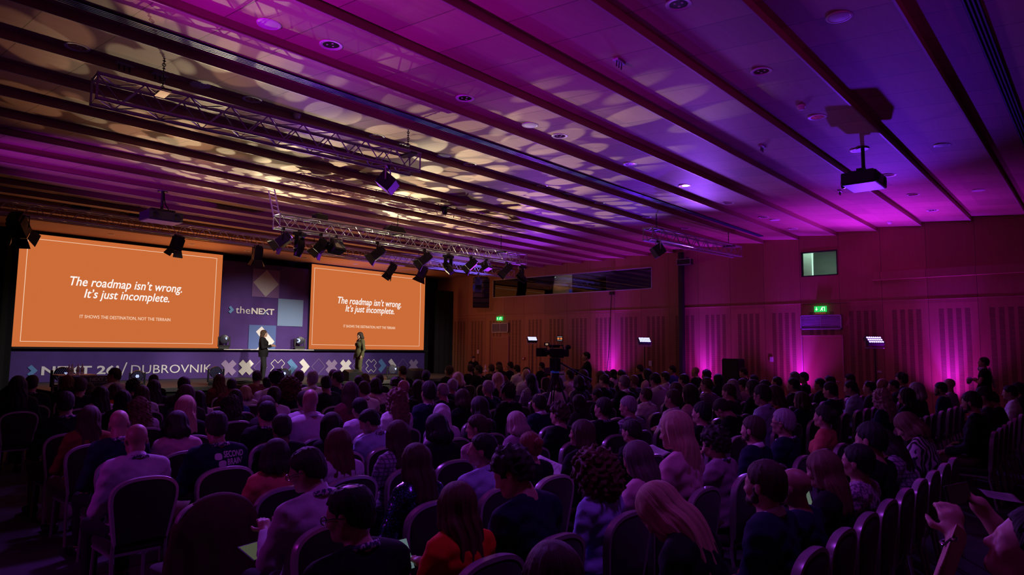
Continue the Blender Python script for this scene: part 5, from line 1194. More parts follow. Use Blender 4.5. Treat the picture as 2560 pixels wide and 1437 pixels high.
# ------------------------------------------------------------------ the audience: x, y, scale, head yaw, pitch, lean, build, arms, hair, hair colour, top, extras, detail, label
PEOPLE = [
(170,16.69,1.36,1.042,11,10,4,1,'lap','long','dark','black',0,0,'person, long dark hair, black top, first row from back, first from wooden wall'),
(169,14.63,1.36,1.043,1,6,0,0,'lap','short','dark','white',16,1,'person, short dark hair, white top, first row from back, second from wooden wall'),
(168,12.81,1.36,1.015,8,20,4,0,'lap','short','dark','black',0,1,'person, short dark hair, black top, first row from back, third from wooden wall'),
(171,11.51,1.36,1.141,7,10,0,0,'thigh','short','dark','charcoal',0,0,'person, short dark hair, dark-grey top, first row from back, fourth from wooden wall'),
(167,10.39,1.36,1.113,-10,10,0,0,'thigh','short','dark','black',9,1,'person, short dark hair, black top, first row from back, fifth from wooden wall'),
(172,7.46,1.36,1.039,1,25,10,1,'lap','bob','lightbrown','zebra',0,2,'person, light-brown bob, zebra-print top, first row from back, sixth from wooden wall'),
(174,6.51,1.36,0.933,-5,25,10,1,'cross','long','dark','plaid',0,2,'person, long dark hair, checked top, first row from back, seventh from wooden wall'),
(173,5.51,1.36,1.074,-8,6,0,0,'thigh','short','black','black',0,2,'person, short black hair, black top, first row from back, eighth from wooden wall'),
(175,5.01,1.36,0.951,-4,0,-3,0,'lap','short','black','pattern',0,2,'person, short black hair, speckled top, first row from back, ninth from wooden wall'),
(176,4.51,1.36,0.952,-10,10,2,1,'lap','long','lightbrown','black',0,2,'person, long light-brown hair, black top, first row from back, tenth from wooden wall'),
(177,4.01,1.36,0.9,-6,0,4,0,'lap','bald','grey','navy',0,2,'person, bald head, navy top, first row from back, eleventh from wooden wall'),
(178,3.51,1.36,1.013,-11,0,2,0,'lap','short','brown','navy',12,2,'person, short brown hair, navy top, first row from back, twelfth from wooden wall'),
(179,2.9,1.36,1.033,-9,30,20,1,'lap','verylong','blonde','black',0,2,'person, very long blonde hair, black top, first row from back, thirteenth from wooden wall'),
(180,1.75,1.36,0.941,-19,0,4,1,'cross','bob','brown','black',0,2,'person, brown bob, black top, first row from back, fourteenth from wooden wall'),
(166,15.51,2.41,1.117,1,0,0,0,'lap','bald','grey','mauve',0,0,'person, bald head, mauve top, second row from back, first from wooden wall'),
(165,14.81,2.41,1.048,-5,3,2,0,'lap','short','black','navy',12,0,'person, short black hair, navy top, second row from back, second from wooden wall'),
(162,12.66,2.41,1.119,3,0,2,1,'lap','bob','grey','charcoal',0,1,'person, grey bob, dark-grey top, second row from back, third from wooden wall'),
(163,11.67,2.41,1.063,0,0,-3,1,'thigh','long','dark','black',0,1,'person, long dark hair, black top, second row from back, fourth from wooden wall'),
(164,10.36,2.41,1.091,-11,6,0,1,'lap','curlylong','greyblonde','navy',0,1,'person, long wavy ash-blonde hair, navy top, second row from back, fifth from wooden wall'),
(152,7.75,2.41,0.999,-14,3,-3,1,'lap','bun','dark','coral',0,1,'person, dark hair bun, coral top, second row from back, sixth from wooden wall'),
(149,6.56,2.41,1.04,0,3,-3,0,'lap','short','grey','navy',3,1,'person, short grey hair, navy top, second row from back, seventh from wooden wall'),
(150,5.89,2.41,1.006,-8,0,0,0,'lap','short','brown','navy',12,1,'person, short brown hair, navy top, second row from back, eighth from wooden wall'),
(151,5.25,2.41,0.927,-3,6,4,0,'chin','curly','dark','mauve',1,2,'person, curly dark hair, mauve top, second row from back, ninth from wooden wall'),
(148,4.53,2.41,1.152,10,10,0,1,'lap','verylong','blonde','pink',0,1,'person, very long blonde hair, pink top, second row from back, tenth from wooden wall'),
(105,4.03,2.41,0.955,-5,10,2,1,'phone','verylong','greybrown','pink',0,2,'person, very long grey-brown hair, pink top, second row from back, eleventh from wooden wall'),
(106,3.53,2.41,0.9,-3,6,4,1,'lap','bigcurly','redbrown','periwinkle',0,2,'person, big curly red-brown hair, periwinkle top, second row from back, twelfth from wooden wall'),
(76,2.83,2.41,1.056,25,25,4,0,'lap','shortcurly','dark','navy',0,2,'person, short curly dark hair, navy top, second row from back, thirteenth from wooden wall'),
(75,2.33,2.41,0.9,-14,6,4,1,'phone','verylong','redbrown','red',0,2,'person, very long red-brown hair, red top, second row from back, fourteenth from wooden wall'),
(74,1.74,2.41,0.991,30,10,4,0,'cross','balding','black','black',3,2,'person, balding black head, black top, second row from back, fifteenth from wooden wall'),
(160,16.58,3.45,1.17,3,3,0,0,'thigh','shortcurly','dark','black',0,0,'person, short curly dark hair, black top, third row from back, first from wooden wall'),
(161,16.08,3.45,1.015,13,3,4,0,'cross','short','dark','charcoal',0,0,'person, short dark hair, dark-grey top, third row from back, second from wooden wall'),
(159,14.77,3.45,1.096,12,0,-3,0,'cross','bald','grey','black',4,0,'person, bald head, black top, third row from back, third from wooden wall'),
(158,13.98,3.45,1.061,2,0,0,0,'cross','balding','dark','charcoal',0,0,'person, balding dark head, dark-grey top, third row from back, fourth from wooden wall'),
(157,12.94,3.45,1.093,7,10,2,0,'cross','short','dark','lightblue',16,1,'person, short dark hair, light-blue top, third row from back, fifth from wooden wall'),
(154,11.65,3.45,1.112,-3,3,0,0,'lap','short','dark','navy',4,1,'person, short dark hair, navy top, third row from back, sixth from wooden wall'),
(145,10.14,3.45,1.001,-10,3,-3,1,'cross','bob','brown','navy',0,1,'person, brown bob, navy top, third row from back, seventh from wooden wall'),
(141,9.39,3.45,1.132,3,10,4,1,'cross','long','brown','rust',0,1,'person, long brown hair, rust top, third row from back, eighth from wooden wall'),
(139,8.8,3.45,1.17,-11,6,0,0,'lap','short','dark','lightblue',18,1,'person, short dark hair, light-blue top, third row from back, ninth from wooden wall'),
(147,8.06,3.45,1.047,-6,30,15,0,'phone','short','dark','black',0,1,'person, short dark hair, black top, third row from back, tenth from wooden wall'),
(146,6.96,3.45,1.017,0,0,-3,0,'cross','short','black','black',1,1,'person, short black hair, black top, third row from back, eleventh from wooden wall'),
(104,5.58,3.45,0.902,-8,6,0,0,'cross','short','dark','black',0,2,'person, short dark hair, black top, third row from back, twelfth from wooden wall'),
(99,4.76,3.45,0.967,20,0,0,1,'lap','long','brown','black',0,2,'person, long brown hair, black top, third row from back, thirteenth from wooden wall'),
(98,4.13,3.45,0.9,-16,0,4,1,'lap','bun','auburn','black',0,1,'person, auburn hair bun, black top, third row from back, fourteenth from wooden wall'),
(73,3.54,3.45,0.948,40,0,0,0,'lap','short','black','lightblue',16,2,'person, short black hair, light-blue top, third row from back, fifteenth from wooden wall'),
(71,2.91,3.45,0.937,-11,6,0,1,'lap','long','brown','sequin',0,2,'person, long brown hair, dark sequinned top, third row from back, sixteenth from wooden wall'),
(69,2.16,3.45,1.002,30,20,0,0,'phone','short','dark','lavender',19,2,'person, short dark hair, lavender top, third row from back, seventeenth from wooden wall'),
(156,16.78,4.5,1.11,14,10,2,0,'thigh','short','dark','charcoal',0,0,'person, short dark hair, dark-grey top, fourth row from back, first from wooden wall'),
(155,15.12,4.5,1.105,7,0,0,0,'thigh','balding','dark','charcoal',0,0,'person, balding dark head, dark-grey top, fourth row from back, second from wooden wall'),
(153,14.62,4.5,1.048,5,0,4,0,'cross','short','dark','black',0,0,'person, short dark hair, black top, fourth row from back, third from wooden wall'),
(144,12.87,4.5,1.11,8,3,-3,0,'thigh','short','black','charcoal',4,0,'person, short black hair, dark-grey top, fourth row from back, fourth from wooden wall'),
(138,11.62,4.5,1.099,-10,3,2,0,'thigh','short','dark','charcoal',0,0,'person, short dark hair, dark-grey top, fourth row from back, fifth from wooden wall'),
(137,11.09,4.5,1.122,3,0,2,1,'cross','long','dark','black',0,0,'person, long dark hair, black top, fourth row from back, sixth from wooden wall'),
(134,10.23,4.5,1.078,-9,3,4,0,'lap','short','brown','charcoal',0,1,'person, short brown hair, dark-grey top, fourth row from back, seventh from wooden wall'),
(130,8.82,4.5,1.12,-10,3,0,1,'thigh','long','dark','pink',0,1,'person, long dark hair, pink top, fourth row from back, eighth from wooden wall'),
(131,8.25,4.5,1.06,-2,3,-3,0,'cross','short','brown','white',16,1,'person, short brown hair, white top, fourth row from back, ninth from wooden wall'),
(102,7.17,4.5,1.014,15,10,-3,0,'lap','short','grey','plaid',0,1,'person, short grey hair, checked top, fourth row from back, tenth from wooden wall'),
(101,6.58,4.5,1.025,0,0,-3,0,'cross','short','dark','black',1,1,'person, short dark hair, black top, fourth row from back, eleventh from wooden wall'),
(96,5.8,4.5,1.0,-6,6,0,0,'cross','shortcurly','brown','black',0,1,'person, short curly brown hair, black top, fourth row from back, twelfth from wooden wall'),
(97,5.14,4.5,0.935,-11,3,4,1,'lap','bob','greyblonde','mauve',0,1,'person, ash-blonde bob, mauve top, fourth row from back, thirteenth from wooden wall'),
(72,4.57,4.5,0.938,35,3,2,1,'lap','bun','brown','pink',0,1,'person, brown hair bun, pink top, fourth row from back, fourteenth from wooden wall'),
(66,4.07,4.5,0.988,-3,10,4,1,'cross','bob','black','black',0,2,'person, black bob, black top, fourth row from back, fifteenth from wooden wall'),
(70,3.57,4.5,0.966,-6,3,-3,1,'lap','long','brown','plaid',0,1,'person, long brown hair, checked top, fourth row from back, sixteenth from wooden wall'),
(67,3.01,4.5,0.937,-8,0,0,1,'cross','verylong','redbrown','lavender',2,2,'person, very long red-brown hair, lavender top, fourth row from back, seventeenth from wooden wall'),
(68,2.48,4.5,0.9,-15,0,0,1,'lap','bob','dark','coral',0,2,'person, dark bob, coral top, fourth row from back, eighteenth from wooden wall'),
(143,16.59,5.54,1.119,14,6,-3,0,'lap','short','black','black',0,0,'person, short black hair, black top, fifth row from back, first from wooden wall'),
(142,16.06,5.54,1.139,14,3,0,0,'lap','short','greybrown','charcoal',0,0,'person, short grey-brown hair, dark-grey top, fifth row from back, second from wooden wall'),
(140,14.84,5.54,1.044,-1,0,-3,0,'thigh','short','dark','burgundy',0,0,'person, short dark hair, burgundy top, fifth row from back, third from wooden wall'),
(135,13.24,5.54,1.036,6,6,4,0,'lap','short','dark','pink',0,0,'person, short dark hair, pink top, fifth row from back, fourth from wooden wall'),
(133,12.68,5.54,1.038,-5,0,2,1,'lap','long','grey','charcoal',0,0,'person, long grey hair, dark-grey top, fifth row from back, fifth from wooden wall'),
(128,11.52,5.54,1.11,6,3,0,0,'lap','short','brown','plaid',2,0,'person, short brown hair, checked top, fifth row from back, sixth from wooden wall'),
(129,10.36,5.54,1.051,-9,10,0,1,'thigh','bob','brown','charcoal',0,0,'person, brown bob, dark-grey top, fifth row from back, seventh from wooden wall'),
(103,9.35,5.54,0.985,-9,0,0,0,'lap','short','brown','white',16,1,'person, short brown hair, white top, fifth row from back, eighth from wooden wall'),
(100,7.64,5.54,0.942,-15,3,4,1,'cross','long','dark','charcoal',0,1,'person, long dark hair, dark-grey top, fifth row from back, ninth from wooden wall'),
(95,6.72,5.54,1.006,-16,3,0,0,'lap','balding','dark','navy',4,1,'person, balding dark head, navy top, fifth row from back, tenth from wooden wall'),
(89,5.62,5.54,1.02,-5,10,0,1,'thigh','long','dark','black',0,1,'person, long dark hair, black top, fifth row from back, eleventh from wooden wall'),
(65,5.05,5.54,0.95,-20,0,2,1,'thigh','hijab','white','lavender',0,2,'person, pale headscarf, lavender top, fifth row from back, twelfth from wooden wall'),
(53,4.13,5.54,0.963,35,25,0,0,'cross','short','black','lightblue',17,1,'person, short black hair, light-blue top, fifth row from back, thirteenth from wooden wall'),
(44,3.63,5.54,0.949,-22,0,0,1,'thigh','long','dark','black',0,1,'person, long dark hair, black top, fifth row from back, fourteenth from wooden wall'),
(41,3.13,5.54,0.963,-17,3,2,0,'thigh','short','dark','black',0,1,'person, short dark hair, black top, fifth row from back, fifteenth from wooden wall'),
(23,2.54,5.54,1.036,-15,10,0,0,'cross','short','dark','navy',1,2,'person, short dark hair, navy top, fifth row from back, sixteenth from wooden wall'),
(17,1.94,5.54,0.972,-13,6,4,0,'lap','bald','grey','lavender',17,2,'person, bald head, lavender top, fifth row from back, seventeenth from wooden wall'),
(136,16.23,6.58,1.012,5,3,0,0,'cross','short','dark','black',0,0,'person, short dark hair, black top, sixth row from back, first from wooden wall'),
(127,14.23,6.58,1.082,-4,0,0,1,'thigh','long','black','black',0,0,'person, long black hair, black top, sixth row from back, second from wooden wall'),
(124,12.66,6.58,1.117,-7,0,2,0,'thigh','short','dark','black',0,0,'person, short dark hair, black top, sixth row from back, third from wooden wall'),
(121,11.6,6.58,1.17,-9,10,4,0,'cross','short','black','lavender',16,0,'person, short black hair, lavender top, sixth row from back, fourth from wooden wall'),
(117,10.33,6.58,1.148,-11,10,-3,0,'thigh','short','greybrown','black',4,0,'person, short grey-brown hair, black top, sixth row from back, fifth from wooden wall'),
(107,9.56,6.58,0.9,-2,10,0,0,'thigh','short','dark','black',0,0,'person, short dark hair, black top, sixth row from back, sixth from wooden wall'),
(88,7.26,6.58,1.092,-4,3,0,0,'thigh','shortcurly','dark','black',1,1,'person, short curly dark hair, black top, sixth row from back, seventh from wooden wall'),
(64,6.39,6.58,1.028,-7,10,4,1,'thigh','bob','brown','black',0,1,'person, brown bob, black top, sixth row from back, eighth from wooden wall'),
(59,5.75,6.58,1.17,-18,0,2,0,'thigh','short','dark','navy',1,1,'person, short dark hair, navy top, sixth row from back, ninth from wooden wall'),
(52,5.21,6.58,1.085,-9,6,0,1,'thigh','curlylong','lightbrown','white',0,1,'person, long wavy light-brown hair, white top, sixth row from back, tenth from wooden wall'),
(51,4.71,6.58,0.978,-10,6,2,0,'lap','short','black','lavender',16,1,'person, short black hair, lavender top, sixth row from back, eleventh from wooden wall'),
(43,4.04,6.58,1.127,-22,0,2,0,'thigh','bald','grey','lavender',16,0,'person, bald head, lavender top, sixth row from back, twelfth from wooden wall'),
(40,3.5,6.58,1.008,-11,6,-3,0,'thigh','short','black','black',1,1,'person, short black hair, black top, sixth row from back, thirteenth from wooden wall'),
(18,2.65,6.58,0.948,-13,6,4,1,'lap','bob','dark','pink',0,1,'person, dark bob, pink top, sixth row from back, fourteenth from wooden wall'),
(16,2.15,6.58,1.0,-22,10,2,0,'lap','bald','grey','navy',1,1,'person, bald head, navy top, sixth row from back, fifteenth from wooden wall'),
(132,18.28,7.63,1.151,4,6,4,0,'cross','short','dark','black',0,0,'person, short dark hair, black top, seventh row from back, first from wooden wall'),
(126,15.91,7.63,1.11,14,3,2,0,'lap','shortcurly','dark','charcoal',0,0,'person, short curly dark hair, dark-grey top, seventh row from back, second from wooden wall'),
(122,13.78,7.63,1.109,3,0,2,0,'cross','short','dark','lavender',16,0,'person, short dark hair, lavender top, seventh row from back, third from wooden wall'),
(118,12.44,7.63,1.05,-1,0,2,0,'lap','short','lightbrown','charcoal',0,1,'person, short light-brown hair, dark-grey top, seventh row from back, fourth from wooden wall'),
(108,11.39,7.63,1.105,3,10,4,0,'thigh','short','dark','black',0,0,'person, short dark hair, black top, seventh row from back, fifth from wooden wall'),
(109,10.49,7.63,1.098,-11,0,4,1,'lap','bob','dark','charcoal',0,0,'person, dark bob, dark-grey top, seventh row from back, sixth from wooden wall'),
(112,9.77,7.63,1.124,-1,0,2,1,'lap','bob','brown','white',0,0,'person, brown bob, white top, seventh row from back, seventh from wooden wall'),
(87,7.93,7.63,1.077,-11,3,0,0,'cross','balding','grey','black',0,0,'person, balding grey head, black top, seventh row from back, eighth from wooden wall'),
(60,6.99,7.63,1.052,-14,3,4,0,'thigh','balding','grey','black',0,0,'person, balding grey head, black top, seventh row from back, ninth from wooden wall'),
(55,6.2,7.63,1.135,-5,3,2,0,'lap','bald','grey','black',0,0,'person, bald head, black top, seventh row from back, tenth from wooden wall'),
(45,5.29,7.63,1.126,-13,0,4,1,'lap','long','brown','burgundy',0,0,'person, long brown hair, burgundy top, seventh row from back, eleventh from wooden wall'),
(42,4.59,7.63,1.017,-18,0,0,0,'thigh','short','dark','lavender',16,1,'person, short dark hair, lavender top, seventh row from back, twelfth from wooden wall'),
(39,4.09,7.63,0.973,-8,10,0,1,'thigh','long','brown','charcoal',0,1,'person, long brown hair, dark-grey top, seventh row from back, thirteenth from wooden wall'),
(19,3.13,7.63,1.024,-17,0,2,1,'cross','long','blonde','black',0,1,'person, long blonde hair, black top, seventh row from back, fourteenth from wooden wall'),
(15,2.2,7.63,0.956,-20,0,0,1,'lap','verylong','brown','rust',0,1,'person, very long brown hair, rust top, seventh row from back, fifteenth from wooden wall'),
(125,17.34,8.67,1.156,3,0,0,0,'lap','bald','grey','black',4,0,'person, bald head, black top, eighth row from back, first from wooden wall'),
(120,14.73,8.67,1.142,8,3,0,1,'lap','long','black','pink',0,0,'person, long black hair, pink top, eighth row from back, second from wooden wall'),
(116,13.63,8.67,1.13,-3,10,2,0,'lap','short','dark','charcoal',0,0,'person, short dark hair, dark-grey top, eighth row from back, third from wooden wall'),
(113,12.64,8.67,1.121,2,3,-3,1,'lap','long','brown','mauve',0,0,'person, long brown hair, mauve top, eighth row from back, fourth from wooden wall'),
(110,12.06,8.67,1.163,5,0,4,1,'cross','long','brown','charcoal',0,0,'person, long brown hair, dark-grey top, eighth row from back, fifth from wooden wall'),
(92,10.2,8.67,1.107,15,6,-3,1,'lap','long','black','plaid',0,0,'person, long black hair, checked top, eighth row from back, sixth from wooden wall'),
(86,9.26,8.67,1.149,0,10,-3,1,'lap','long','blonde','black',0,0,'person, long blonde hair, black top, eighth row from back, seventh from wooden wall'),
(61,8.14,8.67,1.045,-8,0,4,0,'lap','short','grey','black',0,0,'person, short grey hair, black top, eighth row from back, eighth from wooden wall'),
(58,7.33,8.67,1.048,-9,0,0,1,'lap','long','dark','black',0,0,'person, long dark hair, black top, eighth row from back, ninth from wooden wall'),
(48,6.25,8.67,1.056,-5,6,0,0,'lap','short','brown','white',16,1,'person, short brown hair, white top, eighth row from back, tenth from wooden wall'),
(38,4.76,8.67,1.014,-9,0,4,1,'thigh','pony','dark','lavender',0,1,'person, dark ponytail, lavender top, eighth row from back, eleventh from wooden wall'),
(26,4.13,8.67,0.911,-9,10,0,1,'lap','curlylong','dark','black',0,1,'person, long wavy dark hair, black top, eighth row from back, twelfth from wooden wall'),
(22,3.57,8.67,1.091,-9,3,4,1,'cross','long','brown','charcoal',0,1,'person, long brown hair, dark-grey top, eighth row from back, thirteenth from wooden wall'),
(14,3.03,8.67,0.941,-20,0,0,1,'cross','curlylong','lightbrown','lavender',0,1,'person, long wavy light-brown hair, lavender top, eighth row from back, fourteenth from wooden wall'),
(7,2.27,8.67,1.054,-15,0,0,0,'thigh','short','dark','black',1,1,'person, short dark hair, black top, eighth row from back, fifteenth from wooden wall'),
(123,18.01,9.72,1.161,19,3,2,0,'thigh','short','dark','blue',0,0,'person, short dark hair, blue top, ninth row from back, first from wooden wall'),
(114,14.51,9.72,1.047,-4,0,0,0,'cross','short','brown','black',0,0,'person, short brown hair, black top, ninth row from back, second from wooden wall'),
(111,12.87,9.72,1.117,5,0,-3,0,'lap','short','dark','pink',0,0,'person, short dark hair, pink top, ninth row from back, third from wooden wall'),
(90,11.28,9.72,1.169,-10,0,-3,0,'lap','bald','grey','lavender',16,0,'person, bald head, lavender top, ninth row from back, fourth from wooden wall'),
(62,9.23,9.72,1.117,-7,3,0,1,'lap','bob','blonde','black',0,0,'person, blonde bob, black top, ninth row from back, fifth from wooden wall'),
(56,7.75,9.72,1.022,-16,0,4,0,'cross','curly','dark','charcoal',0,0,'person, curly dark hair, dark-grey top, ninth row from back, sixth from wooden wall'),
(49,7.25,9.72,1.045,-20,0,0,1,'lap','bob','dark','pink',0,1,'person, dark bob, pink top, ninth row from back, seventh from wooden wall'),
(35,6.28,9.72,1.112,-25,3,4,0,'cross','short','dark','black',0,0,'person, short dark hair, black top, ninth row from back, eighth from wooden wall'),
(32,5.6,9.72,1.038,-13,0,4,1,'lap','bigcurly','redbrown','black',0,1,'person, big curly red-brown hair, black top, ninth row from back, ninth from wooden wall'),
(29,4.7,9.72,0.919,-22,3,0,1,'lap','long','dark','blue',0,1,'person, long dark hair, blue top, ninth row from back, tenth from wooden wall'),
(20,4.17,9.72,0.916,-14,0,2,1,'lap','long','dark','lavender',0,1,'person, long dark hair, lavender top, ninth row from back, eleventh from wooden wall'),
(9,3.2,9.72,0.966,-26,0,4,1,'lap','long','black','black',0,1,'person, long black hair, black top, ninth row from back, twelfth from wooden wall'),
(119,17.91,10.76,1.164,13,3,2,0,'lap','short','dark','black',0,0,'person, short dark hair, black top, tenth row from back, first from wooden wall'),
(115,16.34,10.76,1.022,10,3,-3,1,'cross','bob','black','lavender',0,0,'person, black bob, lavender top, tenth row from back, second from wooden wall'),
(91,12.77,10.76,1.17,-2,3,15,0,'thigh','short','dark','lightblue',16,0,'person, short dark hair, light-blue top, tenth row from back, third from wooden wall'),
(57,9.29,10.76,1.126,-45,0,0,0,'thigh','short','black','black',0,0,'person, short black hair, black top, tenth row from back, fourth from wooden wall'),
(46,7.64,10.76,1.035,-19,3,2,0,'lap','short','dark','black',0,0,'person, short dark hair, black top, tenth row from back, fifth from wooden wall'),
(37,7.14,10.76,1.157,30,6,-3,0,'lap','short','dark','navy',2,0,'person, short dark hair, navy top, tenth row from back, sixth from wooden wall'),
(34,6.59,10.76,1.17,-9,0,-3,0,'lap','short','grey','white',16,0,'person, short grey hair, white top, tenth row from back, seventh from wooden wall'),
(31,5.9,10.76,1.17,-6,10,-3,0,'thigh','curly','black','lavender',0,0,'person, curly black hair, lavender top, tenth row from back, eighth from wooden wall'),
(28,5.39,10.76,0.9,-8,3,2,1,'lap','bob','blonde','lavender',0,1,'person, blonde bob, lavender top, tenth row from back, ninth from wooden wall'),
(21,4.37,10.76,1.101,-18,0,-3,0,'lap','short','dark','charcoal',0,1,'person, short dark hair, dark-grey top, tenth row from back, tenth from wooden wall'),
(11,3.79,10.76,0.963,-18,10,2,1,'lap','long','brown','lavender',0,1,'person, long brown hair, lavender top, tenth row from back, eleventh from wooden wall'),
(8,3.24,10.76,0.973,-14,6,2,1,'lap','long','dark','lavender',0,1,'person, long dark hair, lavender top, tenth row from back, twelfth from wooden wall'),
(50,8.86,11.81,1.002,-17,0,-3,0,'cross','short','dark','black',0,0,'person, short dark hair, black top, eleventh row from back, first from wooden wall'),
(36,7.76,11.81,1.137,-9,10,2,0,'lap','short','brown','black',0,0,'person, short brown hair, black top, eleventh row from back, second from wooden wall'),
(33,6.96,11.81,1.133,-14,3,0,0,'cross','short','brown','navy',0,0,'person, short brown hair, navy top, eleventh row from back, third from wooden wall'),
(30,6.3,11.81,1.007,-15,0,-3,0,'lap','short','black','lavender',16,0,'person, short black hair, lavender top, eleventh row from back, fourth from wooden wall'),
(25,5.64,11.81,0.984,-22,10,0,0,'cross','short','dark','burgundy',0,1,'person, short dark hair, burgundy top, eleventh row from back, fifth from wooden wall'),
(13,4.33,11.81,0.999,-22,3,2,1,'cross','long','dark','black',0,1,'person, long dark hair, black top, eleventh row from back, sixth from wooden wall'),
(6,3.76,11.81,0.944,-20,3,4,1,'cross','bob','brown','orange',0,1,'person, brown bob, orange top, eleventh row from back, seventh from wooden wall'),
(3,3.26,11.81,1.066,-21,3,0,0,'cross','short','brown','black',0,1,'person, short brown hair, black top, eleventh row from back, eighth from wooden wall'),
(0,2.48,11.81,1.124,-14,0,-3,1,'cross','long','dark','black',0,1,'person, long dark hair, black top, eleventh row from back, ninth from wooden wall'),
(94,16.68,12.85,1.17,10,6,2,0,'thigh','balding','grey','lightblue',16,0,'person, balding grey head, light-blue top, twelfth row from back, first from wooden wall'),
(85,14.6,12.85,1.134,6,10,2,0,'thigh','short','dark','white',16,0,'person, short dark hair, white top, twelfth row from back, second from wooden wall'),
(82,13.82,12.85,1.141,6,10,0,0,'thigh','short','brown','burgundy',0,0,'person, short brown hair, burgundy top, twelfth row from back, third from wooden wall'),
(79,12.96,12.85,1.149,25,6,-3,0,'lap','short','dark','black',0,0,'person, short dark hair, black top, twelfth row from back, fourth from wooden wall'),
(63,11.89,12.85,1.144,4,0,0,0,'lap','short','brown','black',0,0,'person, short brown hair, black top, twelfth row from back, fifth from wooden wall'),
(54,10.4,12.85,1.153,-1,6,4,0,'thigh','short','dark','black',0,0,'person, short dark hair, black top, twelfth row from back, sixth from wooden wall'),
(47,9.29,12.85,0.966,-3,6,4,1,'lap','bob','brown','charcoal',0,0,'person, brown bob, dark-grey top, twelfth row from back, seventh from wooden wall'),
(27,6.64,12.85,1.096,-22,10,0,0,'lap','short','dark','burgundy',0,0,'person, short dark hair, burgundy top, twelfth row from back, eighth from wooden wall'),
(24,5.9,12.85,1.029,-23,3,4,1,'lap','long','redbrown','burgundy',0,1,'person, long red-brown hair, burgundy top, twelfth row from back, ninth from wooden wall'),
(10,4.35,12.85,0.942,-20,3,0,0,'cross','curly','black','black',0,1,'person, curly black hair, black top, twelfth row from back, tenth from wooden wall'),
(4,3.68,12.85,0.916,-28,6,4,1,'lap','bob','dark','lavender',0,0,'person, dark bob, lavender top, twelfth row from back, eleventh from wooden wall'),
(1,2.87,12.85,1.079,-23,0,0,0,'lap','short','dark','black',1,1,'person, short dark hair, black top, twelfth row from back, twelfth from wooden wall'),
(81,14.56,13.9,1.131,-1,6,-3,0,'lap','short','brown','charcoal',0,0,'person, short brown hair, dark-grey top, thirteenth row from back, first from wooden wall'),
(78,13.73,13.9,1.145,-30,0,4,0,'lap','balding','brown','black',0,0,'person, balding brown head, black top, thirteenth row from back, second from wooden wall'),
(77,12.89,13.9,1.108,0,10,-3,0,'cross','short','brown','black',0,0,'person, short brown hair, black top, thirteenth row from back, third from wooden wall'),
(12,5.06,13.9,0.999,-29,10,0,0,'cross','short','black','black',0,0,'person, short black hair, black top, thirteenth row from back, fourth from wooden wall'),
(5,4.41,13.9,1.153,50,3,4,0,'lap','short','dark','lavender',18,1,'person, short dark hair, lavender top, thirteenth row from back, fifth from wooden wall'),
(2,3.64,13.9,1.019,-25,0,0,1,'lap','bob','redbrown','black',0,1,'person, red-brown bob, black top, thirteenth row from back, sixth from wooden wall'),
(93,18.23,14.94,1.133,19,0,0,0,'cross','short','dark','black',0,0,'person, short dark hair, black top, fourteenth row from back, first from wooden wall'),
(84,16.64,14.94,1.17,20,0,4,0,'lap','short','dark','black',2,0,'person, short dark hair, black top, fourteenth row from back, second from wooden wall'),
(83,16.09,14.94,1.17,6,3,4,0,'lap','short','dark','black',0,0,'person, short dark hair, black top, fourteenth row from back, third from wooden wall'),
]
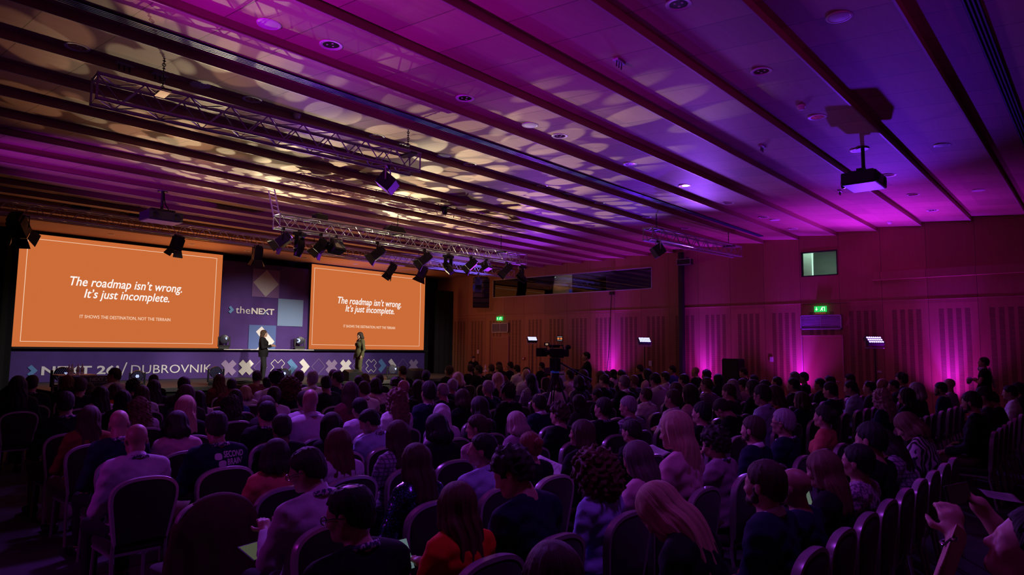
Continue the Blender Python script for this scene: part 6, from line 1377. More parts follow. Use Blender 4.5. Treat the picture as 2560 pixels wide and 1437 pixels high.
SEATS = [
(16.69,1.36,'occupied banquet chair, first row from back, first seat from wooden wall'),
(16.18,1.36,'empty banquet chair, first row from back, second seat from wooden wall'),
(15.66,1.36,'empty banquet chair, first row from back, third seat from wooden wall'),
(15.15,1.36,'empty banquet chair, first row from back, fourth seat from wooden wall'),
(14.63,1.36,'occupied banquet chair, first row from back, fifth seat from wooden wall'),
(13.73,1.36,'empty banquet chair, first row from back, sixth seat from wooden wall'),
(12.81,1.36,'occupied banquet chair, first row from back, seventh seat from wooden wall'),
(12.11,1.36,'empty banquet chair, first row from back, eighth seat from wooden wall'),
(11.51,1.36,'occupied banquet chair, first row from back, ninth seat from wooden wall'),
(10.95,1.36,'empty banquet chair, first row from back, tenth seat from wooden wall'),
(10.39,1.36,'occupied banquet chair, first row from back, eleventh seat from wooden wall'),
(7.46,1.36,'occupied banquet chair, first row from back, twelfth seat from wooden wall'),
(7.01,1.36,'empty banquet chair, first row from back, thirteenth seat from wooden wall'),
(6.51,1.36,'occupied banquet chair, first row from back, fourteenth seat from wooden wall'),
(6.01,1.36,'empty banquet chair, first row from back, fifteenth seat from wooden wall'),
(5.51,1.36,'occupied banquet chair, first row from back, sixteenth seat from wooden wall'),
(5.01,1.36,'occupied banquet chair, first row from back, seventeenth seat from wooden wall'),
(4.51,1.36,'occupied banquet chair, first row from back, eighteenth seat from wooden wall'),
(4.01,1.36,'occupied banquet chair, first row from back, nineteenth seat from wooden wall'),
(3.51,1.36,'occupied banquet chair, first row from back, twentieth seat from wooden wall'),
(2.9,1.36,'occupied banquet chair, first row from back, twenty-first seat from wooden wall'),
(2.33,1.36,'empty banquet chair, first row from back, twenty-second seat from wooden wall'),
(1.75,1.36,'occupied banquet chair, first row from back, twenty-third seat from wooden wall'),
(15.51,2.41,'occupied banquet chair, second row from back, first seat from wooden wall'),
(14.81,2.41,'occupied banquet chair, second row from back, second seat from wooden wall'),
(14.21,2.41,'empty banquet chair, second row from back, third seat from wooden wall'),
(13.42,2.41,'empty banquet chair, second row from back, fourth seat from wooden wall'),
(12.66,2.41,'occupied banquet chair, second row from back, fifth seat from wooden wall'),
(12.16,2.41,'empty banquet chair, second row from back, sixth seat from wooden wall'),
(11.67,2.41,'occupied banquet chair, second row from back, seventh seat from wooden wall'),
(11.01,2.41,'empty banquet chair, second row from back, eighth seat from wooden wall'),
(10.36,2.41,'occupied banquet chair, second row from back, ninth seat from wooden wall'),
(7.75,2.41,'occupied banquet chair, second row from back, tenth seat from wooden wall'),
(7.16,2.41,'empty banquet chair, second row from back, eleventh seat from wooden wall'),
(6.56,2.41,'occupied banquet chair, second row from back, twelfth seat from wooden wall'),
(5.89,2.41,'occupied banquet chair, second row from back, thirteenth seat from wooden wall'),
(5.25,2.41,'occupied banquet chair, second row from back, fourteenth seat from wooden wall'),
(4.53,2.41,'occupied banquet chair, second row from back, fifteenth seat from wooden wall'),
(4.03,2.41,'occupied banquet chair, second row from back, sixteenth seat from wooden wall'),
(3.53,2.41,'occupied banquet chair, second row from back, seventeenth seat from wooden wall'),
(2.83,2.41,'occupied banquet chair, second row from back, eighteenth seat from wooden wall'),
(2.33,2.41,'occupied banquet chair, second row from back, nineteenth seat from wooden wall'),
(1.74,2.41,'occupied banquet chair, second row from back, twentieth seat from wooden wall'),
(16.58,3.45,'occupied banquet chair, third row from back, first seat from wooden wall'),
(16.08,3.45,'occupied banquet chair, third row from back, second seat from wooden wall'),
(15.42,3.45,'empty banquet chair, third row from back, third seat from wooden wall'),
(14.77,3.45,'occupied banquet chair, third row from back, fourth seat from wooden wall'),
(13.98,3.45,'occupied banquet chair, third row from back, fifth seat from wooden wall'),
(13.46,3.45,'empty banquet chair, third row from back, sixth seat from wooden wall'),
(12.94,3.45,'occupied banquet chair, third row from back, seventh seat from wooden wall'),
(12.39,3.45,'empty banquet chair, third row from back, eighth seat from wooden wall'),
(11.65,3.45,'occupied banquet chair, third row from back, ninth seat from wooden wall'),
(11.15,3.45,'empty banquet chair, third row from back, tenth seat from wooden wall'),
(10.64,3.45,'empty banquet chair, third row from back, eleventh seat from wooden wall'),
(10.14,3.45,'occupied banquet chair, third row from back, twelfth seat from wooden wall'),
(9.39,3.45,'occupied banquet chair, third row from back, thirteenth seat from wooden wall'),
(8.8,3.45,'occupied banquet chair, third row from back, fourteenth seat from wooden wall'),
(8.06,3.45,'occupied banquet chair, third row from back, fifteenth seat from wooden wall'),
(7.51,3.45,'empty banquet chair, third row from back, sixteenth seat from wooden wall'),
(6.96,3.45,'occupied banquet chair, third row from back, seventeenth seat from wooden wall'),
(6.41,3.45,'empty banquet chair, third row from back, eighteenth seat from wooden wall'),
(5.58,3.45,'occupied banquet chair, third row from back, nineteenth seat from wooden wall'),
(4.76,3.45,'occupied banquet chair, third row from back, twentieth seat from wooden wall'),
(4.13,3.45,'occupied banquet chair, third row from back, twenty-first seat from wooden wall'),
(3.54,3.45,'occupied banquet chair, third row from back, twenty-second seat from wooden wall'),
(2.91,3.45,'occupied banquet chair, third row from back, twenty-third seat from wooden wall'),
(2.16,3.45,'occupied banquet chair, third row from back, twenty-fourth seat from wooden wall'),
(16.78,4.5,'occupied banquet chair, fourth row from back, first seat from wooden wall'),
(16.22,4.5,'empty banquet chair, fourth row from back, second seat from wooden wall'),
(15.67,4.5,'empty banquet chair, fourth row from back, third seat from wooden wall'),
(15.12,4.5,'occupied banquet chair, fourth row from back, fourth seat from wooden wall'),
(14.62,4.5,'occupied banquet chair, fourth row from back, fifth seat from wooden wall'),
(14.04,4.5,'empty banquet chair, fourth row from back, sixth seat from wooden wall'),
(13.46,4.5,'empty banquet chair, fourth row from back, seventh seat from wooden wall'),
(12.87,4.5,'occupied banquet chair, fourth row from back, eighth seat from wooden wall'),
(12.25,4.5,'empty banquet chair, fourth row from back, ninth seat from wooden wall'),
(11.62,4.5,'occupied banquet chair, fourth row from back, tenth seat from wooden wall'),
(11.09,4.5,'occupied banquet chair, fourth row from back, eleventh seat from wooden wall'),
(10.23,4.5,'occupied banquet chair, fourth row from back, twelfth seat from wooden wall'),
(9.76,4.5,'empty banquet chair, fourth row from back, thirteenth seat from wooden wall'),
(9.29,4.5,'empty banquet chair, fourth row from back, fourteenth seat from wooden wall'),
(8.82,4.5,'occupied banquet chair, fourth row from back, fifteenth seat from wooden wall'),
(8.25,4.5,'occupied banquet chair, fourth row from back, sixteenth seat from wooden wall'),
(7.71,4.5,'empty banquet chair, fourth row from back, seventeenth seat from wooden wall'),
(7.17,4.5,'occupied banquet chair, fourth row from back, eighteenth seat from wooden wall'),
(6.58,4.5,'occupied banquet chair, fourth row from back, nineteenth seat from wooden wall'),
(5.8,4.5,'occupied banquet chair, fourth row from back, twentieth seat from wooden wall'),
(5.14,4.5,'occupied banquet chair, fourth row from back, twenty-first seat from wooden wall'),
(4.57,4.5,'occupied banquet chair, fourth row from back, twenty-second seat from wooden wall'),
(4.07,4.5,'occupied banquet chair, fourth row from back, twenty-third seat from wooden wall'),
(3.57,4.5,'occupied banquet chair, fourth row from back, twenty-fourth seat from wooden wall'),
(3.01,4.5,'occupied banquet chair, fourth row from back, twenty-fifth seat from wooden wall'),
(2.48,4.5,'occupied banquet chair, fourth row from back, twenty-sixth seat from wooden wall'),
(1.98,4.5,'empty banquet chair, fourth row from back, twenty-seventh seat from wooden wall'),
(16.59,5.54,'occupied banquet chair, fifth row from back, first seat from wooden wall'),
(16.06,5.54,'occupied banquet chair, fifth row from back, second seat from wooden wall'),
(15.45,5.54,'empty banquet chair, fifth row from back, third seat from wooden wall'),
(14.84,5.54,'occupied banquet chair, fifth row from back, fourth seat from wooden wall'),
(14.31,5.54,'empty banquet chair, fifth row from back, fifth seat from wooden wall'),
(13.77,5.54,'empty banquet chair, fifth row from back, sixth seat from wooden wall'),
(13.24,5.54,'occupied banquet chair, fifth row from back, seventh seat from wooden wall'),
(12.68,5.54,'occupied banquet chair, fifth row from back, eighth seat from wooden wall'),
(12.1,5.54,'empty banquet chair, fifth row from back, ninth seat from wooden wall'),
(11.52,5.54,'occupied banquet chair, fifth row from back, tenth seat from wooden wall'),
(10.94,5.54,'empty banquet chair, fifth row from back, eleventh seat from wooden wall'),
(10.36,5.54,'occupied banquet chair, fifth row from back, twelfth seat from wooden wall'),
(9.86,5.54,'empty banquet chair, fifth row from back, thirteenth seat from wooden wall'),
(9.35,5.54,'occupied banquet chair, fifth row from back, fourteenth seat from wooden wall'),
(8.78,5.54,'empty banquet chair, fifth row from back, fifteenth seat from wooden wall'),
(8.21,5.54,'empty banquet chair, fifth row from back, sixteenth seat from wooden wall'),
(7.64,5.54,'occupied banquet chair, fifth row from back, seventeenth seat from wooden wall'),
(6.72,5.54,'occupied banquet chair, fifth row from back, eighteenth seat from wooden wall'),
(6.17,5.54,'empty banquet chair, fifth row from back, nineteenth seat from wooden wall'),
(5.62,5.54,'occupied banquet chair, fifth row from back, twentieth seat from wooden wall'),
(5.05,5.54,'occupied banquet chair, fifth row from back, twenty-first seat from wooden wall'),
(4.13,5.54,'occupied banquet chair, fifth row from back, twenty-second seat from wooden wall'),
(3.63,5.54,'occupied banquet chair, fifth row from back, twenty-third seat from wooden wall'),
(3.13,5.54,'occupied banquet chair, fifth row from back, twenty-fourth seat from wooden wall'),
(2.54,5.54,'occupied banquet chair, fifth row from back, twenty-fifth seat from wooden wall'),
(1.94,5.54,'occupied banquet chair, fifth row from back, twenty-sixth seat from wooden wall'),
(16.23,6.58,'occupied banquet chair, sixth row from back, first seat from wooden wall'),
(15.73,6.58,'empty banquet chair, sixth row from back, second seat from wooden wall'),
(15.23,6.58,'empty banquet chair, sixth row from back, third seat from wooden wall'),
(14.73,6.58,'empty banquet chair, sixth row from back, fourth seat from wooden wall'),
(14.23,6.58,'occupied banquet chair, sixth row from back, fifth seat from wooden wall'),
(13.71,6.58,'empty banquet chair, sixth row from back, sixth seat from wooden wall'),
(13.18,6.58,'empty banquet chair, sixth row from back, seventh seat from wooden wall'),
(12.66,6.58,'occupied banquet chair, sixth row from back, eighth seat from wooden wall'),
(12.13,6.58,'empty banquet chair, sixth row from back, ninth seat from wooden wall'),
(11.6,6.58,'occupied banquet chair, sixth row from back, tenth seat from wooden wall'),
(10.96,6.58,'empty banquet chair, sixth row from back, eleventh seat from wooden wall'),
(10.33,6.58,'occupied banquet chair, sixth row from back, twelfth seat from wooden wall'),
(9.56,6.58,'occupied banquet chair, sixth row from back, thirteenth seat from wooden wall'),
(8.99,6.58,'empty banquet chair, sixth row from back, fourteenth seat from wooden wall'),
(8.41,6.58,'empty banquet chair, sixth row from back, fifteenth seat from wooden wall'),
(7.84,6.58,'empty banquet chair, sixth row from back, sixteenth seat from wooden wall'),
(7.26,6.58,'occupied banquet chair, sixth row from back, seventeenth seat from wooden wall'),
(6.39,6.58,'occupied banquet chair, sixth row from back, eighteenth seat from wooden wall'),
(5.75,6.58,'occupied banquet chair, sixth row from back, nineteenth seat from wooden wall'),
(5.21,6.58,'occupied banquet chair, sixth row from back, twentieth seat from wooden wall'),
(4.71,6.58,'occupied banquet chair, sixth row from back, twenty-first seat from wooden wall'),
(4.04,6.58,'occupied banquet chair, sixth row from back, twenty-second seat from wooden wall'),
(3.5,6.58,'occupied banquet chair, sixth row from back, twenty-third seat from wooden wall'),
(2.65,6.58,'occupied banquet chair, sixth row from back, twenty-fourth seat from wooden wall'),
(2.15,6.58,'occupied banquet chair, sixth row from back, twenty-fifth seat from wooden wall'),
(18.28,7.63,'occupied banquet chair, seventh row from back, first seat from wooden wall'),
(15.91,7.63,'occupied banquet chair, seventh row from back, second seat from wooden wall'),
(15.37,7.63,'empty banquet chair, seventh row from back, third seat from wooden wall'),
(14.84,7.63,'empty banquet chair, seventh row from back, fourth seat from wooden wall'),
(14.31,7.63,'empty banquet chair, seventh row from back, fifth seat from wooden wall'),
(13.78,7.63,'occupied banquet chair, seventh row from back, sixth seat from wooden wall'),
(13.33,7.63,'empty banquet chair, seventh row from back, seventh seat from wooden wall'),
(12.89,7.63,'empty banquet chair, seventh row from back, eighth seat from wooden wall'),
(12.44,7.63,'occupied banquet chair, seventh row from back, ninth seat from wooden wall'),
(11.92,7.63,'empty banquet chair, seventh row from back, tenth seat from wooden wall'),
(11.39,7.63,'occupied banquet chair, seventh row from back, eleventh seat from wooden wall'),
(10.49,7.63,'occupied banquet chair, seventh row from back, twelfth seat from wooden wall'),
(9.77,7.63,'occupied banquet chair, seventh row from back, thirteenth seat from wooden wall'),
(9.16,7.63,'empty banquet chair, seventh row from back, fourteenth seat from wooden wall'),
(8.54,7.63,'empty banquet chair, seventh row from back, fifteenth seat from wooden wall'),
(7.93,7.63,'occupied banquet chair, seventh row from back, sixteenth seat from wooden wall'),
(6.99,7.63,'occupied banquet chair, seventh row from back, seventeenth seat from wooden wall'),
(6.2,7.63,'occupied banquet chair, seventh row from back, eighteenth seat from wooden wall'),
(5.29,7.63,'occupied banquet chair, seventh row from back, nineteenth seat from wooden wall'),
(4.59,7.63,'occupied banquet chair, seventh row from back, twentieth seat from wooden wall'),
(4.09,7.63,'occupied banquet chair, seventh row from back, twenty-first seat from wooden wall'),
(3.13,7.63,'occupied banquet chair, seventh row from back, twenty-second seat from wooden wall'),
(2.2,7.63,'occupied banquet chair, seventh row from back, twenty-third seat from wooden wall'),
(17.34,8.67,'occupied banquet chair, eighth row from back, first seat from wooden wall'),
(14.73,8.67,'occupied banquet chair, eighth row from back, second seat from wooden wall'),
(14.18,8.67,'empty banquet chair, eighth row from back, third seat from wooden wall'),
(13.63,8.67,'occupied banquet chair, eighth row from back, fourth seat from wooden wall'),
(13.13,8.67,'empty banquet chair, eighth row from back, fifth seat from wooden wall'),
(12.64,8.67,'occupied banquet chair, eighth row from back, sixth seat from wooden wall'),
(12.06,8.67,'occupied banquet chair, eighth row from back, seventh seat from wooden wall'),
(11.59,8.67,'empty banquet chair, eighth row from back, eighth seat from wooden wall'),
(11.13,8.67,'empty banquet chair, eighth row from back, ninth seat from wooden wall'),
(10.66,8.67,'empty banquet chair, eighth row from back, tenth seat from wooden wall'),
(10.2,8.67,'occupied banquet chair, eighth row from back, eleventh seat from wooden wall'),
(9.26,8.67,'occupied banquet chair, eighth row from back, twelfth seat from wooden wall'),
(8.7,8.67,'empty banquet chair, eighth row from back, thirteenth seat from wooden wall'),
(8.14,8.67,'occupied banquet chair, eighth row from back, fourteenth seat from wooden wall'),
(7.33,8.67,'occupied banquet chair, eighth row from back, fifteenth seat from wooden wall'),
(6.79,8.67,'empty banquet chair, eighth row from back, sixteenth seat from wooden wall'),
(6.25,8.67,'occupied banquet chair, eighth row from back, seventeenth seat from wooden wall'),
(5.75,8.67,'empty banquet chair, eighth row from back, eighteenth seat from wooden wall'),
(5.25,8.67,'empty banquet chair, eighth row from back, nineteenth seat from wooden wall'),
(4.76,8.67,'occupied banquet chair, eighth row from back, twentieth seat from wooden wall'),
(4.13,8.67,'occupied banquet chair, eighth row from back, twenty-first seat from wooden wall'),
(3.57,8.67,'occupied banquet chair, eighth row from back, twenty-second seat from wooden wall'),
(3.03,8.67,'occupied banquet chair, eighth row from back, twenty-third seat from wooden wall'),
(2.27,8.67,'occupied banquet chair, eighth row from back, twenty-fourth seat from wooden wall'),
(18.01,9.72,'occupied banquet chair, ninth row from back, first seat from wooden wall'),
(14.51,9.72,'occupied banquet chair, ninth row from back, second seat from wooden wall'),
(13.96,9.72,'empty banquet chair, ninth row from back, third seat from wooden wall'),
(13.42,9.72,'empty banquet chair, ninth row from back, fourth seat from wooden wall'),
(12.87,9.72,'occupied banquet chair, ninth row from back, fifth seat from wooden wall'),
(12.34,9.72,'empty banquet chair, ninth row from back, sixth seat from wooden wall'),
(11.81,9.72,'empty banquet chair, ninth row from back, seventh seat from wooden wall'),
(11.28,9.72,'occupied banquet chair, ninth row from back, eighth seat from wooden wall'),
(10.77,9.72,'empty banquet chair, ninth row from back, ninth seat from wooden wall'),
(10.25,9.72,'empty banquet chair, ninth row from back, tenth seat from wooden wall'),
(9.74,9.72,'empty banquet chair, ninth row from back, eleventh seat from wooden wall'),
(9.23,9.72,'occupied banquet chair, ninth row from back, twelfth seat from wooden wall'),
(8.74,9.72,'empty banquet chair, ninth row from back, thirteenth seat from wooden wall'),
(8.24,9.72,'empty banquet chair, ninth row from back, fourteenth seat from wooden wall'),
(7.75,9.72,'occupied banquet chair, ninth row from back, fifteenth seat from wooden wall'),
(7.25,9.72,'occupied banquet chair, ninth row from back, sixteenth seat from wooden wall'),
(6.28,9.72,'occupied banquet chair, ninth row from back, seventeenth seat from wooden wall'),
(5.6,9.72,'occupied banquet chair, ninth row from back, eighteenth seat from wooden wall'),
(4.7,9.72,'occupied banquet chair, ninth row from back, nineteenth seat from wooden wall'),
(4.17,9.72,'occupied banquet chair, ninth row from back, twentieth seat from wooden wall'),
(3.2,9.72,'occupied banquet chair, ninth row from back, twenty-first seat from wooden wall'),
(17.91,10.76,'occupied banquet chair, tenth row from back, first seat from wooden wall'),
(16.34,10.76,'occupied banquet chair, tenth row from back, second seat from wooden wall'),
(12.77,10.76,'occupied banquet chair, tenth row from back, third seat from wooden wall'),
(9.29,10.76,'occupied banquet chair, tenth row from back, fourth seat from wooden wall'),
(7.64,10.76,'occupied banquet chair, tenth row from back, fifth seat from wooden wall'),
(7.14,10.76,'occupied banquet chair, tenth row from back, sixth seat from wooden wall'),
(6.59,10.76,'occupied banquet chair, tenth row from back, seventh seat from wooden wall'),
(5.9,10.76,'occupied banquet chair, tenth row from back, eighth seat from wooden wall'),
(5.39,10.76,'occupied banquet chair, tenth row from back, ninth seat from wooden wall'),
(4.88,10.76,'empty banquet chair, tenth row from back, tenth seat from wooden wall'),
(4.37,10.76,'occupied banquet chair, tenth row from back, eleventh seat from wooden wall'),
(3.79,10.76,'occupied banquet chair, tenth row from back, twelfth seat from wooden wall'),
(3.24,10.76,'occupied banquet chair, tenth row from back, thirteenth seat from wooden wall'),
(8.86,11.81,'occupied banquet chair, eleventh row from back, first seat from wooden wall'),
(8.31,11.81,'empty banquet chair, eleventh row from back, second seat from wooden wall'),
(7.76,11.81,'occupied banquet chair, eleventh row from back, third seat from wooden wall'),
(6.96,11.81,'occupied banquet chair, eleventh row from back, fourth seat from wooden wall'),
(6.3,11.81,'occupied banquet chair, eleventh row from back, fifth seat from wooden wall'),
(5.64,11.81,'occupied banquet chair, eleventh row from back, sixth seat from wooden wall'),
(4.33,11.81,'occupied banquet chair, eleventh row from back, seventh seat from wooden wall'),
(3.76,11.81,'occupied banquet chair, eleventh row from back, eighth seat from wooden wall'),
(3.26,11.81,'occupied banquet chair, eleventh row from back, ninth seat from wooden wall'),
(2.48,11.81,'occupied banquet chair, eleventh row from back, tenth seat from wooden wall'),
(16.68,12.85,'occupied banquet chair, twelfth row from back, first seat from wooden wall'),
(14.6,12.85,'occupied banquet chair, twelfth row from back, second seat from wooden wall'),
(13.82,12.85,'occupied banquet chair, twelfth row from back, third seat from wooden wall'),
(12.96,12.85,'occupied banquet chair, twelfth row from back, fourth seat from wooden wall'),
(12.43,12.85,'empty banquet chair, twelfth row from back, fifth seat from wooden wall'),
(11.89,12.85,'occupied banquet chair, twelfth row from back, sixth seat from wooden wall'),
(10.4,12.85,'occupied banquet chair, twelfth row from back, seventh seat from wooden wall'),
(9.85,12.85,'empty banquet chair, twelfth row from back, eighth seat from wooden wall'),
(9.29,12.85,'occupied banquet chair, twelfth row from back, ninth seat from wooden wall'),
(6.64,12.85,'occupied banquet chair, twelfth row from back, tenth seat from wooden wall'),
(5.9,12.85,'occupied banquet chair, twelfth row from back, eleventh seat from wooden wall'),
(4.35,12.85,'occupied banquet chair, twelfth row from back, twelfth seat from wooden wall'),
(3.68,12.85,'occupied banquet chair, twelfth row from back, thirteenth seat from wooden wall'),
(2.87,12.85,'occupied banquet chair, twelfth row from back, fourteenth seat from wooden wall'),
(14.56,13.9,'occupied banquet chair, thirteenth row from back, first seat from wooden wall'),
(13.73,13.9,'occupied banquet chair, thirteenth row from back, second seat from wooden wall'),
(12.89,13.9,'occupied banquet chair, thirteenth row from back, third seat from wooden wall'),
(5.06,13.9,'occupied banquet chair, thirteenth row from back, fourth seat from wooden wall'),
(4.41,13.9,'occupied banquet chair, thirteenth row from back, fifth seat from wooden wall'),
(3.64,13.9,'occupied banquet chair, thirteenth row from back, sixth seat from wooden wall'),
(18.23,14.94,'occupied banquet chair, fourteenth row from back, first seat from wooden wall'),
(16.64,14.94,'occupied banquet chair, fourteenth row from back, second seat from wooden wall'),
(16.09,14.94,'occupied banquet chair, fourteenth row from back, third seat from wooden wall'),
]
# ------------------------------------------------------------------ assembling the people
LGEO, SGEO, CGEO = lanyard_geo(), strap_front(), collar_geo()
def zscale(V, s):
    V = V.copy(); z = V[:, 2]; hi = z > .46; V[:, 2] = np.where(hi, .46+(z-.46)*s, z); f = s**.6*ss(z, .40, .55)+(1-ss(z, .40, .55)); V[:, 0] *= f; V[:, 1] *= 1+(f-1)*(z > .7); return V
def person_parts(root, fem, arms, hs, hc, tc, fl, lod, P, skin, fix=None, seed=0):
    T = template(fem, arms, lod); fx = fix or (lambda V: V)
    def put(name, VQ, mt, parent=root): return link(name, mesh_np(name, fx(P(VQ[0])), VQ[1]), mt, parent)
    body = put('body', T['body'], skin)
    put('top', T['top'], 'cloth_'+tc); put('trousers', T['trousers'], ['trousers_dark', 'trousers_dark', 'trousers_jeans', 'trousers_tan'][seed % 4]); put('shoes', T['shoes'], 'shoe')
    if hs != 'bald': strands(put('headscarf' if hs == 'hijab' else 'hair', hair(hs, lod > 0, seed % 3), ('curl_' if 'curl' in hs else 'hair_')+hc).data, hair(hs, lod > 0, seed % 3)[0])
    if fl & 8: strands(put('beard', beard(lod), 'curl_'+hc).data, beard(lod)[0])
    if fl & 1: put('lanyard', LGEO, 'lanyard')
    if fl & 20: put('collar', CGEO, 'cloth_white' if fl & 4 else 'cloth_'+tc)
    if fl & 2:
        m = glasses_geo(); m.v = [tuple(v) for v in fx(P(np.array(m.v)))]; m.build('glasses', 'black_plastic', root, True)
    return body
WHO = {}
def seat_person(i, x, y, s, yaw, pitch, lean, fem, arms, hs, hc, tc, fl, lod, label):
    r = empty('person', (x, y, 0), math.radians(((i*37) % 9-4)*1.2), label, 'person', 'people of the seated audience'); WHO[i] = (r, s, lean)
    P = lambda V: zscale(pose(V, yaw, pitch, lean, ((i*53) % 7-3)*1.2), s)
    person_parts(r, fem, arms, hs, hc, tc, fl, lod, P, 'skin_dark' if i in (41, 45) else ('skin_a', 'skin_b')[i % 2], seed=i)
    return r
for row in PEOPLE: seat_person(*row)
for x, y, lab in SEATS:
    if 'empty' in lab and math.hypot(x-8.51, y-6.69) < .85: continue
    chair(x, y-.05, 0, lab)

# ------------------------------------------------------------------ figures standing on the stage and by the walls
def standing(name_label, loc, rz, height, fem, A, hs, hc, tc, fl=0, yaw=0, pitch=0, legs_mt='trousers_dark', skin='skin_a', jacket=True, stride=0.0, group=None, h=.012, sleeve=True):
    r = empty('person', loc, rz, name_label, 'person', group); s = height/1.722
    def lg(F, g=0.0):
        for q in (-1, 1):
            st = stride*q; F.cap((q*.085, .0, .545), (q*.092, .03+st*.6, .08), .092, .060, .05, g=g); F.cap((q*.092, .03+st*.6, .08), (q*.10, -.01+st, -.31), .056, .036, .04, g=g)
    ax = axis(-.40, .40, .026, [(-.1, .1, h)]+[(w[0]+.07*d[0]-.09, w[0]+.07*d[0]+.09, h) for s_, e, w, d in A]), axis(-.26, .52, .026, [(-.13, .135, h)]+[(w[1]+.07*d[1]-.09, w[1]+.07*d[1]+.09, h) for s_, e, w, d in A]), axis(-.44, 1.38, .026, [(1.05, 1.36, .0095)]+[(w[2]+.07*d[2]-.09, w[2]+.07*d[2]+.09, h) for s_, e, w, d in A])
    F = Field(*ax); torso(F, fem); arm(F, A, fem); lg(F)
    for q in (-1, 1): F.cap((q*.10, -.01+stride*q, -.35), (q*.115, .14+stride*q, -.375), .04, .03, .03)
    head(F, fem); body = surface_nets(F); body = (relax(body[0], body[1], 1, .3), body[1])
    F = Field(axis(-.40, .40, .016, []), axis(-.26, .50, .016, []), axis(.30, 1.14, .016, [])); torso(F, fem, .020 if jacket else .015); arm(F, A, fem, .015, False); 
    if jacket: F.cap((0, .0, .56), (0, .0, .42), .185, .19, .05, sy=1.25)
    X, Y, Z = F.grid(); F.D = F.D+.003*np.sin(Z*50+X*15)*np.sin(X*30+Z*9); F.cap((0, -.018, 1.062), (0, .02, 1.30), .062, .080, .012, 's')
    if jacket: F.cap((-.06, .055, .88), (.06, .055, .88), .075, .075, .06); F.ell((0, .10, 1.03), (.03, .06, .09), .03, 's')
    for s_, e, w, d in A:
        F.ell((w[0]+.05*d[0], w[1]+.05*d[1], w[2]+.05*d[2]), (.056, .056, .056), .004, 's')
        if not sleeve: F.cap(tuple(e[i]*.7+s_[i]*.3 for i in range(3)), e, .07, .07, .01, 's'); F.cap(e, w, .07, .06, .01, 's')
    F.cut((.40 if jacket else .52)-Z+0*X+0*Y); top = surface_nets(F); top = (relax(top[0], top[1], 1, .4), top[1])
    F = Field(axis(-.26, .26, .02, []), axis(-.36, .36, .02, []), axis(-.36, .70, .02, [])); F.ell((0, .0, .565), (.180, .142, .12), .05, g=.006); lg(F, .014); X, Y, Z = F.grid(); F.cut(Z-.66+0*X+0*Y); F.cut(-.325-Z+0*X+0*Y); tr = surface_nets(F)
    F = Field(axis(-.2, .2, .014, []), axis(-.36, .46, .014, []), axis(-.42, -.28, .014, []))
    for q in (-1, 1): F.cap((q*.10, -.02+stride*q, -.35), (q*.115, .15+stride*q, -.375), .046, .036, .03)
    X, Y, Z = F.grid(); F.cut(-.398-Z+0*X+0*Y); sh = surface_nets(F)
    P = lambda V: pose(V, yaw, pitch, 0)
    fix = lambda V: (V+np.array([0, 0, .40]))*s
    def put(n, VQ, mt): return link(n, mesh_np(n, fix(P(VQ[0])), VQ[1]), mt, r)
    put('body', body, skin); put('jacket' if jacket else 'top', top, 'cloth_'+tc); put('trousers', tr, legs_mt); put('shoes', sh, 'shoe')
    if hs != 'bald': strands(put('hair', hair(hs, True, 1), 'hair_'+hc).data, hair(hs, True, 1)[0])
    if fl & 1: put('lanyard', LGEO, 'lanyard'); put('lanyard', SGEO, 'lanyard')
    for q in (-1, 1):
        m = MB(); m.sphere((q*.030, .0885, 1.198), (.0095, .005, .0065), 10); m.v = [tuple(v) for v in fix(P(np.array(m.v)))]; m.build('eye', 'hair_dark', r, True)
    return r, fix
TALK = [((-.185, -.03, .975), (-.235, .02, .72), (-.05, .25, .80), (.35, .9, .1)), ((.185, -.03, .975), (.235, .02, .72), (.06, .27, .77), (-.2, .95, .05))]
HANG = [((-.185, -.03, .975), (-.245, -.04, .70), (-.235, .06, .47), (.0, .3, -.95)), ((.185, -.03, .975), (.245, -.04, .70), (.235, .06, .47), (.0, .3, -.95))]
CROSSED = ARMS['cross']
REACH = [((-.185, -.03, .975), (-.26, .16, .80), (-.16, .40, .84), (.2, .95, .05)), ((.185, -.03, .975), (.245, .06, .72), (.14, .28, .74), (-.3, .9, .1))]
standing('person in a black suit with long brown hair, gesturing on stage before the purple backdrop', (11.26, 21.39, .74), math.radians(-128), 1.70, 1, TALK, 'long', 'brown', 'black', yaw=6, stride=.06)
standing('person in an olive green suit standing on stage before the smaller orange screen', (14.13, 19.95, .74), math.radians(84), 1.69, 1, HANG, 'bob', 'dark', 'olive', 1, pitch=6, legs_mt='cloth_olive')
p = at(2456, 893, 0, 20.1)
r, fx = standing('standing person with crossed arms and a pale patterned scarf, by the wooden wall', (p.x, p.y, 0), math.radians(4), p.z, 0, CROSSED, 'short', 'dark', 'black', yaw=8, pitch=-6, legs_mt='trousers_jeans', skin='skin_b', jacket=False, sleeve=False)
V, Q = ring(1.035, -.02, .098, .098, .030, .02, 44, 10); V[:, 2] += .008*np.sin(np.arange(len(V))*1.7)
pattern('scarf_weave', (.80, .74, .82), (.16, .12, .18), 'speckle'); sc = link('scarf', mesh_np('scarf', fx(V), Q), 'scarf_weave', r)
F = Field(axis(-.2, .2, .014, []), axis(-.3, .0, .014, []), axis(.60, 1.10, .014, [])); F.cap((.05, -.12, 1.03), (.09, -.19, .66), .055, .045, .03, sy=2.2); X, Y, Z = F.grid(); F.D = F.D+.006*np.sin(X*90+Z*12); V, Q = surface_nets(F); link('scarf', mesh_np('scarf_tail', fx(V), Q), 'scarf_weave', r)
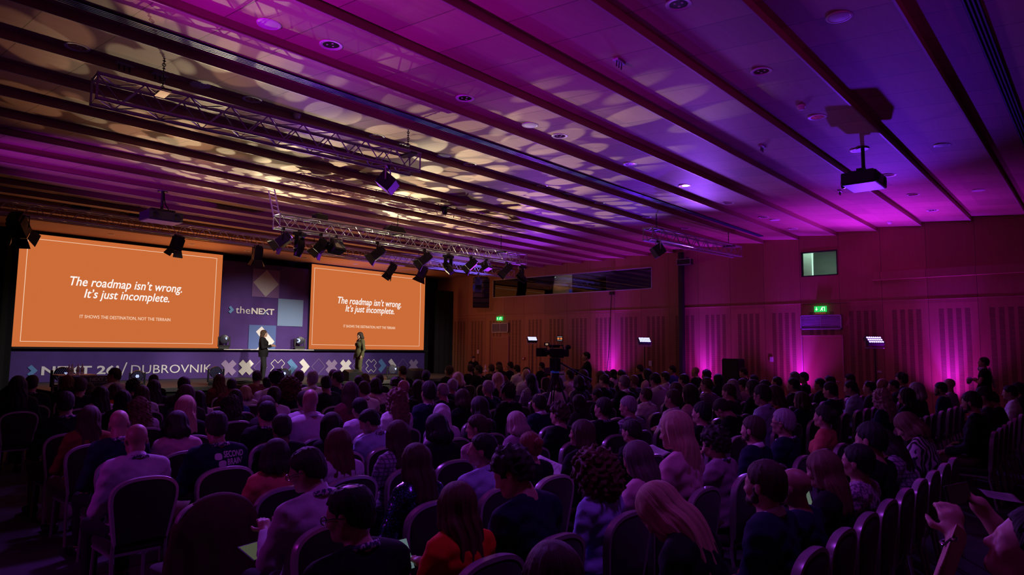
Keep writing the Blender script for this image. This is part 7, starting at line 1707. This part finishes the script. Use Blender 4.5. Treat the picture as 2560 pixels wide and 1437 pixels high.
F = Field(axis(-.2, .2, .014, []), axis(.1, .42, .014, []), axis(.6, .95, .014, [])); F.cap((-.03, .27, .80), (.04, .29, .74), .06, .05, .03); X, Y, Z = F.grid(); F.D = F.D+.008*np.sin(X*70+Z*25)*np.sin(Z*60+Y*40); V, Q = surface_nets(F); link('scarf_end', mesh_np('scarf_end', fx(V), Q), 'scarf_weave', r)
p = at(1465, 880, 1, 11.3)
standing('person standing behind the video camera with an arm stretched out', (p.x, 11.3, 0), math.radians(40), p.z, 0, REACH, 'short', 'dark', 'black', jacket=False)
b = MB(); b.box((0, 0, 0), (.5, .3, .03)); b.box((0, .16, .12), (.5, .02, .24), Matrix.Rotation(-.3, 4, 'X')); o = b.build('control_desk', 'black_plastic', None, bevel=.006); o.location = (p.x-.62, 11.95, 1.19); tag(o, 'small dark control desk on a pole in front of the camera operator', 'control desk')
b = MB(); b.tube([(0, 0, 0), (0, 0, -1.17)], .02, 8); b.box((0, 0, -1.175), (.4, .4, .02)); b.build('pole', 'black_metal', o)
p = at(1184, 890, 0, 21.25)
standing('person in black standing behind the wall-side bottle table', (21.25, p.y, 0), math.radians(150), p.z, 0, REACH, 'short', 'dark', 'black', yaw=0, pitch=15, jacket=False)
# person taking a picture at the right-hand end of the back rows
px_, py_ = 2.70, .26
r = empty('person', (px_, py_, 0), math.radians(-42), 'person looking up and taking a picture, both hands raised, behind the empty end seats', 'person', 'people of the seated audience')
A = 'raise'; P = lambda V: zscale(pose(V, 46, -20, 0, 0), 1.12)
person_parts(r, 0, A, 'short', 'black', 'black', 0, 2, P, 'skin_a', seed=4)
bm_ = MB(); bm_.tube([(-.025+.036*math.cos(a), .213+.036*math.sin(a), 1.150+.006*math.sin(a)) for a in [2*PI*i/18 for i in range(18)]], .0055, 6, closed=True); bm_.box((-.025, .176, 1.148), (.022, .006, .013)); bm_.v = [tuple(v) for v in P(np.array(bm_.v))]; bm_.build('bracelet', 'chrome', r, True)
chair(px_, py_-.05, 0, 'banquet chair of the picture-taking person')
def phone(loc, fwd, up, label, mt='screen_white', size=(.074, .152)):
    r = empty('phone', loc, 0, label, 'phone', 'phones in hands'); M0 = frame((0, 0, 0), fwd, up); w, h = size
    b = MB(); b.box((0, 0, 0), (w, .009, h), M0); b.build('case', 'black_plastic', r, bevel=.003)
    s = MB(); s.box((0, -.0052, 0), (w*.92, .0012, h*.94), M0); s.build('lit_screen', mt, r); return r
def hold(i, lx, ly, lz):
    r, s, lean = WHO[i]; V = zscale(pose(np.array([[lx, ly, lz]]), 0, 0, lean), s)[0]; c, q = math.cos(r.rotation_euler.z), math.sin(r.rotation_euler.z)
    return Vector((r.location.x+V[0]*c-V[1]*q, r.location.y+V[0]*q+V[1]*c, V[2]))
phone((px_+.34, py_+.20, 1.375), (-.35, -.9, .15), (0, .1, 1), 'dark phone held up by the picture-taking person', 'lens_dark', (.15, .074))
emat('screen_teal', (.30, .45, .48), .32)
phone(hold(75, .0, .44, .88), (.1, -1, .55), (0, .5, 1), 'phone with a pale lit screen held by the red-topped person', 'screen_teal', (.085, .165))
phone(hold(147, 0, .43, .88), (0, -1, .6), (0, .5, 1), 'lit phone held by the bent dark-haired person', 'screen_white')
emat('screen_dim', (.42, .45, .30), .14)
phone(hold(105, .1, .45, .87), (.1, -1, .9), (.3, .6, 1), 'dim phone held out by the long grey-brown haired person', 'screen_dim')
def tablet(loc, tilt, rz, label, mt, w=.25, h=.18):
    r = empty('tablet', loc, rz, label, 'tablet', 'tablets and laptops'); M0 = Matrix.Rotation(tilt, 4, 'X')
    b = MB(); b.box((0, 0, 0), (w, h, .009), M0); b.build('case', 'black_plastic', r, bevel=.003); s = MB(); s.box((0, 0, .0052), (w*.92, h*.9, .001), M0); s.build('lit_screen', mt, r)
tablet(hold(69, -.10, .36, .70), .35, .2, 'dim lit tablet on the lap of the lavender-shirted person with glasses', 'screen_dim', .22, .16)
def laptop(loc, rz, label, mt):
    r = empty('laptop', loc, rz, label, 'laptop', 'tablets and laptops'); b = MB(); b.box((0, 0, .009), (.33, .23, .018)); b.build('base', 'dull_aluminium', r, bevel=.004)
    k = MB(); k.box((0, .02, .0185), (.28, .11, .002)); k.build('keyboard', 'black_plastic', r)
    M0 = Matrix.Translation((0, .115, .015)) @ Matrix.Rotation(-.25, 4, 'X'); l = MB(); l.box((0, 0, .11), (.33, .008, .22), M0); l.build('lid', 'dull_aluminium', r, bevel=.003)
    s = MB(); s.box((0, -.005, .11), (.30, .002, .19), M0); s.build('lit_screen', mt, r)
laptop(hold(173, .0, .36, .615), 0, 'laptop with a pale green lit screen on a lap in the back row', 'screen_pale')
p = at(1030, 972, 2, .80); laptop((p.x, p.y, .745), .6, 'laptop with a bright white screen on the small dark table among the rows', emat('screen_bright', (.75, .80, .9), .8))
r = empty('side_table', (p.x, p.y, 0), .6, 'small dark table under the bright laptop', 'table'); b = MB(); b.box((0, 0, .73), (.9, .45, .03)); b.build('table_top', 'black_matte', r)
for i in (-1, 1):
    for j in (-1, 1): b = MB(); b.box((i*.4, j*.18, .357), (.03, .03, .715)); b.build('leg', 'black_metal', r)
mat('paper', (.62, .56, .66), .8)
def sheet(loc, rz, tilt, w, h, label):
    n = 8; m = MB(); vs = []; fs = []
    for i in range(n+1):
        for j in range(n+1): u, v = i/n-.5, j/n-.5; vs.append((u*w, v*h, .012*math.sin(u*5)+.02*v*v))
    for i in range(n):
        for j in range(n): a = i*(n+1)+j; fs.append((a, a+n+1, a+n+2, a+1))
    m.add(vs, fs, Matrix.Rotation(tilt, 4, 'X')); o = m.build('paper_sheet', 'paper', None, True); o.location = loc; o.rotation_euler = (0, 0, rz); s = o.modifiers.new('thick', 'SOLIDIFY'); s.thickness = .0015; tag(o, label, 'paper', 'paper sheets in laps')
    ln = MB(); [ln.add([(-w*.35, h*(.3-.12*k), .014), (w*.3, h*(.3-.12*k), .014), (w*.3, h*(.285-.12*k), .014), (-w*.35, h*(.285-.12*k), .014)], [(3, 2, 1, 0)], Matrix.Rotation(tilt, 4, 'X')) for k in range(5)]; ln.build('printed_line', 'cloth_mauve', o)
p = at(1376, 1165, 2, .86); sheet((p.x, p.y, .86), .5, .35, .42, .30, 'large pale sheet lying open beside the auburn hair bun')
p = at(1640, 1128, 2, .84); sheet((p.x, p.y, .84), .1, .3, .30, .22, 'pale sheet in front of the blonde person in the pink blouse')
p = at(2500, 1245, 2, .62); sheet((p.x, p.y, .64), .4, .1, .34, .26, 'bluish folder lying beyond the picture-taking person')
# coat over a chair back, bag on the floor
F = Field(axis(-.32, .32, .014, []), axis(-.34, .06, .014, []), axis(.28, 1.0, .014, [])); F.cap((0, -.13, .50), (0, -.155, .74), .24, .21, .05, sy=2.1); F.ell((0, -.165, .80), (.245, .085, .16), .05); F.cap((-.22, -.14, .76), (-.25, -.13, .40), .06, .06, .04); F.cap((.22, -.14, .76), (.25, -.13, .42), .06, .06, .04)
X, Y, Z = F.grid(); F.D = F.D+.008*np.sin(X*42+np.sin(Z*9)*2)*ss(.95-Z, 0, .4); V, Q = surface_nets(F); mat('coat_brown', (.075, .022, .018), .9, noise=1, nscale=20)
o = link('coat', mesh_np('coat', relax(V, Q, 1), Q), 'coat_brown'); o.location = (2.0, 4.50-.05, 0); tag(o, 'dark red-brown coat draped over an empty banquet chair behind the logo T-shirt', 'coat')
F = Field(axis(-.03, .03, .012, []), axis(-.26, -.12, .012, []), axis(.88, .99, .012, [])); F.cap((-.01, -.19, .93), (.01, -.19, .945), .014, .014, .01); V, Q = surface_nets(F); c = link('hanging_loop', mesh_np('hanging_loop', V, Q), 'coat_brown', o)
F = Field(axis(-.22, .22, .014, []), axis(-.12, .12, .014, []), axis(-.01, .42, .014, [])); F.cap((0, 0, .06), (0, 0, .26), .17, .07, .03, sy=1.9); X, Y, Z = F.grid(); F.cut(.004-Z+0*X+0*Y); F.D = F.D+.006*np.sin(X*50)*np.sin(Z*30); V, Q = surface_nets(F)
p = at(138, 1298, 2, 0.0); o = link('tote_bag', mesh_np('tote_bag', V, Q), 'cloth_mauve'); o.location = (p.x, p.y, 0); tag(o, 'crumpled pale bag standing on the floor beside the aisle seats', 'bag')
h = MB(); h.tube([(-.06, 0, .31), (-.03, 0, .47), (.03, 0, .47), (.06, 0, .31)], .008, 6); h.build('handle', 'cloth_mauve', o)
# white print on the back of the navy T-shirt
def back_print(i):
    r, s, lean = WHO[i]; top = [c for c in r.children if c.name.startswith('top')][0]; me = top.data
    bv = bvhtree.BVHTree.FromPolygons([v.co for v in me.vertices], [p.vertices for p in me.polygons])
    def drop(V):
        out = []
        for x, z in V:
            h = bv.ray_cast(Vector((x, -.6, z)), Vector((0, 1, 0)))[0]; out.append((x, (h.y if h else -.16)-.004, z))
        return out
    def wrap(name, s_, x0, x1, z0, z1):
        t = text_mesh(s_, 1.0, .028, 0, 1.0, 'LEFT', 0.0)
        co = np.zeros(len(t.vertices)*3); t.vertices.foreach_get('co', co); co = co.reshape(-1, 3); a, b = co.min(0), co.max(0)
        V = drop([(x0+(v[0]-a[0])/(b[0]-a[0])*(x1-x0), z0+(v[1]-a[1])/(b[1]-a[1])*(z1-z0)) for v in co]); t.vertices.foreach_set('co', np.array(V).ravel()); t.update(); t.name = name; return link(name, t, 'print_white', top)
    mat('print_white', (.75, .70, .78), .8)
    wrap('shirt_lettering', 'SECOND', .005, .175, .995, 1.045); wrap('shirt_lettering', 'BRAIN', .032, .165, .935, .985)
    for cx, cz in ((-.040, 1.008), (-.010, .950)):
        n = 20; P = [(cx, cz)]+[(cx+.031*math.copysign(abs(math.cos(2*PI*k/n))**.7, math.cos(2*PI*k/n)), cz+.026*math.copysign(abs(math.sin(2*PI*k/n))**.7, math.sin(2*PI*k/n))) for k in range(n)]
        m = MB(); m.add(drop(P), [(0, k+1, (k+1) % n+1) for k in range(n)]); m.build('shirt_emblem', 'print_white', top)
back_print(23)
